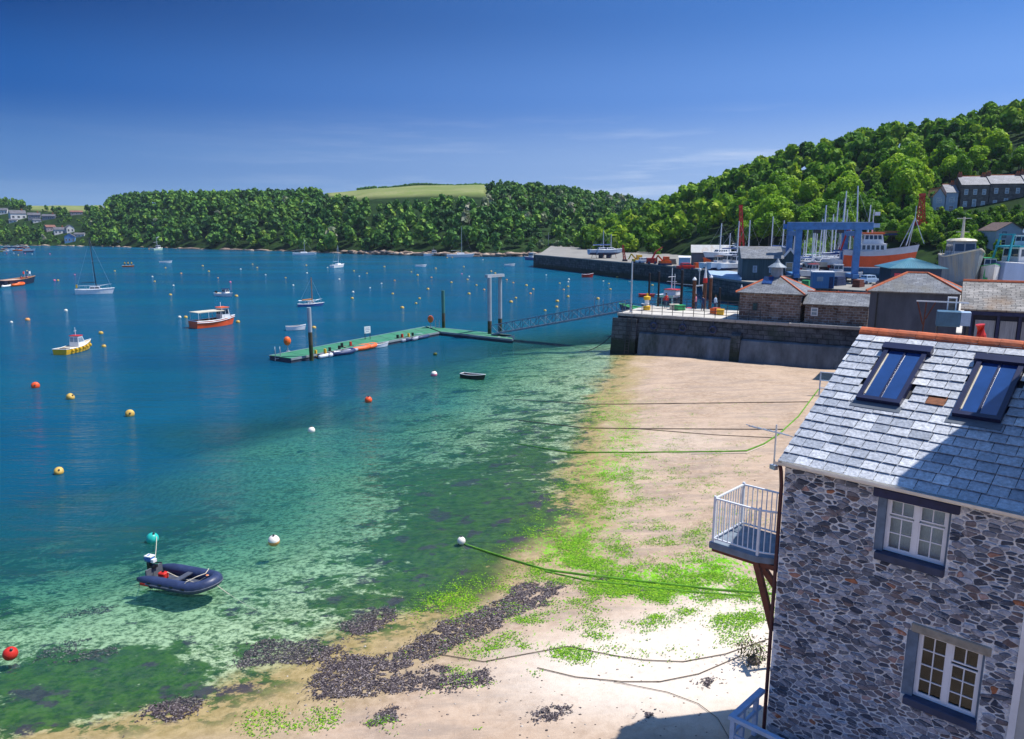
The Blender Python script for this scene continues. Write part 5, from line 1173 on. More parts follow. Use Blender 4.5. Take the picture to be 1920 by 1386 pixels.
# slip and steel piling in front of the sheds
slp = [yp(1211, 549.5), yp(1256, 555), yp(1256, 563), yp(1215, 557.5)]
b = MB(); b.prism([(p.x, p.y) for p in slp], YZ+.004, YZ+.45); o = b.build('slipway', paleb); tag(o, 'pale blue slipway edge in front of the moored yachts by the dark shed', 'slipway')
YA = math.radians(-12)
YX = Vector((math.cos(YA), math.sin(YA), 0))
shedgreen = M('blue_green_cladding', (.035, .075, .095), .7, .3, .6, stretch=(8, 1, .4), dirt=(.07, .12, .14), dirt_amt=.6)
def yard_b(name, lb, px0, px1, pyb, H, RH, D, kind, wm, rm, zb=YZ, rz=YA, **kw):
    P = at(px0, pyb, zb); X = Vector((math.cos(rz), math.sin(rz), 0)); W = reach(P, X, px1)
    return building(name, lb, P, rz, W, D, H, RH, kind, wm, rm, **kw), W
shed_r = M('pale_metal_roof', (.42, .42, .40), .5, .15, .4, dirt=(.30, .2, .12), dirt_amt=.5, stretch=(4, 1, 1))
yard_b('boat_shed', 'grey green boarded shed with slate roof and white barge boards beside the blue hoist', 1256, 1307, 562, 3.9, 1.9, 11, 'gx', shedgreen, slate_far, over=.3, wins=[('front', 2.2, 1.4, .7, 1.2, glassl, paleb), ('front', 5.0, 1.4, .7, 1.2, glassl, paleb)], z0=-3)
P = at(1307, 562, YZ); X = YX; gwid = reach(P, X, 1326)
g2 = building('boat_shed_gable', 'white edged gable end with open front at the right of the grey green shed', (P+X*.05), YA, gwid, 11, 3.8, 1.7, 'gy', shedgreen, slate_far, .25, .12, [('front', gwid/2, 1.2, gwid*.5, 2.0, M('warm_opening', (.45, .33, .2), .8, .3, 2), white)], ridgem=white, z0=-.5)
b = MB()
for s_ in (0, 1):
    x0 = -.3 if s_ == 0 else gwid+.3; b.bar((x0, -.32, 3.6), (gwid/2, -.32, 5.6), .12, .35)
b.build('barge_board', white, g2)
yard_b('workshop', 'long workshop with a pale metal roof and an orange lean-to near the quay edge', 1191, 1240, 543.5, 3.2, 1.6, 12, 'gx', M('workshop_wall', (.10, .11, .13), .8, .3, .5), shed_r, over=.3, wins=[('front', 6, 1.0, 1.2, 1.2, glassl, white), ('front', 9, .6, .9, 2.1, glassd, paleb)], z0=-.2)
yard_b('curved_shed', 'low shed with a pale grey metal roof behind the dark shed', 1246, 1290, 533, 2.6, 1.5, 14, 'gx', M('shed_wall_grey', (.22, .23, .25), .8, .2, .5), shed_r, over=.3, z0=-.2)
yard_b('store_container', 'small pale blue flat roofed store on the quay edge left of the workshop', 1174, 1189, 544, 2.0, .35, 3, 'gx', M('sky_blue_paint', (.22, .42, .60), .6, .15, 1), white, over=.1, z0=-.2)
P = at(1205, 544.4, YZ); b = MB(); b.box(0, 2.2, -.8, 0, 1.9, 2.1); b.box(.2, 2.0, -.6, -.004, .0, 1.9); o = b.build('lean_to', orangep); o.location = P; o.rotation_euler = (0, 0, YA); tag(o, 'small orange lean-to against the front of the pale roofed workshop', 'lean-to')
yard_b('slate_workshop', 'broad building with a large grey slate roof and rusty eaves behind the red hulled ship', 1413, 1483, 536, 2.2, 4.6, 16, 'gx', M('workshop_wall', None), bricky('shed_slates', (.12, .11, .12), (.2, .18, .18), (.06, .05, .05), .8, .4, .02, .7, .4, .4, False), over=.5, wins=[], z0=-.4)
P = at(1440, 508, YZ+6); o = MB(); 
b = MB(); b.bar((0, 0, 0), (13.5, -2.6, .4), .5, .45, 0); b.bar((0, 0, -.6), (13.5, -2.6, -.2), .6, .5, 1); o = b.build('roof_beam', [M('rust_orange', (.30, .13, .04), .8, .3, 1), navy]); o.location = atd(1425, 500, 196); tag(o, 'rusty orange and blue crane rail beam above the slate workshop roof', 'beam')
pav, pw = yard_b('pavilion', 'square dark blue pavilion with a turquoise ribbed metal hip roof', 1447, 1512, 592, 4.25, 1.15, 4.6, 'hip', M('pavilion_wall', (.012, .025, .06), .7, .3, 1), M('turquoise_metal', (.045, .16, .22), .4, .18, 1.0, stretch=(6, .3, .3), dirt=(.12, .22, .26), dirt_amt=.6), zb=QZ, rz=QA*.3, over=.55, hipf=1.3, z0=-.4)
b = MB()
for k in range(22):
    f = (k+.5)/22; x = -.5+(pw+1.0)*f; hx = min(4.6*1.3*.5, pw/2-.05); tx = hx+(pw-2*hx)*f
    b.bar((x, -.5, 4.39), (x+(tx-x)*.92, -.5+(2.3+.5)*.92, 4.39+1.15*.92), .05, .06)
b.build('roof_rib', M('turquoise_rib', (.09, .26, .33), .4, .1, 2), pav)
b = MB(); b.box(.4, 1.1, -.05, -.005, 2.7, 3.7); b.build('red_panel', M('pink_red', (.6, .05, .09), .6, .2, 2), pav)
tx = bpy.data.curves.new('sign_lettering', 'FONT'); tx.body = 'TOMS & SON'; tx.size = .62; tx.extrude = .01; tx.align_x = 'LEFT'
to = bpy.data.objects.new('sign_lettering', tx); COL.objects.link(to)
dg = bpy.context.evaluated_depsgraph_get(); tme = bpy.data.meshes.new_from_object(to.evaluated_get(dg)); bpy.data.objects.remove(to); tme.materials.clear(); tme.materials.append(M('sign_white', (.6, .66, .72), .6, .05, 2))
to = link('sign_lettering', tme, pav); to.rotation_euler = (math.pi/2, 0, 0); to.location = (1.5, -.03, 3.05)
b = MB(); b.box(pw-.8, pw-.3, -.05, -.005, 2.7, 3.3); b.build('notice', white, pav)
# blue travelling hoist
T0 = at(1326, 566, YZ); TX = Vector((.985, -.17, 0)); tw = reach(T0, TX, 1402); TA = math.atan2(-.17, .985)
ht = thing('boat_hoist', 'huge blue travelling boat hoist with a box beam on four legs', 'boat hoist', T0, TA)
zc_ = proj(T0+Vector((0, 0, 9)))[2]; TH_ = atd(1326, 492, zc_).z-YZ
for x in (0, tw):
    for y in (0, 8.5):
        b = MB(); b.box(x-.5, x+.5, y-.4, y+.4, .9, TH_-.55); b.build('leg', steelb, ht)
        b = MB(); b.tube((x-.35, y, .55), (x+.35, y, .55), .55, n=14); b.build('wheel', rubber, ht)
    b = MB(); b.box(x-.5, x+.5, -1.2, 9.7, .95, 1.6); b.build('side_beam', steelb, ht)
    b = MB(); b.box(x-.42, x+.42, .5, 8, TH_-1.6, TH_-.8); b.build('top_rail', steelb, ht)
b = MB(); b.box(-1.9, tw+2.2, -.55, .55, TH_-.55, TH_+.62); b.build('cross_beam', steelb, ht)
b = MB(); b.box(-1.9, tw+2.2, -.72, .72, TH_+.625, TH_+.72); b.build('beam_flange', paleb, ht)
b = MB(); b.box(-1.2, tw+1.2, 8.0, 9.0, TH_-.5, TH_+.4); b.build('rear_beam', steelb, ht)
for x in (tw*.3, tw*.7):
    b = MB(); b.box(x-.5, x+.5, -.4, .4, TH_-1.1, TH_-.56); b.tube((x, 0, TH_-1.1), (x, 0, TH_-3.2), .05); b.build('hoist_block', darksteel, ht)
b = MB(); b.box(tw+2.2, tw+3.2, -.5, .5, TH_-.2, TH_+.5); b.build('motor_housing', paleb, ht)
# container office and dock edge clutter
P = at(1348, 573.5, YZ); W_ = reach(P, YX, 1376); o = thing('container_office', 'blue container office with a white roof edge under the hoist', 'container', P, YA)
b = MB(); b.box(0, W_, 0, 2.4, .1, 2.5)
b.build('box', M('container_blue', (.05, .17, .36), .5, .2, 1, stretch=(14, 1, .2)), o); b = MB(); b.box(-.1, W_+.1, -.1, 2.5, 2.505, 2.68); b.build('roof', white, o); b = MB(); b.box(.6, 1.5, -.04, -.003, 1.2, 1.9); b.build('window', glassl, o); b = MB(); b.box(1.1, 2.2, -.04, -.003, 2.1, 2.35) if False else b.box(2.4, 3.0, -.04, -.003, .15, 1.9); b.build('door', navy, o)
# timber dock piers running out over the basin
for (x0, y0, x1, y1, w_, lb) in ((1262, 588, 1425, 596, 1.6, 'low timber jetty with rubbing piles in front of the boatyard dock'), (1330, 579, 1440, 586, 1.2, 'upper narrow jetty walkway with a pale edge below the hoist')):
    a_, c_ = at(x0, y0, 2.2 if y0 > 585 else 3.4), at(x1, y1, 2.2 if y0 > 585 else 3.4); zt = a_.z; o = thing('jetty', lb, 'jetty', a_); d_ = c_-a_
    b = MB(); b.bar((0, 0, 0), d_, w_, .25); b.build('walkway', greywood, o); b = MB(); b.bar((0, -w_/2-.06, .05), d_+Vector((0, -w_/2-.06, .05)), .1, .3); b.build('edge_beam', paleb if y0 < 585 else rustwood, o)
    n = 11
    for k in range(n+1): p = d_*(k/n); b = MB(); b.tube(p+Vector((0, -w_/2, .9)), p+Vector((0, -w_/2, -4-zt)), .13, n=7); b.build('pile', pilem, o)
for px, py, lb in ((1382, 581, 'small red ball fender hanging on the jetty below the hoist'), (1349, 585.5, 'second small red ball fender on the jetty left of the other')):
    b = MB(); b.sphere((0, 0, 0), .32, 12); b.tube((0, 0, .2), (0, 0, .55), .06); o = b.build('ball_fender', redp, smooth=True); o.location = atd(px, py, 118); tag(o, lb, 'fender')
# ------------------------------------------------------------------ hulls
def hull_rings(L, B, F, D, sheer=.45, n=13, fine=2.0, tr=.82, flare=.08, inset=0.0, zoff=0, rocker=.6):
    rings = []
    for i in range(n):
        tt = i/(n-1); x = -L/2+L*tt
        s_ = 1-(max(0, (tt-.42)/.58))**fine; s_ *= (tr+(1-tr)*min(1, tt/.42)); hb = max(.015, B/2*s_-inset)
        zs = F*(1+sheer*(max(0, tt-.25)/.75)**2+.08*(max(0, .25-tt)/.25)); rake = L*.07*(tt**4)
        kd = -D*(1-(max(0, tt-.55)/.45)**2.4*.95)*(1-(1-rocker)*max(0, (.3-tt)/.3)*.5)
        half = [(1.0, zs), (1-flare*.5, zs*.55), (1-flare-.03, .02), (.80, kd*.45), (.36, kd*.85), (0.0, kd)]
        L_ = [Vector((x+rake*max(0, z)/max(zs, .1), -hb*f, z+zoff)) for f, z in half]; R_ = [Vector((x+rake*max(0, z)/max(zs, .1), hb*f, z+zoff)) for f, z in half[::-1][1:]]
        rings.append(L_+R_)
    return rings
def mrow2(k): return 0 if k in (0, 1, 8, 9) else 1
def hull(root, L, B, F, D, top, bot, deck=None, open_=False, gun=None, **kw):
    R = hull_rings(L, B, F, D, **kw); b = MB(); b.loft(R, mrow=mrow2); h = b.build('hull', [top, bot], root, smooth=False)
    if open_:
        kw2 = dict(kw); kw2['inset'] = .07; R2 = hull_rings(L*.96, B, F, max(D*.4, .05), **kw2); b = MB()
        for r_ in R2:
            for p in r_: p.z = max(p.z, kw.get('zoff', 0)+.06) if p.z < R2[0][0].z*.5 else p.z-.01
        b.loft([r_[::-1] for r_ in R2], mrow=lambda k: 0); b.build('inside', deck or greywood, root)
    else:
        b = MB(); dz = -.06; pl = [Vector((r_[0].x, r_[0].y*.97, r_[0].z+dz)) for r_ in R]; pr = [Vector((r_[-1].x, r_[-1].y*.97, r_[-1].z+dz)) for r_ in R]; n = len(R)
        b.add(pl+pr, [(k, n+k, n+k+1, k+1) for k in range(n-1)]); b.build('deck', deck or white, root)
    g = MB(); g.path([r_[0]+Vector((0, 0, .01)) for r_ in R]+[r_[-1]+Vector((0, 0, .01)) for r_ in R[::-1]], .035 if L < 5 else .06, 5, closed=True); g.build('gunwale', gun or white, root)
    return R
def cabin(root, x0, x1, w, z0, z1, wall, roof, glass=None, taper=.85, rake=.15, name='cabin', over=.1, rooft=.08):
    b = MB(); w2 = w*taper; P = [(x0, -w/2, z0), (x1, -w/2, z0), (x1, w/2, z0), (x0, w/2, z0), (x0+rake*.3, -w2/2, z1), (x1-rake, -w2/2, z1), (x1-rake, w2/2, z1), (x0+rake*.3, w2/2, z1)]
    b.add(P, [(0, 3, 2, 1), (4, 5, 6, 7), (0, 1, 5, 4), (1, 2, 6, 5), (2, 3, 7, 6), (3, 0, 4, 7)]); c = b.build(name, wall, root)
    b = MB(); b.box(x0+rake*.3-over, x1-rake+over, -w2/2-over, w2/2+over, z1+.004, z1+rooft); b.build('cabin_roof', roof, root)
    if glass is not None:
        P = [Vector(p) for p in P]; 
        def pane(a, b_, c_, d, u0, u1, v0, v1, nm='window'):
            f = lambda u, v: (a.lerp(b_, u)).lerp(d.lerp(c_, u), v); q = [f(u0, v0), f(u1, v0), f(u1, v1), f(u0, v1)]; nrm = (q[1]-q[0]).cross(q[3]-q[0]).normalized(); g = MB(); g.add([p+nrm*.008 for p in q]+[p+nrm*.02 for p in q], [(4, 5, 6, 7), (0, 4, 7, 3), (1, 2, 6, 5), (0, 1, 5, 4), (3, 7, 6, 2)]); g.build(nm, glass, c)
        nw = max(2, int((x1-x0)/.8))
        for s_ in range(nw):
            u0 = .06+s_*.9/nw; u1 = u0+.9/nw-.05
            pane(P[0], P[1], P[5], P[4], u0, u1, .45, .88); pane(P[2], P[3], P[7], P[6], u0, u1, .45, .88)
        for s_ in (0, 1):
            pane(P[1], P[2], P[6], P[5], .06+.47*s_, .06+.47*s_+.41, .45, .9); pane(P[3], P[0], P[4], P[7], .06+.47*s_, .06+.47*s_+.41, .45, .9)
    return c
def yacht(name, label, loc, rz, L, mastm, hullm=None, bott=None, lean=0, group=None, ashore=False, masth=None, boomm=None, sailcover=None, simple=False):
    root = thing(name, label, 'sailing boat', loc, rz, group); B = L*.30; F = L*.10; D = L*(.09 if ashore else .045); mh = masth or L*1.35
    hull(root, L, B, F, D, hullm or white, bott or navy, white, sheer=.25, tr=.7, zoff=0)
    cabin(root, -L*.12, L*.22, B*.52, F*.9, F*1.0+L*.065, white, white, None if simple else glassd, .8, L*.06, over=.0, rooft=.04)
    b = MB(); mr_ = .14 if ashore else .10; b.tube((L*.08, 0, F), (L*.08+lean*mh, 0, F+mh), mr_, mr_*.75, 7); b.build('mast', mastm, root)
    b = MB(); b.tube((L*.06, 0, F+L*.16), (-L*.34, 0, F+L*.15), .06, n=6); b.build('boom', mastm, root)
    if sailcover: b = MB(); b.tube((L*.05, 0, F+L*.175), (-L*.32, 0, F+L*.165), .16, .10, 7); b.build('sail_cover', sailcover, root)
    b = MB(); tp = Vector((L*.08+lean*mh*.96, 0, F+mh*.96))
    for q in ((L*.5, 0, F*1.2), (-L*.48, 0, F), (L*.05, B*.46, F), (L*.05, -B*.46, F)): b.tube(q, tp, .011, n=4)
    sp_ = Vector((L*.08+lean*mh*.55, 0, F+mh*.55)); b.bar(sp_+Vector((0, -B*.28, 0)), sp_+Vector((0, B*.28, 0)), .05); b.build('rigging', alu, root)
    if ashore:
        b = MB(); b.add([(-L*.10, -.09, -D), (L*.10, -.09, -D), (L*.06, -.07, -D-L*.13), (-L*.10, -.07, -D-L*.13), (-L*.10, .09, -D), (L*.10, .09, -D), (L*.06, .07, -D-L*.13), (-L*.10, .07, -D-L*.13)], [(0, 1, 2, 3), (7, 6, 5, 4), (3, 2, 6, 7), (0, 3, 7, 4), (1, 5, 6, 2)]); b.build('keel', bott or navy, root)
        b = MB()
        for x in (-L*.28, L*.2):
            for s_ in (-1, 1): b.tube((x, s_*B*.34, -D*.2), (x, s_*B*.62, -D-L*.13), .07, n=5)
        b.build('shore_props', rustwood, root)
    if not simple and not ashore:
        b = MB()
        for k in range(5):
            for s_ in (-1, 1): x = -L*.42+k*L*.2; b.tube((x, s_*B*.40, F*.95), (x, s_*B*.40, F+.6), .018, n=4)
        b.path([(-L*.46, -B*.30, F+.6), (-L*.2, -B*.44, F+.6), (L*.2, -B*.42, F+.62), (L*.5, 0, F+.8), (L*.2, B*.42, F+.62), (-L*.2, B*.44, F+.6), (-L*.46, B*.30, F+.6)], .018, 4); b.build('guard_rail', alu, root)
    return root
# yachts ashore: column, top and base rows of each mast
mastw = M('mast_silver', (.62, .65, .70), .4, .08, 2)
sail_b = M('sail_cover_blue', (.02, .07, .25), .8, .2, 3)
MA = [(1230, 490, 548, 12.5, .02), (1245, 487, 549, 11, .01), (1260, 486, 548, 12, .0), (1297, 481, 546, 11.5, 0), (1304, 486, 547, 11, .01), (1319, 500, 548, 9, .0), (1340, 496, 556, 9.5, .02), (1343, 494, 560, 9, -.02), (1355, 474, 557, 10, 0), (1362, 467, 561, 10.5, .01),
      (1371, 462, 556, 10.5, .01), (1377, 459, 562, 11, .01), (1388, 449, 557, 12, .01), (1397, 443, 563, 12.5, -.06), (1349, 503, 553, 8, 0), (1383, 497, 553, 9, 0)]
desc = ['white yacht ashore left of the tall red crane jib', 'white yacht ashore just in front of the red crane jib', 'white yacht ashore right of the red crane jib', 'white yacht ashore behind the dark shed, left of a pair', 'white yacht ashore behind the dark shed, right of a pair', 'small white yacht ashore just left of the hoist leg',
        'white yacht with leaning mast ashore nearest inside the left hoist leg', 'small white yacht ashore second inside the left hoist leg', 'white yacht ashore third from the left hoist leg', 'white yacht ashore in the middle of the hoist span, mast rising above the beam', 'white yacht with tall mast ashore right of the hoist span middle', 'white yacht with the brightest mast ashore right of the hoist span middle',
        'white yacht with very tall mast ashore near the right hoist leg', 'white yacht with the tallest, leaning mast ashore beside the right hoist leg', 'small white yacht ashore in the back row left of the hoist middle', 'small white yacht ashore in the back row by the right hoist leg']
tones = [white, cream, white, white, navy, white, white, paleb, white, white, white, cream, white, white, white, M('grey_hull', (.4, .42, .44), .5, .1, 2)]
for k, (px, pyt, pyb, L, lean) in enumerate(MA):
    P = at(px, pyb, YZ); zc = proj(P)[2]; H_ = atd(px, pyt, zc).z-YZ-L*.22; rz = random.uniform(-.25, .25)+(math.pi if k % 3 == 0 else 0)+random.choice([0, .5, -.5])
    yacht('yacht_ashore', desc[k], (P.x, P.y, YZ+L*.22), rz, L*.78, mastw, tones[k], [navy, redp, M('antifoul_dark', (.05, .04, .05), .7, .2, 2)][k % 3], lean*(1 if math.cos(rz) > 0 else -1), 'yachts standing ashore in the boatyard', True, H_-L*.05, sailcover=sail_b if k % 2 else None)
# two hulls with masts on the outer quay
for px, pyt, lb in ((1073, 497, 'small pale yacht standing on the outer quay, left of two'), (1083, 502, 'small pale yacht standing on the outer quay, right of two')):
    P = at(px, 533.5, YZ); L = 8.5; zc = proj(P)[2]; yacht('yacht_ashore', lb, (P.x, P.y, YZ+L*.2), .4, L, alu, paleb, navy, 0, 'yachts standing ashore in the boatyard', True, atd(px, pyt, zc).z-YZ-L*.3, sailcover=sail_b)
# motor boats standing beside the slip
def launch(name, lb, loc, rz, L, top, bot, roofm, cab=True, cat='motor boat', F=None, deck=None, group=None, open_=False, outboard=False, mast=True):
    root = thing(name, lb, cat, loc, rz, group); F = F or L*.12; B = L*.36; hull(root, L, B, F, L*.06, top, bot, deck or cream, open_, sheer=.4)
    if cab:
        cabin(root, -L*.02, L*.26, B*.62, F*.9, F+L*.20, white, roofm, glassd, .85, L*.05)
        if mast: b = MB(); b.tube((L*.08, 0, F+L*.2), (L*.08, 0, F+L*.36), .025, n=5); b.build('mast', white, root)
    if outboard: b = MB(); b.box(-L*.53, -L*.49, -.12, .12, -.3, F+.05); b.box(-L*.56, -L*.47, -.16, .16, F+.06, F+.42); b.build('outboard_motor', blackp, root)
    if open_:
        for x in (-.25, .08): b = MB(); b.box(L*x-.12, L*x+.12, -B*.42, B*.42, F*.62, F*.72); b.build('thwart', wood, root)
    return root
for px, py, L, lb, top, rf in ((1222, 551, 7, 'white motor boat with brown cabin on the slip edge left of the pair of yachts', white, wood), (1234, 551.5, 8, 'white motor cruiser on the slip edge in front of the workshop', white, white), (1246, 552, 7.5, 'white and navy motor cruiser on the slip edge next to the dark shed', white, navy)):
    launch('motor_cruiser', lb, at(px, py, YZ)+Vector((0, 0, 1.0)), .3, L, top, navy, rf)
more = [(1332, 511, 552, 8), (1346, 489, 551, 9), (1352, 484, 552, 9), (1359, 492, 551, 8.5), (1367, 478, 552, 10), (1379, 486, 552, 9), (1385, 472, 552, 10), (1392, 493, 553, 8.5), (1310, 494, 548, 8.5), (1236, 502, 546, 8), (1405, 500, 552, 8.5), (1412, 466, 552, 9.5)]
names_ = ['by the left hoist leg', 'left of the hoist middle', 'just left of the hoist middle', 'in the hoist middle', 'just right of the hoist middle', 'right of the hoist middle', 'near the right hoist leg', 'inside the right hoist leg', 'between the dark shed and the hoist', 'left of the slender red jib', 'just outside the right hoist leg', 'behind the stern of the red hulled ship']
for k, (px, pyt, pyb, L) in enumerate(more):
    P = at(px, pyb, YZ); zc = proj(P)[2]; H_ = atd(px, pyt, zc).z-YZ-L*.22
    yacht('yacht_ashore', 'back row yacht ashore with slim mast %s' % names_[k], (P.x, P.y, YZ+L*.22), random.uniform(-.5, .5), L*.75, mastw, [white, cream, paleb, white][k % 4], [redp, navy, navy][k % 3], random.uniform(-.02, .02), 'yachts standing ashore in the boatyard', True, H_-L*.05, sailcover=[sail_b, None, greenp][k % 3])
for k, (px, py, w_, h_, m_, lb) in enumerate(((1165, 541.6, 2.2, 1.4, greywood, 'stack of grey timber on the outer quay left of the sky blue store'), (1198, 546, 1.6, 1.2, orangep, 'orange skip in front of the workshop'), (1316, 566, 2.4, 1.3, greywood, 'pile of timber baulks between the shed gable and the hoist'), (1382, 569, 2.6, 1.5, navy, 'navy steel tank low beside the right hoist leg'), (1408, 571, 2.2, 1.2, rustwood, 'rust brown cradle stacked below the red hulled ship'), (1340, 570, 1.6, 1.0, greenp, 'green locker left of the container office'))):
    o = thing('yard_stack', lb, 'yard clutter', at(px, py, YZ), .2*k)
    for q in range(3): b = MB(); b.box(-w_/2+.1*q, w_/2-.08*q, -.6+.05*q, .6, h_*q/3+.01, h_*(q+1)/3-.03); b.build('layer', m_, o)
for k, (px, py, m_, lb) in enumerate(((1128, 540.4, white, 'small white van parked on the outer quay between the machines'), (1183, 548.5, redp, 'small red car on the quay edge beside the sky blue store'), (1421, 567, paleb, 'pale blue car parked below the bow of the red hulled ship'))):
    o = thing('parked_car', lb, 'car', at(px, py, YZ), .15+.1*k); b = MB(); b.box(-1.9, 1.9, -.8, .8, .3, .85); b.build('body', m_, o); cabin(o, -1.1, 1.1, 1.5, .85, 1.45, m_, m_, glassd, .85, .3, 'cab', .0, .05)
    for x in (-1.2, 1.2):
        for y_ in (-.75, .75): b = MB(); b.tube((x, y_-.1, .3), (x, y_+.1, .3), .3, n=10); b.build('wheel', rubber, o)
for k, (px, py, lb) in enumerate(((1337, 561, 'white launch ashore low beside the left hoist leg'), (1352, 563, 'white motor boat ashore behind the container office'), (1372, 563, 'pale motor boat ashore right of the container office'), (1386, 564, 'white motor boat ashore close to the right hoist leg'))):
    launch('motor_boat', lb, at(px, py, YZ)+Vector((0, 0, .9)), [.4, -2.8, .1, 2.9][k], 6.4, [white, white, cream, white][k], navy, [paleb, redp, white, white][k])
# lattice cranes
def lattice(b, p0, p1, w0, w1, n, r=.08, m=0):
    p0, p1 = Vector(p0), Vector(p1); d = (p1-p0).normalized(); up = Vector((0, 1, 0)) if abs(d.y) < .9 else Vector((1, 0, 0)); a = d.cross(up).normalized(); c = a.cross(d).normalized(); prev = None
    for k in range(n+1):
        f = k/n; C = p0.lerp(p1, f); w = w0+(w1-w0)*f; q = [C+a*w+c*w, C-a*w+c*w, C-a*w-c*w, C+a*w-c*w]
        if prev:
            for i in range(4): b.bar(prev[i], q[i], r*1.4, m=m); b.bar(prev[i], q[(i+1) % 4], r, m=m)
        for i in range(4): b.bar(q[i], q[(i+1) % 4], r, m=m)
        prev = q
def crane(px, pyb, pyt, lb, w, redfrac, dx=0, rad=.11):
    P = at(px, pyb, YZ); zc = proj(P+Vector((0, 0, 8)))[2]; T = atd(px+dx, pyt, zc); H_ = T.z-YZ; o = thing('crane', lb, 'crane', P)
    tp = Vector((T.x-P.x, 0, H_)); mid = tp*(1-redfrac)
    if redfrac < 1: b = MB(); lattice(b, (0, 0, 0), mid, w, w*.85, 9, rad*1.3); b.build('grey_tower', white, o)
    b = MB(); lattice(b, mid, tp, w*.85 if redfrac < 1 else w, w*.45, 6, rad*1.05); b.build('red_jib', redp, o)
    b = MB(); b.box(-w-.3, w+.3, -w-.3, w+.3, -.02, .5); b.build('base', darksteel, o)
    b = MB(); b.box(tp.x-w*.7, tp.x+w*.7, -w*.7, w*.7, H_-.3, H_+.3); b.build('head', redp, o)
    if redfrac < 1: b = MB(); b.box(mid.x-w*1.3, mid.x+w*1.3, -w*1.3, w*1.3, mid.z-.5, mid.z+.6); b.build('machine_deck', redp, o)
    return o
crane(1486.5, 541, 451, 'tall crane with a grey lattice tower and bright red lattice top', .85, .42)
crane(1257, 544, 466, 'slender all red crane jib rising behind the dark shed', .55, 1.0, -4, .10)
crane(1104, 537.5, 518, 'short dull red crane post on the outer quay', .35, 1.0, -2)
P = at(1139, 541, YZ); o = thing('loader_crane', 'small bright red jointed loader crane on the outer quay edge', 'crane', P)
b = MB(); b.box(-1.3, 1.3, -.7, .7, .2, 1.5); b.build('base', redp, o); b = MB(); b.bar((0, 0, 1.2), (.9, 0, 3.1), .4); b.bar((.8, 0, 3.0), (2.6, 0, 4.2), .32); b.build('boom', redp, o); 
for x in (-.8, .8):
    for y_ in (-.7, .7): b = MB(); b.tube((x, y_-.1, .35), (x, y_+.1, .35), .35, n=10); b.build('wheel', rubber, o)
for px, py, lb, m_ in ((1121, 540, 'yellow brown plant machine on the outer quay between the red cranes', yellowp), (1156, 542.6, 'small orange digger on the outer quay right of the red loader crane', orangep)):
    P = at(px, py, YZ); o = thing('plant_machine', lb, 'machine', P, .2); b = MB(); b.box(-1.4, 1.4, -.8, .8, .5, 1.1); b.build('chassis', m_, o); b = MB(); b.box(-.3, .9, -.7, .7, 1.104, 2.1); b.build('cab', m_, o); b = MB(); b.box(-1.5, 1.5, -.85, -.5, 0, .48); b.box(-1.5, 1.5, .5, .85, 0, .48); b.build('track', rubber, o); b = MB(); b.bar((-.6, 0, 1.1), (-1.9, 0, 2.4), .3); b.bar((-1.9, 0, 2.4), (-2.6, 0, 1.0), .25); b.build('arm', m_, o)
# red and blue ship ashore
P = at(1430, 563.5, YZ); RS = thing('fishing_ship', 'large red and blue hulled ship ashore with a white bulwark and orange wheelhouse roof', 'ship', (P.x, P.y, YZ+2.4), -.3)
L = 11.4; R = hull_rings(L, 4.4, 2.9, 2.1, sheer=.40, n=15, tr=.85, flare=.05); b = MB()
R6 = []
for r_ in R:
    P0, P5 = r_[0], r_[-1]; wl, wr = r_[2], r_[-3]
    a1, a2 = r_[0].lerp(r_[2], .30), r_[0].lerp(r_[2], .95); c1, c2 = r_[-1].lerp(r_[-3], .30), r_[-1].lerp(r_[-3], .92)
    R6.append([r_[0], a1, a2, r_[2]]+r_[3:8]+[r_[-3], c2, c1, r_[-1]])
b.loft(R6, mrow=lambda k: {0: 0, 11: 0, 1: 1, 10: 1, 2: 3, 9: 3}.get(k, 2)); b.build('hull', [M('bulwark_white', (.50, .52, .58), .5, .12, .8, dirt=(.4, .25, .2), dirt_amt=.4), vermil, M('hull_blue', (.02, .11, .26), .5, .2, .6), white], RS)
b = MB(); n = len(R); b.add([Vector((r_[0].x, r_[0].y*.96, r_[0].z-.5)) for r_ in R]+[Vector((r_[-1].x, r_[-1].y*.96, r_[-1].z-.5)) for r_ in R], [(k, n+k, n+k+1, k+1) for k in range(n-1)]); b.build('deck', greywood, RS)
cabin(RS, -3.8, 1.2, 3.2, 2.4, 4.1, white, white, glassd, .95, .1, 'deckhouse'); cabin(RS, -2.6, .7, 2.6, 4.2, 5.8, white, orangep, glassd, .9, .3, 'wheelhouse', .3, .28)
b = MB(); b.tube((-1.2, 0, 6.0), (-1.2, 0, 10.0), .12, .06); b.bar((-1.2, -.9, 9), (-1.2, .9, 9), .08); b.box(-1.0, -.2, -.3, .3, 9.0, 9.6); b.build('mast', white, RS)
b = MB(); b.bar((4.2, -1.1, 3.9), (5.4, 0, 8.6), .14); b.bar((5.0, 1.1, 3.6), (5.4, 0, 8.6), .14); b.bar((7.2, 0, 4.2), (5.4, 0, 8.6), .11); b.bar((3.4, 0, 3.4), (5.4, 0, 8.6), .11); b.tube((5.4, 0, 8.6), (5.4, 0, 10.6), .06); b.build('foremast_frame', alu, RS)
b = MB(); b.bar((-6.2, -1.4, 3), (-5.2, -1.2, 7.0), .28); b.bar((-6.2, 1.4, 3), (-5.2, 1.2, 7.0), .28); b.bar((-5.2, -1.3, 7), (-5.2, 1.3, 7), .28); b.bar((-5.2, 0, 7), (-3.6, 0, 4.4), .2); b.build('stern_gantry', redp, RS)
b = MB()
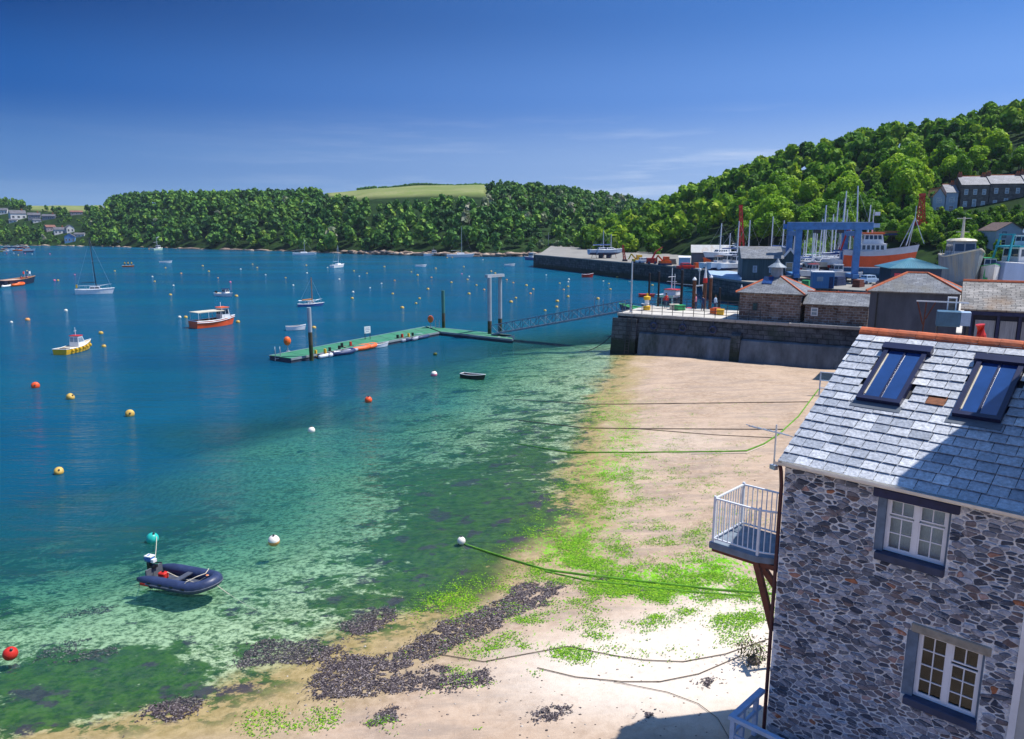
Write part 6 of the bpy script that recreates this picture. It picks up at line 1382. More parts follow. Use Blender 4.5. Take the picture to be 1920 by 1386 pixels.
for x in (-5, -2, 1, 4):
    for s_ in (-1, 1): b.tube((x, s_*1.7, -1.3), (x, s_*2.6, -2.9), .14, n=6)
    b.box(x-.3, x+.3, -.5, .5, -2.9, -2.4)
b.build('shore_props', rustwood, RS)
# grey trawler, bow towards the viewer
P = atd(1540, 580, 116); GT = thing('grey_trawler', 'grey rust streaked trawler ashore, bow towards the viewer, with round cream topped bridge', 'trawler', (P.x, P.y, QZ+2.1), math.radians(-102))
greyh = M('trawler_grey', (.22, .26, .29), .6, .3, .7, stretch=(2, 2, .3), dirt=(.46, .36, .22), dirt_amt=.75)
GL = 11; R = hull_rings(GL, 4.5, 2.7, 1.9, sheer=.50, n=15, tr=.85, flare=.16, fine=2.6); b = MB(); b.loft(R, mrow=lambda k: 0); b.build('hull', greyh, GT)
n = len(R); b = MB(); b.add([Vector((r_[0].x, r_[0].y*.96, r_[0].z-.5)) for r_ in R]+[Vector((r_[-1].x, r_[-1].y*.96, r_[-1].z-.5)) for r_ in R], [(k, n+k, n+k+1, k+1) for k in range(n-1)]); b.build('deck', greywood, GT)
b = MB(); b.path([r_[0]+Vector((0, 0, .05)) for r_ in R]+[r_[-1]+Vector((0, 0, .05)) for r_ in R[::-1]], .13, 6, closed=True); b.build('rubbing_strake', cream, GT)
cabin(GT, -3.4, .2, 3.2, 2.5, 4.9, M('bridge_grey', (.30, .34, .38), .6, .15, 1), greyh, glassd, .95, .3, 'bridge', .1)
b = MB(); b.lathe([(2.0, 0), (2.1, .12), (1.8, .34), (.5, .5)], 18, (-1.6, 0, 5.0)); b.build('bridge_top', cream, GT); b = MB(); b.tube((-1.6, 0, 5.5), (-1.6, 0, 8.6), .24, .14, 10); b.bar((-1.6, -1.0, 8.4), (-1.6, 1.0, 8.4), .12); b.bar((-1.6, -.9, 6.4), (-1.6, .9, 6.4), .1); b.build('mast', cream, GT)
b = MB(); b.box(1.8, 2.9, -.6, .6, 2.6, 3.3); b.build('winch_cover', M('bright_blue_cover', (.02, .14, .5), .6, .2, 2), GT)
b = MB(); 
for k in range(7): x = -5+1.1*k; b.tube((x, -1.8, 2.6), (x, -1.8, 3.6), .04, n=5); b.tube((x, 1.8, 2.6), (x, 1.8, 3.6), .04, n=5)
b.build('rail', alu, GT)
# boat with green stripe, and pale blue trawler
P = atd(1574, 578, 112); GB = thing('striped_boat', 'white and brown boat ashore marked with a green L shaped stripe', 'boat', (P.x, P.y, QZ+1.5), math.radians(-112))
hull(GB, 7.5, 2.5, 2.0, 1.2, M('white_topsides', (.56, .55, .55), .5, .12, 1, dirt=(.4, .3, .2), dirt_amt=.4), M('brown_bottom', (.38, .22, .10), .7, .3, 1), greywood, gun=greenp, sheer=.35, fine=3.2)
cabin(GB, -2.0, 1.0, 1.7, 1.9, 3.3, white, greenp, glassd)
b = MB(); b.bar((2.6, -.72, 1.9), (2.5, -.84, .6), .1, .3); b.bar((2.55, -.86, .55), (3.1, -.5, .55), .3, .25); b.build('green_stripe', greenp, GB)
P = atd(1632, 580, 112); BT = thing('blue_trawler', 'pale blue trawler ashore with a turquoise and white wheelhouse at the right', 'trawler', (P.x, P.y, QZ+1.8), math.radians(8))
bluh = M('pale_blue_hull', (.26, .34, .52), .55, .15, .5, stretch=(1, 1, .3), dirt=(.38, .42, .52), dirt_amt=.5)
hull(BT, 12.5, 4.4, 2.4, 1.7, bluh, bluh, greywood, gun=white, sheer=.6, tr=.9)
cabin(BT, -4.0, 1.5, 3.2, 2.3, 4.6, white, tealp, glassd, .95, .3, 'wheelhouse', .35, .25); cabin(BT, -2.6, .6, 2.4, 4.9, 6.2, white, white, glassd, .9, .3, 'upper_bridge', .2)
b = MB(); b.bar((-5.6, -1.5, 2.4), (-4.9, -1.2, 6.4), .22); b.bar((-5.6, 1.5, 2.4), (-4.9, 1.2, 6.4), .22); b.bar((-4.9, -1.5, 6.4), (-4.9, 1.5, 6.4), .22); b.box(-5.7, -4.7, -1.1, 1.1, 4.6, 4.85); b.build('gantry', tealp, BT)
b = MB(); b.tube((-.6, 0, 6.3), (-.6, 0, 10.0), .1, .05); b.bar((-.6, -1.1, 9), (-.6, 1.1, 9), .08); b.bar((-1.8, 0, 9.3), (.7, 0, 9.3), .07); b.sphere((-2.0, 0, 6.9), .42, 12); b.tube((-2.0, 0, 6.2), (-2.0, 0, 6.55), .1); b.build('mast', white, BT)
for k, pk in enumerate(((1590, 540), (1601, 538))): pass
P = at(1532, 585, QZ); 
for k, (px, py, lb) in enumerate(((1451, 547, 'blue grey drum tank behind the red ship'),)):
    b = MB(); b.lathe([(.8, 0), (.85, .1), (.85, 2.3), (.3, 2.7)], 14); o = b.build('storage_tank', pwhite, smooth=False); o.location = atd(1468, 533, 150)-Vector((0, 0, 1)); tag(o, 'pale upright storage tank right of the red ship foremast', 'tank')
# ================================================================== HILLSIDE HOUSES
def hp(px, py, H=HB): tt = H.find(px, py); P = H.pt(px, tt); return P
terr = bricky('terrace_stone', (.11, .09, .085), (.18, .15, .135), (.12, .11, .11), .6, .3, .03, .9, .3, .4)
TP = hp(1538, 470); TP = Vector((TP.x, TP.y, TP.z)); ta = -.16; TXd = Vector((math.cos(ta), math.sin(ta), 0)); zc = proj(TP)[2]; mpp = zc/1000
tslate = bricky('terrace_slates', (.13, .14, .17), (.2, .21, .24), (.08, .08, .09), .7, .35, .02, .5, .3, .3, False)
brickm = M('chimney_brick', (.28, .10, .06), .9, .25, 3)
Hh = 31*mpp
x = 0
for k, (pa, pb) in enumerate(((1538, 1576), (1577, 1621), (1622, 1668), (1669, 1718))):
    a_ = reach(TP, TXd, pa); c_ = reach(TP, TXd, pb); W_ = c_-a_-.02; wl = []
    for f in (.18, .5, .82):
        wl.append(('front', W_*f, Hh*.60, .95, 1.45, glassl, white)); wl.append(('front', W_*f, Hh*.12, 1.0, 1.4 if f != .5 else 1.9, glassl, white))
    building('terraced_house', 'stone terraced house with slate roof on the hill, %s along the row' % ['first from the left', 'second', 'third', 'fourth'][k], (TP+TXd*a_+Vector((0, 0, (k*.25)))), ta, W_, 7, Hh, 2.3, 'gx', terr, tslate, .12, .12, wl, [(.5, 3.5, 1.0, .9, brickm), (W_-.5, 3.5, 1.0, .7, brickm)], group='terraced houses on the hill', z0=-6)
wallp = M('white_gable_wall', (.34, .40, .50), .8, .12, .8)
for (pa, pb, kind, rm, lb, dz, hf) in ((1504, 1520, 'gy', M('lichen_tiles', (.22, .12, .06), .8, .3, 2, dirt=(.35, .2, .05)), 'pale house with an orange brown roof at the left end of the hillside terrace', -1.2, .72), (1521, 1536.5, 'gx', tslate, 'pale bay fronted house between the orange roofed house and the stone terrace', -1.0, .85)):
    a_ = -reach(TP-TXd*12, TXd, 1538)+0; B0 = TP-TXd*12; a_ = reach(B0, TXd, pa); c_ = reach(B0, TXd, pb); W_ = c_-a_-.02
    building('hillside_house', lb, (B0+TXd*a_+Vector((0, 0, dz))), ta, W_, 7, Hh*hf, 2.2, kind, wallp, rm, .15, .12, [('front', W_*.5, Hh*.45, 1.3, 1.4, glassl, white), ('front', W_*.5, .4, 1.2, 1.6, glassd, white)], [(W_*.8, 3.5, .9, .7, brickm)] if kind == 'gx' else [], z0=-5)
P = hp(1590, 524); mpp2 = proj(P)[2]/1000; a2 = .1; X2 = Vector((math.cos(a2), math.sin(a2), 0)); W2_ = reach(P, X2, 1622)
building('blue_grey_house', 'blue grey gabled house with a brown roof behind the pale blue trawler', P, a2, W2_, 6, 26*mpp2, 10*mpp2, 'gy', wallp, M('brown_roof', (.12, .08, .07), .8, .3, 2), .25, None, [('front', W2_*.28, 17*mpp2, 1.1, 1.4, glassl, navy), ('front', W2_*.28, 7*mpp2, 1.1, 1.4, glassd, white), ('front', W2_*.72, 8*mpp2, 1.1, 1.4, glassd, white)], [], z0=-4)
# ------------------------------------------------------------------ village on the far left
vroof = {'white': M('village_slate', (.10, .10, .12), .7, .3, .5), 'slate': M('village_slate', None), 'brown': M('village_tile', (.20, .09, .07), .8, .3, .5), 'blue': M('village_slate', None)}
vwall = {'white': M('village_white', (.62, .62, .62), .8, .1, .5), 'slate': M('village_grey', (.16, .18, .24), .8, .2, .5), 'brown': M('village_lilac', (.34, .30, .34), .8, .2, .5), 'blue': M('village_blue', (.10, .26, .50), .7, .15, .5)}
vlb = ['white house cut by the left edge high above the moorings', 'big white house with dark windows high on the left slope', 'small white cottage below the big white house', 'dark slate hung house with a white gable right of the big white house', 'second dark house further right on the left slope', 'lilac walled house with a brown roof just below the small left field',
       'white house with three windows halfway down the left slope', 'tall white house just right of the three windowed one', 'bright blue boat house at the water edge of the village', 'low white house right of the bright blue boat house', 'small white cottage below the dark slate hung house', 'brown roofed cottage left of the three windowed white house']
for (x0, x1, y0, y1, kd, i) in VILLAGE:
    P = HA.pt((x0+x1)/2, HA.find((x0+x1)/2, y1)); zc = proj(P)[2]; W_ = (x1-x0)*zc/1000; H_ = (y1-y0)*zc/1000
    az = math.atan2(P.x, P.y); rz = -az+random.uniform(-.25, .25); X_ = Vector((math.cos(rz), math.sin(rz), 0)); nw = 3 if W_ > 6 else 2
    building('village_house', vlb[i], P-X_*W_/2-Vector((0, 0, .3)), rz, W_, 6.5, H_*.68, H_*.34, 'gx' if i not in (7, 8) else 'gy', vwall[kd], vroof[kd], .25, None, [('front', W_*(f+.5)/nw, H_*.18+.1, W_/nw*.5, min(1.6, H_*.3), glassd, white) for f in range(nw)], [(W_*.8, 3.2, 1.0, .8, brickm)] if i in (1, 3, 4, 6) else [], group='houses of the village across the water', z0=-5)
# ================================================================== PEOPLE (tiny in the picture)
def person_mesh(name, top, bottom, seated=False):
    me = bpy.data.meshes.new(name)
    if seated: J = [(0, 0, .50), (0, 0, .80), (0, 0, 1.08), (0, 0, 1.18), (0, 0, 1.32), (-.19, 0, 1.05), (-.25, .06, .80), (-.20, .25, .68), (.19, 0, 1.05), (.25, .06, .80), (.20, .25, .68), (-.11, .02, .48), (-.12, .42, .50), (-.12, .45, .06), (.11, .02, .48), (.12, .42, .50), (.12, .45, .06)]
    else: J = [(0, 0, .95), (0, 0, 1.2), (0, 0, 1.45), (0, 0, 1.54), (0, 0, 1.68), (-.20, 0, 1.42), (-.27, .02, 1.15), (-.26, .10, .90), (.20, 0, 1.42), (.27, .02, 1.15), (.26, .10, .90), (-.10, 0, .90), (-.12, .02, .48), (-.12, 0, .04), (.10, 0, .90), (.12, -.02, .48), (.13, .03, .04)]
    Eg = [(0, 1), (1, 2), (2, 3), (3, 4), (2, 5), (5, 6), (6, 7), (2, 8), (8, 9), (9, 10), (0, 11), (11, 12), (12, 13), (0, 14), (14, 15), (15, 16)]
    rad = [.15, .14, .14, .06, .115, .07, .05, .038, .07, .05, .038, .10, .07, .055, .10, .07, .055]
    me.from_pydata(J, Eg, []); o = bpy.data.objects.new(name, me); COL.objects.link(o); sk = o.modifiers.new('skin', 'SKIN')
    for i, v in enumerate(me.skin_vertices[0].data): v.radius = (rad[i], rad[i]*.8); v.use_root = (i == 0)
    s = o.modifiers.new('sub', 'SUBSURF'); s.levels = 1; s.render_levels = 1
    dg = bpy.context.evaluated_depsgraph_get(); dg.update(); m2 = bpy.data.meshes.new_from_object(o.evaluated_get(dg)); bpy.data.objects.remove(o)
    m2.materials.clear()
    for q in (top, bottom, skin): m2.materials.append(q)
    hz = J[3][2]; wz = J[0][2]
    for p in m2.polygons: p.material_index = 2 if p.center.z > hz else (1 if (p.center.z < wz+.02 and abs(p.center.x) < .2) or p.center.z < wz-.15 else 0); p.use_smooth = True
    return m2
def person(lb, loc, rz, top, bottom, seated=False):
    o = link('person', person_mesh('person', top, bottom, seated)); o.location = loc; o.rotation_euler = (0, 0, rz)
    h = MB(); hz = 1.33 if seated else 1.69; h.sphere((0, -.02, hz+.03), .115, 10, sz=.9); hm = h.build('hair', M('dark_hair', (.04, .025, .015), .9, .3, 20), o)
    return tag(o, lb, 'person')
# ================================================================== BOATS AFLOAT
def W(px, py): return at(px, py, 0)
def heading(pa, pb): a, b = at(*pa), at(*pb); return math.atan2(b.y-a.y, b.x-a.x), (b-a).length
# black inflatable in the foreground
hd, ln = heading((492, 947), (581, 958)); P = W(529, 958)
RL_ = 3.35
rib = thing('inflatable_dinghy', 'navy black inflatable dinghy with a blue and white outboard afloat in the clear shallows', 'dinghy', (P.x, P.y, 0), hd-.10); rib.scale = (1.0, 1.0, 1.0)
def tubeline(o_=0, z=0, rr=0):
    pts = []; hw = .60
    for k in range(9): pts.append((-RL_/2+.0+k*(RL_*.70)/8, -hw+o_*.0, .22+z+.0*k))
    for k in range(1, 12): a = -math.pi/2+math.pi*k/12; pts.append((RL_*.20+.62*math.cos(a)*1.35, hw*math.sin(a), .22+z+.14*math.cos(a)**2))
    for k in range(8, -1, -1): pts.append((-RL_/2+k*(RL_*.70)/8, hw, .22+z))
    return pts
pl = tubeline(); rr = [.09, .17, .22]+[.235]*(len(pl)-6)+[.22, .17, .09]
b = MB(); b.path(pl, rr, 14); b.build('tube', rubber, rib, smooth=True)
b = MB(); b.path([(x, y-.232 if y < 0 else y+.232, z-.02) if abs(y) > .58 and x < RL_*.2 else (x+.232*(max(0, x-RL_*.2)/(.62*1.35)), y*1.36, z-.02) for x, y, z in pl[2:-2]], .028, 6); b.build('rubbing_strake', M('strake_grey', (.10, .11, .15), .6, .2, 4), rib)
b = MB(); b.box(-RL_/2+.25, RL_*.36, -.44, .44, .05, .10); b.build('floor', M('dinghy_floor', (.06, .07, .10), .7, .3, 5), rib)
b = MB(); b.box(-RL_/2+.20, -RL_/2+.26, -.42, .42, .06, .52); b.build('transom', M('transom_grey', (.10, .11, .13), .7, .2, 5), rib)
b = MB(); b.box(-.10, .14, -.45, .45, .30, .34); b.build('thwart', M('dinghy_floor', None), rib)
b = MB(); b.path([(-RL_/2+.22, .0, .82), (-RL_/2+.02, 0, .84), (-RL_/2-.12, 0, .80)], [.13, .17, .12], 10); b.build('outboard_cowl', M('cowl_blue', (.03, .12, .35), .3, .1, 3), rib, smooth=True)
b = MB(); b.box(-RL_/2-.10, -RL_/2+.24, -.13, .13, .93, .985); b.box(-RL_/2+.18, -RL_/2+.34, -.10, .10, .72, .86); b.build('cowl_panel', white, rib, bevel=.01)
b = MB(); b.box(-RL_/2-.06, -RL_/2+.10, -.06, .06, -.45, .70); b.bar((-RL_/2+.15, 0, .70), (-RL_/2+.62, .05, .74), .035); b.box(-RL_/2+.10, -RL_/2+.34, -.12, .12, .48, .60); b.build('outboard_leg', blackp, rib)
b = MB(); b.box(-RL_/2+.52, -RL_/2+.86, -.14, .14, .10, .36); b.build('fuel_tank', redp, rib, bevel=.04); b = MB(); b.lathe([(.05, 0), (.05, .05)], 8, (-RL_/2+.69, 0, .36)); b.build('tank_cap', blackp, rib)
b = MB(); b.path([(-RL_/2+.86, .05, .36), (-RL_/2+1.2, .2, .14), (.2, .1, .14), (.7, -.1, .2), (RL_*.20+.62, 0, .58)], .016, 6); b.path([(.55, -.80, .20), (.75, -.62, .50), (1.0, -.3, .62), (1.15, 0, .64), (1.0, .3, .62), (.75, .62, .5)], .016, 6); b.build('grab_line', rope_w, rib)
b = MB()
for k in range(4): b.box(-1.0+.55*k, -.84+.55*k, -.835, -.80, .22, .30); b.box(-1.0+.55*k, -.84+.55*k, .80, .835, .22, .30)
b.build('handle_patch', blackp, rib)
b = MB(); b.box(-1.35, -.95, -.842, -.832, .12, .22); b.build('red_mark', redp, rib)
b = MB(); b.lathe([(.06, 0), (.05, .012)], 12, (1.22, 0, .575)); b.build('bow_badge', M('badge_orange', (.7, .25, .1), .5, .1, 3), rib)
def rope(name, lb, pts, r=.03, mat=None, cat='mooring rope'):
    b = MB(); b.path(pts, r, 6); return tag(b.build(name, mat or rope_m), lb, cat)
def sag(p0, p1, n=8, s=.3): p0, p1 = Vector(p0), Vector(p1); return [p0.lerp(p1, k/n)-Vector((0, 0, s*4*(k/n)*(1-k/n))) for k in range(n+1)]
gb = W(489, 903); bow = rib.matrix_basis @ Vector((1.42, 0, .35)); stern = rib.matrix_basis @ Vector((-RL_/2+.3, 0, .75))
rope('stern_line', 'pale rope from the teal buoy to the outboard of the navy inflatable', sag((gb.x+.2, gb.y, .25), stern, 8, .12), .014, rope_w)
gh = ghit(624, 992); rope('bow_line', 'pale rope running from the bow of the navy inflatable down to the seabed', sag(bow, gh, 10, .08), .014, rope_w)
# white yacht on the left
P = W(413, 580); hd, ln = heading((392, 578), (437, 577)); zc = proj(P+Vector((0, 0, 5)))[2]
carbon = M('black_mast', (.02, .025, .04), .35, .2, 3)
y = yacht('white_yacht', 'white yacht with a tall black leaning mast moored at the left', P, hd+.05, ln*1.02, carbon, white, M('yacht_boot', (.35, .4, .5), .4, .1, 3), -.055, None, False, (atd(417, 505, zc).z-1.2)/1.35); y.scale = (1, 1, 1.35)
b = MB(); b.box(-3.1, -2.8, -1.0, -.85, 1.0, 1.5); b.build('lifebuoy', yellowp, y)
def find_len(pa, pb): return heading(pa, pb)
# red passenger boat
hd, ln = heading((543, 625), (592, 620)); P = W(568, 622); pb_ = thing('passenger_boat', 'orange red open passenger boat with a white canopy and white wheelhouse', 'passenger boat', (P.x, P.y, 0), hd+.08)
L = 6.1; hull(pb_, L, 2.5, .95, .4, vermil, navy, wood, True, white, sheer=.35, tr=.9)
cabin(pb_, L*.16, L*.38, 1.5, .9, 2.5, white, orangep, glassd, .9, .25, 'wheelhouse', .12, .10); b = MB(); b.box(-L*.47, L*.20, -1.1, 1.1, 2.12, 2.22); b.build('canopy', cream, pb_)
for x in (-L*.45, -L*.2, L*.1):
    for s_ in (-1, 1): b = MB(); b.tube((x, s_*1.05, .9), (x, s_*1.05, 2.12), .03, n=6); b.build('canopy_post', white, pb_)
for s_ in (-1, 1): b = MB(); b.box(-L*.42, L*.12, s_*.98-.12, s_*.98+.12, .55, .70); b.build('bench', orangep, pb_)
b = MB(); b.path([r_[0]+Vector((0, 0, -.20)) for r_ in hull_rings(L, 2.56, .95, .4, sheer=.35, tr=.9)], .05, 5); b.path([r_[-1]+Vector((0, 0, -.20)) for r_ in hull_rings(L, 2.56, .95, .4, sheer=.35, tr=.9)], .05, 5); b.build('rubbing_band', white, pb_)
b = MB(); b.tube((L*.22, 0, 2.6), (L*.22, 0, 3.3), .04); b.build('mast', white, pb_)
# yellow workboat
hd, ln = heading((366, 656), (414, 645)); P = W(388, 655); wb = thing('yellow_workboat', 'yellow hulled workboat with white deck, red roofed wheelhouse and yellow fenders', 'workboat', (P.x, P.y, 0), hd)
L = 4.9; hull(wb, L, 1.9, .58, .3, yellowp, navy, cream, False, white, sheer=.75, tr=.9)
cabin(wb, -.1, 1.15, 1.15, .55, 1.72, white, redp, glassl, .85, .4, 'wheelhouse', .06)
for k in range(6): b = MB(); b.sphere((-1.6+.62*k, -.98+.04*max(0, k-3)**1.6, .40+.03*k), .14, 10, sz=1.4); b.build('fender', yellowp, wb)
b = MB(); b.tube((.35, 0, 1.78), (.35, 0, 2.7), .03); b.bar((.1, 0, 2.3), (.6, 0, 2.3), .03); b.build('mast', white, wb); b = MB(); b.box(-1.9, -1.3, -.4, .4, .50, .66); b.build('engine_box', greywood, wb)
# wooden yawl
hd, ln = heading((684, 596), (705, 594)); P = W(694.5, 596); zc = proj(P+Vector((0, 0, 3)))[2]
y = yacht('wooden_sailboat', 'small blue and white sailing boat with varnished mast beyond the white topped pile', P, .5, 4.3, wood, M('boat_blue', (.04, .10, .30), .5, .2, 3), navy, 0, None, False, atd(694, 557, zc).z-.6, sailcover=M('tan_cover', (.45, .18, .06), .7, .2, 3))
# row of small and distant craft
launch('small_motor_boat', 'white motor boat with navy cuddy in the middle of the moorings', W(582, 583), 2.6-math.pi, 4.6, white, white, navy, outboard=True, mast=False)
launch('small_dinghy', 'small dark red open dinghy beside the white topped pile', W(675, 627), .4, 2.5, white, redp, None, False, 'dinghy', .5, wood, None, True)
launch('rowing_boat', 'black open rowing boat lying between the pontoon and the quay', W(906, 690), heading((890, 688), (924, 692))[0], 2.45, blackp, M('weed_bottom', (.03, .05, .01), .8, .3, 3), None, False, 'rowing boat', .35, greywood, None, True)
launch('red_boat', 'small bright red open boat with a cover off the boatyard quay', W(1055, 558.5), .1, 3.0, redp, redp, None, False, 'boat', .8, redp, None, False)
P = W(1132, 584); o = thing('red_raft', 'red flat bottomed workboat with a blue hull line behind the quay piles', 'boat', (P.x, P.y, 0), -.05); hull(o, 3.0, 1.3, .55, .2, redp, paleb, redp, False, redp, tr=.95, sheer=.1); b = MB(); b.box(-1.2, 1.0, -.5, .5, .5, .62); b.build('cover', redp, o)
for px, py, L, lb, top in ((505.5, 539, 4.2, 'small white launch in open water left of centre', white), (838, 544, 3.6, 'small white dinghy far out above the pontoon bend', white), (953.5, 543, 3.6, 'small white dinghy far out right of the gate frame', white), (697, 527.5, 3.6, 'tiny white dinghy beside the distant sailing boat near the wood', white)):
    launch('white_dinghy', lb, W(px, py+.8), random.uniform(-.4, .4), L, top, navy, None, False, 'dinghy', .6, greywood, 'small white dinghies', True)
for px, pyh, pyt, L, rz, lb in ((685, 529.5, 508, 9.5, .1, 'distant white sailing boat below the dark wood'), (730, 545.5, 517, 8, 1.3, 'white sailing boat seen end on in the middle distance'), (889, 532, 492, 11.5, .1, 'largest distant white yacht, moored below the rocks'), (937.5, 531, 507, 9, .0, 'distant white yacht between the largest one and the outer quay'), (1002.5, 529, 500, 8, .2, 'distant yacht just beyond the end of the outer quay')):
    P = W(px, pyh); zc = proj(P+Vector((0, 0, 8)))[2]; yacht('distant_yacht', lb, P, rz, L, alu, white, navy, 0, 'yachts moored far out', False, atd(px, pyt, zc).z-L*.1, simple=True)
launch('motor_cruiser', 'white motor cruiser moored under the pale rocks', W(853, 530.5), .3, 8, white, white, white)
launch('motor_cruiser', 'blue hulled motor boat by the end of the outer quay', W(986, 536), 2.5, 9, M('boat_blue', None), navy, white)
P = W(495, 523); o = launch('tripping_boat', 'pale green and white boat with a mast under the dark wood at the left', P, 1.3, 8, M('mint_hull', (.40, .58, .45), .6, .1, 2), navy, white); b = MB(); b.tube((0, 0, 3), (0, 0, 7.2), .1); b.bar((0, -.2, 6.6), (2.2, .2, 7.4), .25); b.bar((-2.5, 0, 4.4), (1, 0, 4.6), .15); b.build('derrick', pwhite, o)
P = W(550, 521); launch('white_dinghy', 'long low white tender lying against the rocks under the dark wood', P, .05, 7, white, white, None, False, 'dinghy', .5, greywood, 'small white dinghies', True)
# passenger launch cut by the left edge
hd, ln = heading((284, 570), (349, 563)); P = W(312, 568); fe = thing('tour_boat', 'long dark blue tour boat with seated people and small flags at the left edge', 'tour boat', (P.x, P.y, 0), hd+.06)
L = 13.0; hull(fe, L, 3.4, 1.3, .6, M('ferry_navy', (.012, .022, .05), .5, .3, 1), navy, wood, True, M('varnish_rail', (.42, .22, .12), .5, .2, 3), sheer=.25, tr=.92)
b = MB(); b.box(-L*.46, L*.10, -1.3, 1.3, 1.05, 1.3); b.build('seat_cover', M('pink_canvas', (.50, .36, .30), .8, .2, 1), fe)
for s_, k in ((.32, 0), (.38, 1), (.44, 2)): b = MB(); b.tube((L*s_, (-1)**k*.5, 1.3), (L*s_, (-1)**k*.5, 3.0), .03); b.build('flag_pole', white, fe); b = MB(); b.box(L*s_-.6, L*s_-.04, (-1)**k*.5-.015, (-1)**k*.5+.015, 2.3, 2.9); b.build('flag', [redp, white, navy][k], fe)
fm = fe.matrix_basis if fe.matrix_basis else None
fmat = Matrix.Translation(fe.location) @ Matrix.Rotation(fe.rotation_euler.z, 4, 'Z')
cl = [redp, white, navy, M('shirt_pink', (.55, .2, .25), .8, .1, 3), paleb, orangep]
for k in range(6):
    p = fmat @ Vector((L*(.08+.055*k), -.6+.5*(k % 3), .62)); person('seated passenger in %s top on the tour boat, %s from the stern' % (['red', 'white', 'navy', 'pink', 'pale blue', 'orange'][k], ['first', 'second', 'third', 'fourth', 'fifth', 'sixth'][k]), p, fe.rotation_euler.z-math.pi/2, cl[k], navy, True)
def ribsimple(name, lb, P, rz, L, mat, group=None, floor=None, tank=None):
    o = thing(name, lb, 'dinghy', (P.x, P.y, 0), rz, group); hw = L*.19; r_ = L*.07
    pts = [(-L*.5, -hw, r_), (0, -hw, r_), (L*.2, -hw, r_)]+[(L*.2+L*.28*math.cos(a), hw*math.sin(a), r_+L*.03*math.cos(a)) for a in [-math.pi/2+math.pi*k/6 for k in range(1, 6)]]+[(L*.2, hw, r_), (0, hw, r_), (-L*.5, hw, r_)]
    b = MB(); b.path(pts, r_, 8); b.build('tube', mat, o, smooth=True); b = MB(); b.box(-L*.42, L*.36, -hw, hw, .02, .08); b.build('floor', floor or greywood, o); b = MB(); b.box(-L*.43, -L*.40, -hw*.9, hw*.9, .05, r_*2.4); b.build('transom', greywood, o)
    b = MB(); b.box(-L*.49, -L*.43, -.12, .12, .2, r_*2.6+.35); b.build('outboard_motor', tank or blackp, o); return o
ribsimple('orange_tender', 'orange inflatable alongside the dark blue tour boat', W(311, 569.5), hd, 4.6, orangep, floor=redp)
ribsimple('white_tender', 'white inflatable behind the orange one beside the tour boat', W(296, 571), hd, 3.2, white)
# boats lying along the pontoon
dng = 'dinghies tied along the pontoon'
grib = M('grey_tubes', (.30, .33, .40), .5, .15, 3); nrib = M('navy_tubes', (.02, .04, .12), .5, .2, 3); orib = M('orange_tubes', (.75, .13, .03), .5, .15, 3)
for px, py, rz, L, m_, lb in ((713, 661.5, .9, 3.0, white, 'white dinghy, first of the craft tied to the pontoon from the left'), (722, 659.5, 1.1, 3.0, white, 'second white dinghy tied to the pontoon'), (735, 658.5, .6, 3.2, nrib, 'navy inflatable tied to the pontoon right of the two white dinghies'), (744, 655.5, .8, 3.0, grib, 'grey inflatable squeezed between the navy and orange ones'),
                           (753, 653.5, .5, 3.6, orib, 'orange inflatable, left of the two at the pontoon'), (763, 651.5, .5, 3.4, orib, 'orange inflatable, right of the two at the pontoon'), (816, 641, 1.0, 3.2, grib, 'grey inflatable, first of the right hand cluster at the pontoon'), (823, 640, .9, 3.2, nrib, 'navy inflatable, second of the right hand cluster'), (830, 639, 1.0, 3.2, grib, 'grey inflatable, third of the right hand cluster'), (837, 638, .8, 3.0, nrib, 'navy inflatable, last of the right hand cluster')):
    ribsimple('moored_inflatable', lb, W(px, py), rz+.2, L, m_, dng, tank=[blackp, redp, yellowp][int(px) % 3])
launch('grey_skiff', 'low grey and white skiff tied to the pontoon right of the orange inflatables', W(782, 649.5), heading((770, 651), (792, 648.5))[0], 2.6, M('skiff_white', (.6, .63, .68), .5, .1, 2), greywood, None, False, 'skiff', .35, greywood, None, True)
launch('white_skiff', 'small white skiff by the gate frame at the gangway foot', W(949, 641), .1, 1.9, white, white, None, False, 'skiff', .45, greywood, None, True)
# yellow cluster: open boat with three people in yellow
P = W(457, 545); o = launch('safety_boat', 'small orange boat carrying three people in yellow jackets', P, .1, 3.6, orangep, navy, None, False, 'boat', .5, greywood, None, True)
for k in range(3): person('person in a yellow jacket standing in the orange boat, %s' % ['left of three', 'middle of three', 'right of three'][k], P+Vector((-1.1+1.1*k, .1*k, .1)), .2*k, yellowp, navy)
# far left moorings
r_ = random.Random(21)
clus = [(296, 521.5, 'orange'), (300, 519, 'navy'), (303, 522.5, 'white'), (306, 518.5, 'blue'), (309, 522, 'red'), (312, 519, 'navy'), (313, 523, 'orange'), (318, 519, 'red'), (321, 522.5, 'white'), (325, 520, 'red'), (327, 521.5, 'white'), (331, 522.5, 'white'), (294, 524, 'yellow'), (299, 525, 'white'), (327, 524.8, 'navy')]
cm_ = {'orange': orangep, 'navy': navy, 'white': white, 'blue': M('boat_blue', None), 'red': redp, 'yellow': yellowp}
for k, (px, py, c) in enumerate(clus):
    launch('moored_boat', '%s open boat in the crowded moorings at the far left, %s from the left' % (c, ['first', 'second', 'third', 'fourth', 'fifth', 'sixth', 'seventh', 'eighth', 'ninth', 'tenth', 'eleventh', 'twelfth', 'thirteenth', 'fourteenth', 'fifteenth'][sorted(range(15), key=lambda i: clus[i][0]).index(k)]), W(px, py+1), r_.uniform(-.6, .6), 4.5, cm_[c], navy, white, k % 4 == 1, 'boat', .7, greywood, 'boats on the far left moorings', k % 4 != 1)
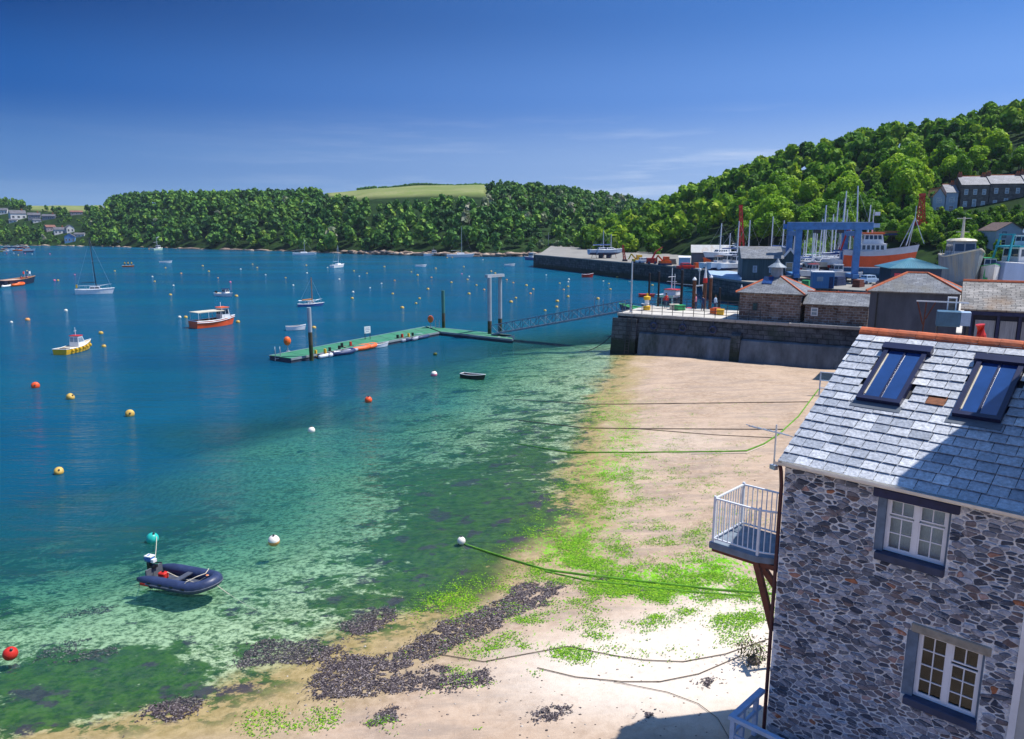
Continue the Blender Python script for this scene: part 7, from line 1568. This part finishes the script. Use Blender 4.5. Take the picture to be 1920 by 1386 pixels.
# craft behind the stone quay
def behind(px, py, zc): P = atd(px, py, zc); return P
P = qp(2.4, 13.6); fb = thing('fishing_boat', 'white and blue fishing boat with a busy mast and gantry moored behind the quay', 'fishing boat', (P.x, P.y, 1.5), QA+2.9)
hull(fb, 9.2, 3.2, 1.7, .8, M('fishing_blue', (.04, .16, .42), .5, .2, 1), navy, greywood, gun=white, sheer=.5, tr=.9); cabin(fb, .0, 2.6, 2.1, 1.8, 3.9, white, white, glassd, .92, .3, 'wheelhouse', .15); cabin(fb, -.2, 1.6, 1.5, 4.0, 4.6, white, redp, None, .9, .1, 'upper_house')
b = MB(); b.tube((.9, 0, 4.2), (.9, 0, 7.3), .08, .04); b.bar((.9, -.8, 6.2), (.9, .8, 6.2), .06); b.bar((.2, 0, 5.6), (1.6, 0, 5.6), .06); b.tube((.3, .3, 4.2), (.3, .3, 6.6), .04); b.build('mast', white, fb)
b = MB(); b.bar((-3.4, -1.2, 1.8), (-2.9, -.8, 5.4), .12); b.bar((-3.4, 1.2, 1.8), (-2.9, .8, 5.4), .12); b.bar((-2.9, -1, 5.3), (-2.9, 1, 5.3), .14); b.bar((-2.9, 0, 5.3), (.9, 0, 5.4), .07); b.tube((-2.9, 0, 5.3), (-2.9, 0, 7.2), .06); b.sphere((-2.9, 0, 7.2), .22, 10); b.build('gantry', alu, fb)
b = MB(); b.box(-2.2, -1.2, -.7, .7, 1.8, 2.5); b.build('fish_boxes', redp, fb)
P = qp(-.9, 12.4); gb_ = thing('green_decked_boat', 'dark hulled boat with a bright green deck moored behind the quay corner', 'boat', (P.x, P.y, 2.0), QA+2.95); hull(gb_, 7.5, 2.6, 1.5, .8, navy, blackp, greenp, gun=M('light_green', (.15, .5, .2), .6, .2, 2), sheer=.4, tr=.9)
b = MB(); b.box(-1.6, .4, -.7, .7, 1.45, 1.75); b.build('hatch', M('light_green', None), gb_)
P = qp(.9, 2.6, QZ); o = thing('marker_buoy', 'yellow and white pillar buoy standing on the quay beside the lamp pole', 'buoy', P+QX*.7+QY*2.2); b = MB(); b.lathe([(.42, 0), (.42, .45), (.26, .5)], 12); b.build('foot', yellowp, o); b = MB(); b.lathe([(.26, .5), (.26, 1.15)], 12); b.build('white_band', white, o); b = MB(); b.lathe([(.40, 1.151), (.40, 1.5), (.12, 1.6), (.10, 1.9)], 12); b.build('top', yellowp, o)
for (x, y, rz, m_, lb) in ((6.0, 11.4, .2, white, 'white open boat behind the brown piles'), (8.0, 11.6, -.2, M('boat_blue', None), 'blue covered boat behind the right end of the quay deck'), (7.0, 13.4, .1, cream, 'cream motor boat beyond the brown piles')):
    P = qp(x, y); launch('basin_boat', lb, (P.x, P.y, 2.2), QA+rz, 4.6, m_, navy, m_, y > 12, 'boat', .8, m_)
for k, (x, y, c_, cn) in enumerate(((3.0, 7.4, redp, 'red'), (6.4, 7.8, M('shirt_pink', None), 'pink'), (7.6, 6.4, navy, 'navy'), (8.7, 7.6, paleb, 'pale blue'))):
    person('person in a %s top standing on the quay deck, %s from the left' % (cn, ['first', 'second', 'third', 'fourth'][k]), qp(x, y, QZ-.03), k*1.3, c_, navy)
for k, (x, y) in enumerate(((4.2, 6.9), (5.0, 6.4), (9.4, 5.0), (10.2, 4.2))):
    b = MB(); b.box(-.5, .5, -.35, .35, 0, .55); b.box(-.54, .54, -.39, .39, .551, .62); o = b.build('fish_crate', [cream, greenp, orangep, yellowp][k]); o.location = qp(x, y, QZ-.03); o.rotation_euler = (0, 0, k*.4); tag(o, '%s lidded fish crate on the pale quay deck' % ['cream', 'green', 'orange', 'yellow'][k], 'crate')
# ================================================================== BUOYS
Y, Wt, O_, Pk = 'yellow', 'white', 'orange', 'pink'
BU = [(505.5, 546, Y), (554, 543.5, Y), (562, 550.6, Y), (526, 553, O_), (488.5, 557.5, Wt), (491.5, 563.5, Y), (516, 569, Wt), (512, 581, Y), (574, 559, O_), (590, 564.6, Pk), (598, 583, Y), (603.5, 547.5, Wt), (619, 541, Y), (625, 545.6, Y), (636, 555, Wt), (662, 559, Y), (672, 569, Wt), (689, 542.5, Y),
      (690, 553, Wt), (716.6, 546, Wt), (705.5, 593, O_), (484, 521, O_), (751, 550, Y), (758, 557, Wt), (768, 553, Y), (790.6, 544.6, Y), (732, 561, Wt), (772, 572, Wt), (787, 566.5, Wt), (804, 562.5, O_), (750, 577.8, Wt), (748.8, 586, Y), (801.6, 579.8, Y), (834, 555.6, Y), (826, 551, Y), (852, 558.5, O_),
      (857.5, 546.6, Y), (847.5, 573.8, Y), (836.5, 586, Y), (832, 592.5, Y), (814, 598, Y), (878, 565, Y), (872.5, 532.5, Y), (879, 532, Y), (894, 544.6, Y), (891.6, 553.8, Pk), (901, 557.5, Wt), (899, 561, Y), (910.6, 568.8, Y), (901, 579.8, Y), (920.6, 574.4, O_), (929.8, 550.4, Y), (935, 553, Y), (919, 535.5, Wt),
      (950, 561.5, O_), (958.6, 565.4, O_), (975.7, 569, Y), (984.6, 573.7, Y), (981, 579.5, O_), (962, 585.4, Y), (955.7, 590.6, Y), (1001.5, 555.3, Wt), (1016, 589.7, Y), (1015, 597, Y), (1000, 601.7, Y), (1031, 561.5, Wt), (1030, 564.5, Wt), (1030, 570.5, Y), (1024.4, 574.3, O_), (1030, 583.7, Y), (1069, 586.3, Y),
      (1076, 563.6, Wt), (1083, 566.5, Y), (1085, 574, Y), (1094, 558, Y), (1019, 566, Y), (1139.8, 568.8, Y), (376, 602, Wt), (421.5, 631.5, Y), (425.5, 648.5, Y), (524, 611, Wt), (532, 610.5, Y), (600, 617, Y), (325, 550, Y), (387.5, 555, Pk), (361, 562.8, Pk), (365.7, 562.5, Y), (439.5, 550, Y), (326, 614, O_), (305, 617, Wt),
      (355, 527.5, Pk), (298.7, 527, 'red'), (308, 526.5, Wt), (313.8, 529, Y), (322.7, 527, Pk), (332, 527.6, Wt), (699, 624, Y)]
bm_ = {Y: M('buoy_yellow', (.56, .36, .08), .5, .2, 3, dirt=(.3, .2, .06), dirt_amt=.5), Wt: M('buoy_white', (.66, .64, .58), .5, .15, 3, dirt=(.35, .3, .2), dirt_amt=.4), O_: M('buoy_orange', (.66, .30, .10), .5, .15, 3), Pk: M('buoy_pink', (.75, .16, .28), .5, .1, 3), 'red': redp}
def buoy_thing(style, m_):
    o = thing('mooring_buoy', 'x', 'buoy', (0, 0, 0), 0, 'mooring buoys scattered over the harbour')
    if style == 'can': b = MB(); b.lathe([(.16, -.35), (.36, -.22), (.42, .05), (.40, .26), (.28, .40), (.10, .44)], 12); b.build('float', m_, o, smooth=True)
    else: b = MB(); b.sphere((0, 0, .14), .36, 14); b.build('float', m_, o, smooth=True)
    b = MB(); b.lathe([(.07, .0), (.05, .10), (.09, .13), (.05, .2)], 8, (0, 0, .42 if style == 'can' else .46)); b.build('eye', darksteel, o); return o
bproto = {}
bitems = []
bmarks = {'the white yacht with the black mast': (412, 575), 'the orange red passenger boat': (568, 612), 'the yellow workboat': (388, 645), 'the small white motor boat': (580, 578), 'the blue wooden sailing boat': (694, 585), 'the white yacht seen end on': (730, 542), 'the dark green pile at the pontoon bend': (868, 600), 'the white gate frame': (935, 590),
          'the small red boat': (1055, 556), 'the middle of the gangway': (1015, 612), 'the largest distant yacht': (889, 528), 'the tour boat': (320, 560), 'the crowded moorings at the far left': (313, 520), 'the boat with three people in yellow': (457, 540), 'the notice board': (769, 627), 'the end of the outer quay': (1000, 538)}
for (px, py, c) in BU:
    style = 'can' if c == Y or c == O_ else 'ball'; key = (style, c)
    if key not in bproto: bproto[key] = buoy_thing(style, bm_[c]); o = bproto[key]
    else: o = copy_tree(bproto[key])
    P = W(px, py+.6); s = random.uniform(.55, .85); o.location = (P.x, P.y, random.uniform(-.04, .06)); o.scale = (s, s, s); o.rotation_euler = (random.uniform(-.2, .2), random.uniform(-.2, .2), random.uniform(0, 6))
    bitems.append((o, px, py, {Y: 'yellow can mooring buoy', Wt: 'white round mooring buoy', O_: 'orange can mooring buoy', Pk: 'pink round mooring buoy', 'red': 'red round mooring buoy'}[c]))
relabel(bitems, bmarks, lambda ds, dr, k, n: '%s %s %s%s' % (ds, dr, k, (', '+n) if n else ''))
def bigbuoy(name, lb, px, py, r, m1, m2=None, tilt=(0, 0), can=False, zf=.5):
    P = W(px, py+ r*12); o = thing(name, lb, 'buoy', (P.x, P.y, r*zf)); o.rotation_euler = (tilt[0], tilt[1], .3)
    b = MB()
    if can: b.lathe([(r*.5, -r*.7), (r*.95, -r*.5), (r, 0), (r*.92, r*.5), (r*.5, r*.72)], 14); b.build('float', m1, o, smooth=True)
    else: b.sphere((0, 0, 0), r, 18, mfun=lambda i: 0 if (m2 is None or i >= 5) else 1); b.build('float', [m1, m2 or m1], o, smooth=True)
    b = MB(); b.lathe([(r*.22, 0), (r*.16, r*.14), (r*.2, r*.2), (r*.1, r*.34)], 8, (0, 0, r*(.70 if can else .96))); b.build('eye', darksteel, o); return o
bigbuoy('large_buoy', 'large teal green ball buoy with the inflatable tied to it', 489, 899, .27, M('buoy_teal', (.02, .42, .36), .4, .2, 3), None, (.3, .3))
bigbuoy('large_buoy', 'ball buoy, white above and orange below, in the pale shallows', 647, 902, .26, M('buoy_clean_white', (.78, .72, .65), .4, .05, 3), M('buoy_orange', None), (.2, 0))
bigbuoy('large_buoy', 'white ball buoy at the edge of the weedy sand', 891, 902, .19, M('buoy_clean_white', None))
bigbuoy('large_buoy', 'large red and white ball buoy at the bottom left', 304, 1050, .23, redp, None, (.5, .4))
bigbuoy('large_buoy', 'white ball buoy in mid water right of centre', 696, 757, .24, M('buoy_clean_white', None))
bigbuoy('large_buoy', 'red orange ball buoy below the pontoon', 770, 717, .30, M('buoy_vermilion', (.78, .09, .02), .45, .1, 3), None, (.3, 0))
bigbuoy('large_buoy', 'pink and white round buoy below the bend of the pontoon', 855.5, 683, .30, M('buoy_clean_white', None), bm_[Pk])
bigbuoy('large_buoy', 'small dark olive buoy just below the bend of the pontoon', 857, 657, .22, M('buoy_olive', (.07, .09, .01), .7, .3, 3), None, (0, 0), True)
for px, py, r, m_, lb, tl in ((336.5, 698, .34, M('buoy_vermilion', None), 'red orange can buoy floating on its side, farthest left of the near buoys', (1.3, .2)), (382, 713, .32, bm_[Y], 'yellow can buoy right of the red orange one', (.3, .9)), (459.5, 735, .33, bm_[Y], 'yellow can buoy lying low, rightmost of the three at left', (1.2, .5)), (367, 811, .26, bm_[Y], 'yellow can buoy alone in the rippled water at left', (.8, .4))):
    bigbuoy('large_buoy', lb, px, py, r, m_, None, tl, True)
# white post at the bottom left edge of the picture
P = ghit(283, 1290); P = atd(281, 1200, 15.6); gp_ = float(gz(np.array([P.x]), np.array([P.y]))[0][0]); T_ = atd(281, 1092, 15.6)
wp = thing('white_post', 'white painted mooring post with a turned top at the lower left edge', 'post', (P.x, P.y, gp_-.3)); hh = T_.z-gp_+.3
b = MB(); b.lathe([(.13, 0), (.12, hh-.62), (.10, hh-.52), (.15, hh-.44), (.09, hh-.34)], 14); b.build('shaft', white, wp); b = MB(); b.sphere((0, 0, hh-.15), .15, 14); b.build('ball_top', white, wp, smooth=True)
# ================================================================== ROPES, CHAINS AND WEED ON THE BEACH
def ground_path(pix, n=26, lift=.03):
    out = []
    for k in range(len(pix)-1):
        m_ = max(2, int(n/(len(pix)-1)))
        for j in range(m_):
            f = j/m_; out.append(ghit(pix[k][0]*(1-f)+pix[k+1][0]*f, pix[k][1]*(1-f)+pix[k+1][1]*f)+Vector((0, 0, lift)))
    out.append(ghit(*pix[-1])+Vector((0, 0, lift))); return out
grope = M('weedy_rope', (.10, .26, .02), .9, .4, 3, bump=.4); brope = M('bare_rope', (.13, .10, .07), .9, .3, 5)
RP = [('taut rope across the far beach, farthest from the stone house', [(960, 718), (1062, 724), (1100, 724), (1345, 721)], .035, brope), ('second rope across the beach, splitting near the television aerial', [(965, 745), (1050, 755), (1120, 756), (1310, 757)], .035, brope), ('thin rope slanting off the second one', [(1120, 756), (1220, 764), (1300, 768)], .022, brope),
      ('long green weedy rope curving up towards the steps', [(960, 775), (1030, 787), (1120, 787), (1230, 786), (1262, 785), (1285, 776), (1305, 763), (1330, 740), (1356, 705)], .05, grope), ('pale rope running just under the long green one', [(1190, 789), (1262, 788), (1288, 777)], .025, rope_w),
      ('thin brown rope curving across the pale sand, upper one', [(860, 1050), (920, 1060), (1030, 1040), (1090, 1052), (1130, 1058), (1180, 1060), (1235, 1050), (1292, 1030)], .014, brope), ('thin brown rope curving across the pale sand, lower one', [(990, 1068), (1040, 1080), (1100, 1086), (1150, 1086), (1200, 1076), (1256, 1052)], .014, brope),
      ('faint thin rope near the bottom of the pale sand', [(1090, 1086), (1160, 1100), (1200, 1115), (1225, 1134), (1240, 1160)], .010, brope)]
for lb, pix, r, m_ in RP: rope('mooring_rope', lb, ground_path(pix, 40), r, m_)
rope('weedy_chain', 'thick dark green weed covered chain from the white buoy towards the house, upper strand', ground_path([(895, 907), (950, 925), (1000, 940), (1060, 948), (1140, 957), (1220, 966), (1300, 972)], 50, .03), .05, grope, 'chain')
rope('weedy_chain', 'lower strand of the green weed covered chain', ground_path([(1000, 942), (1060, 955), (1110, 960), (1180, 968), (1270, 975)], 40, .02), .038, grope, 'chain')
rope('sagging_chain', 'slack dark line hanging from the quay corner into the water left of it', sag(qp(-.1, 1, 3.0), at(1045, 655, -.1), 10, .8), .05, darksteel, 'chain')
# banks of dark bladder wrack: overlapping fronds
wrm = attrmat('wrack', [(0, (.014, .010, .012)), (.4, (.055, .038, .040)), (.75, (.11, .082, .076)), (1, (.32, .27, .26))], rough=.45, nvar=.3, nscale=12, spec=.5)
ulv = attrmat('green_weed', [(0, (.04, .14, .004)), (.5, (.14, .36, .006)), (1, (.36, .60, .02))], rough=.6, nvar=.25, nscale=6, trans=.2)
def fronds(centres, size, lift, rng, up=.35, long_=2.2):
    n = len(centres); C = np.array(centres); a = rng.uniform(0, 2*np.pi, n); el = rng.uniform(-.1, up, n); s = size*rng.uniform(.5, 1.4, n)
    d = np.stack([np.cos(a)*np.cos(el), np.sin(a)*np.cos(el), np.sin(el)], 1)*(s*long_)[:, None]; w = np.stack([-np.sin(a), np.cos(a), rng.uniform(-.4, .4, n)], 1)*(s*.45)[:, None]
    C = C+np.array([0, 0, 1.0])*(lift*rng.uniform(.1, 1, n))[:, None]
    V = np.stack([C-d*.5-w*.5, C-d*.1+w, C+d*.5+w*.3, C+d*.3-w], 1).reshape(-1, 3); return V, np.arange(4*n).reshape(-1, 4), rng.uniform(0, 1, n)
def inpoly(px, py, poly):
    c = False; n = len(poly)
    for i in range(n):
        (x0, y0), (x1, y1) = poly[i], poly[(i+1) % n]
        if (y0 > py) != (y1 > py) and px < (x1-x0)*(py-y0)/(y1-y0)+x0: c = not c
    return c
def scatter_poly(poly, n, rng, edge=0.0):
    xs = [p[0] for p in poly]; ys = [p[1] for p in poly]; out = []
    Q = np.array([(ghit(*p).x, ghit(*p).y) for p in poly]); pw_ = [tuple(q) for q in Q]; x0, y0 = Q.min(0); x1, y1 = Q.max(0); tries = 0
    while len(out) < n and tries < n*30:
        tries += 1; x, y = rng.uniform(x0, x1), rng.uniform(y0, y1); j = (float(vnoise(x, y, .5, 8))-.5)*1.3+(float(vnoise(x, y, .18, 9))-.5)*.5
        if inpoly(x+j, y+j*.5, pw_): out.append((x, y))
    return out
WR = [([(700, 1078), (745, 1058), (800, 1048), (850, 1022), (880, 1002), (930, 990), (960, 960), (1000, 955), (1028, 968), (1000, 985), (960, 1000), (930, 1020), (880, 1040), (850, 1056), (820, 1070), (790, 1075), (850, 1068), (905, 1075), (925, 1088), (880, 1096), (830, 1098), (770, 1106), (715, 1100)], 5200),
      ([(608, 1050), (640, 1030), (700, 1030), (740, 1046), (705, 1060), (650, 1066), (612, 1064)], 900), ([(735, 1010), (780, 990), (820, 992), (800, 1012), (760, 1024), (738, 1030)], 700), ([(475, 1130), (500, 1112), (540, 1106), (560, 1118), (530, 1134), (490, 1140)], 500), ([(690, 1055), (735, 1050), (770, 1066), (720, 1070)], 260),
      ([(775, 1130), (800, 1118), (818, 1124), (800, 1140), (778, 1142)], 200), ([(985, 1124), (1010, 1118), (1032, 1124), (1020, 1136), (990, 1136)], 150), ([(1070, 946), (1095, 944), (1102, 952), (1078, 953)], 60), ([(1120, 961), (1138, 962), (1134, 969)], 40), ([(335, 1040), (400, 1030), (440, 1050), (380, 1062)], 200), ([(1198, 1088), (1212, 1080), (1220, 1086), (1212, 1094)], 40),
      ([(370, 995), (420, 988), (430, 996), (380, 1002)], 120), ([(960, 1110), (968, 1106), (972, 1120), (962, 1122)], 24), ([(1130, 1128), (1146, 1124), (1140, 1132)], 24), ([(640, 1230), (720, 1210), (760, 1230), (700, 1250)], 300), ([(380, 1180), (470, 1165), (520, 1180), (430, 1200)], 400), ([(150, 1190), (240, 1170), (280, 1190), (190, 1215)], 300)]
rw = np.random.default_rng(8); allp = []
for poly, n in WR:
    S_ = scatter_poly(poly, n, rw)
    if not S_: continue
    A_ = np.array(S_); z_, _ = gz(A_[:, 0], A_[:, 1]); allp.append(np.stack([A_[:, 0], A_[:, 1], z_], 1))
allp = np.concatenate(allp); allp = np.concatenate([allp+rw.normal(size=allp.shape)*np.array([sg_, sg_*.7, 0]) for sg_ in (.04, .04, .05, .08, .22)]); nz_ = vnoise(allp[:, 0], allp[:, 1], .45, 31)+.7*vnoise(allp[:, 0], allp[:, 1], .15, 32); allp = allp[nz_ > .38]
V, F, R_ = fronds(allp, .036, .030, rw, .35); o = link('bladder_wrack', fastmesh('bladder_wrack', V, F, [wrm], rnd=R_)); tag(o, 'banks of dark brown bladder wrack washed along the waterline', 'seaweed', kind='stuff')
# tuft of weed on a rock by the house corner
P = ghit(1272, 1060); o = thing('weedy_rock', 'rock with a spreading tuft of brown weed beside the corner of the stone house', 'rock', P)
b = MB(); b.sphere((0, 0, .05), .2, 10, sz=.8); b.build('rock', M('small_rock', (.14, .12, .11), .9, .3, 5, bump=.4), o)
cc = rw.normal(size=(420, 3))*np.array([.26, .26, .20])+np.array([0, .05, .34]); V, F, R_ = fronds(cc, .05, .05, rw, 1.3); link('weed_tuft', fastmesh('weed_tuft', V, F, [attrmat('olive_tuft', [(0, (.03, .03, .015)), (.6, (.10, .09, .04)), (1, (.22, .20, .09))], rough=.6)], rnd=R_), o)
# green scraps
pts_ = []
for px, py, rx, ry, w_ in ALG[:]:
    for _ in range(int(rx*ry*w_*.55)):
        qx, qy = rw.normal(px, rx*.55), rw.normal(py, ry*.55)
        if qx > 1296 or qx < 600: continue
        pts_.append((qx, qy))
for _ in range(700): pts_.append((rw.uniform(980, 1290), rw.uniform(700, 1060)))
gp3 = []
for qx, qy in pts_:
    P = at(qx, qy, .6); gp3.append((P.x, P.y))
A_ = np.array(gp3); keep = (vnoise(A_[:, 0], A_[:, 1], .9, 12)+.6*vnoise(A_[:, 0], A_[:, 1], .33, 13) > .80); A_ = A_[keep]
cl_ = []
for x, y in A_:
    k = int(rw.integers(3, 22)); sg_ = .03+.006*k; cl_.append(np.stack([rw.normal(x, sg_*1.5, k), rw.normal(y, sg_, k)], 1))
A_ = np.concatenate(cl_); z_, sd_ = gz(A_[:, 0], A_[:, 1]); m_ = sd_ > -1.0; A3 = np.stack([A_[:, 0], A_[:, 1], z_+.012], 1)[m_]
V, F, R_ = fronds(A3, .034, .02, rw, .15, 1.8); o = link('green_seaweed', fastmesh('green_seaweed', V, F, [ulv], rnd=R_)); tag(o, 'scattered bright green weed lying on the sand', 'seaweed', kind='stuff')
# small stones on the sand
st = []
for _ in range(900):
    px, py = random.uniform(600, 1290), random.uniform(700, 1300); P = at(px, py, .7); z, sd = gz(np.array([P.x]), np.array([P.y]))
    if sd[0] < .3: continue
    s_ = random.choice([.02, .025, .03, .04]); st.append(((P.x, P.y, float(z[0])), s_*1.3, s_, s_*.6))
rocks('beach_stones', st, 'small stones and shells scattered over the dry sand', attrmat('pebbles', [(0, (.07, .06, .06)), (.5, (.25, .2, .17)), (1, (.5, .45, .4))], rough=.9))
# unseen post added to cast the crossed shadow on the sand
P = ghit(1290, 1064); o = thing('shadow_post', 'timber post added unseen behind the house corner to cast a shadow on the sand', 'post', P+Vector((.55, -.07, -.2))); b = MB(); b.tube((0, 0, 0), (0, 0, 2.7), .06); b.build('shaft', greywood, o); b = MB(); b.bar((0, -.3, 2.5), (0, .3, 2.5), .10); b.build('crosspiece', greywood, o)

# ------------------------------------------------------------------ thin blue air
xm_, ym_ = max(abs(GX[0]), GX[-1])+60, max(abs(GY[0]), GY[-1])+60
hz = MB(); hz.box(-xm_, xm_, -ym_, ym_, -18.5, 118)
hzm = bpy.data.materials.new('haze'); hzm.use_nodes = True; t = hzm.node_tree; t.nodes.clear()
pv = N(t, 'ShaderNodeVolumePrincipled'); pv.inputs['Color'].default_value = (.62, .80, 1, 1); pv.inputs['Density'].default_value = .00008
ho = N(t, 'ShaderNodeOutputMaterial'); t.links.new(pv.outputs[0], ho.inputs['Volume'])
tag(hz.build('haze', hzm), 'thin blue air over the harbour', kind='stuff')
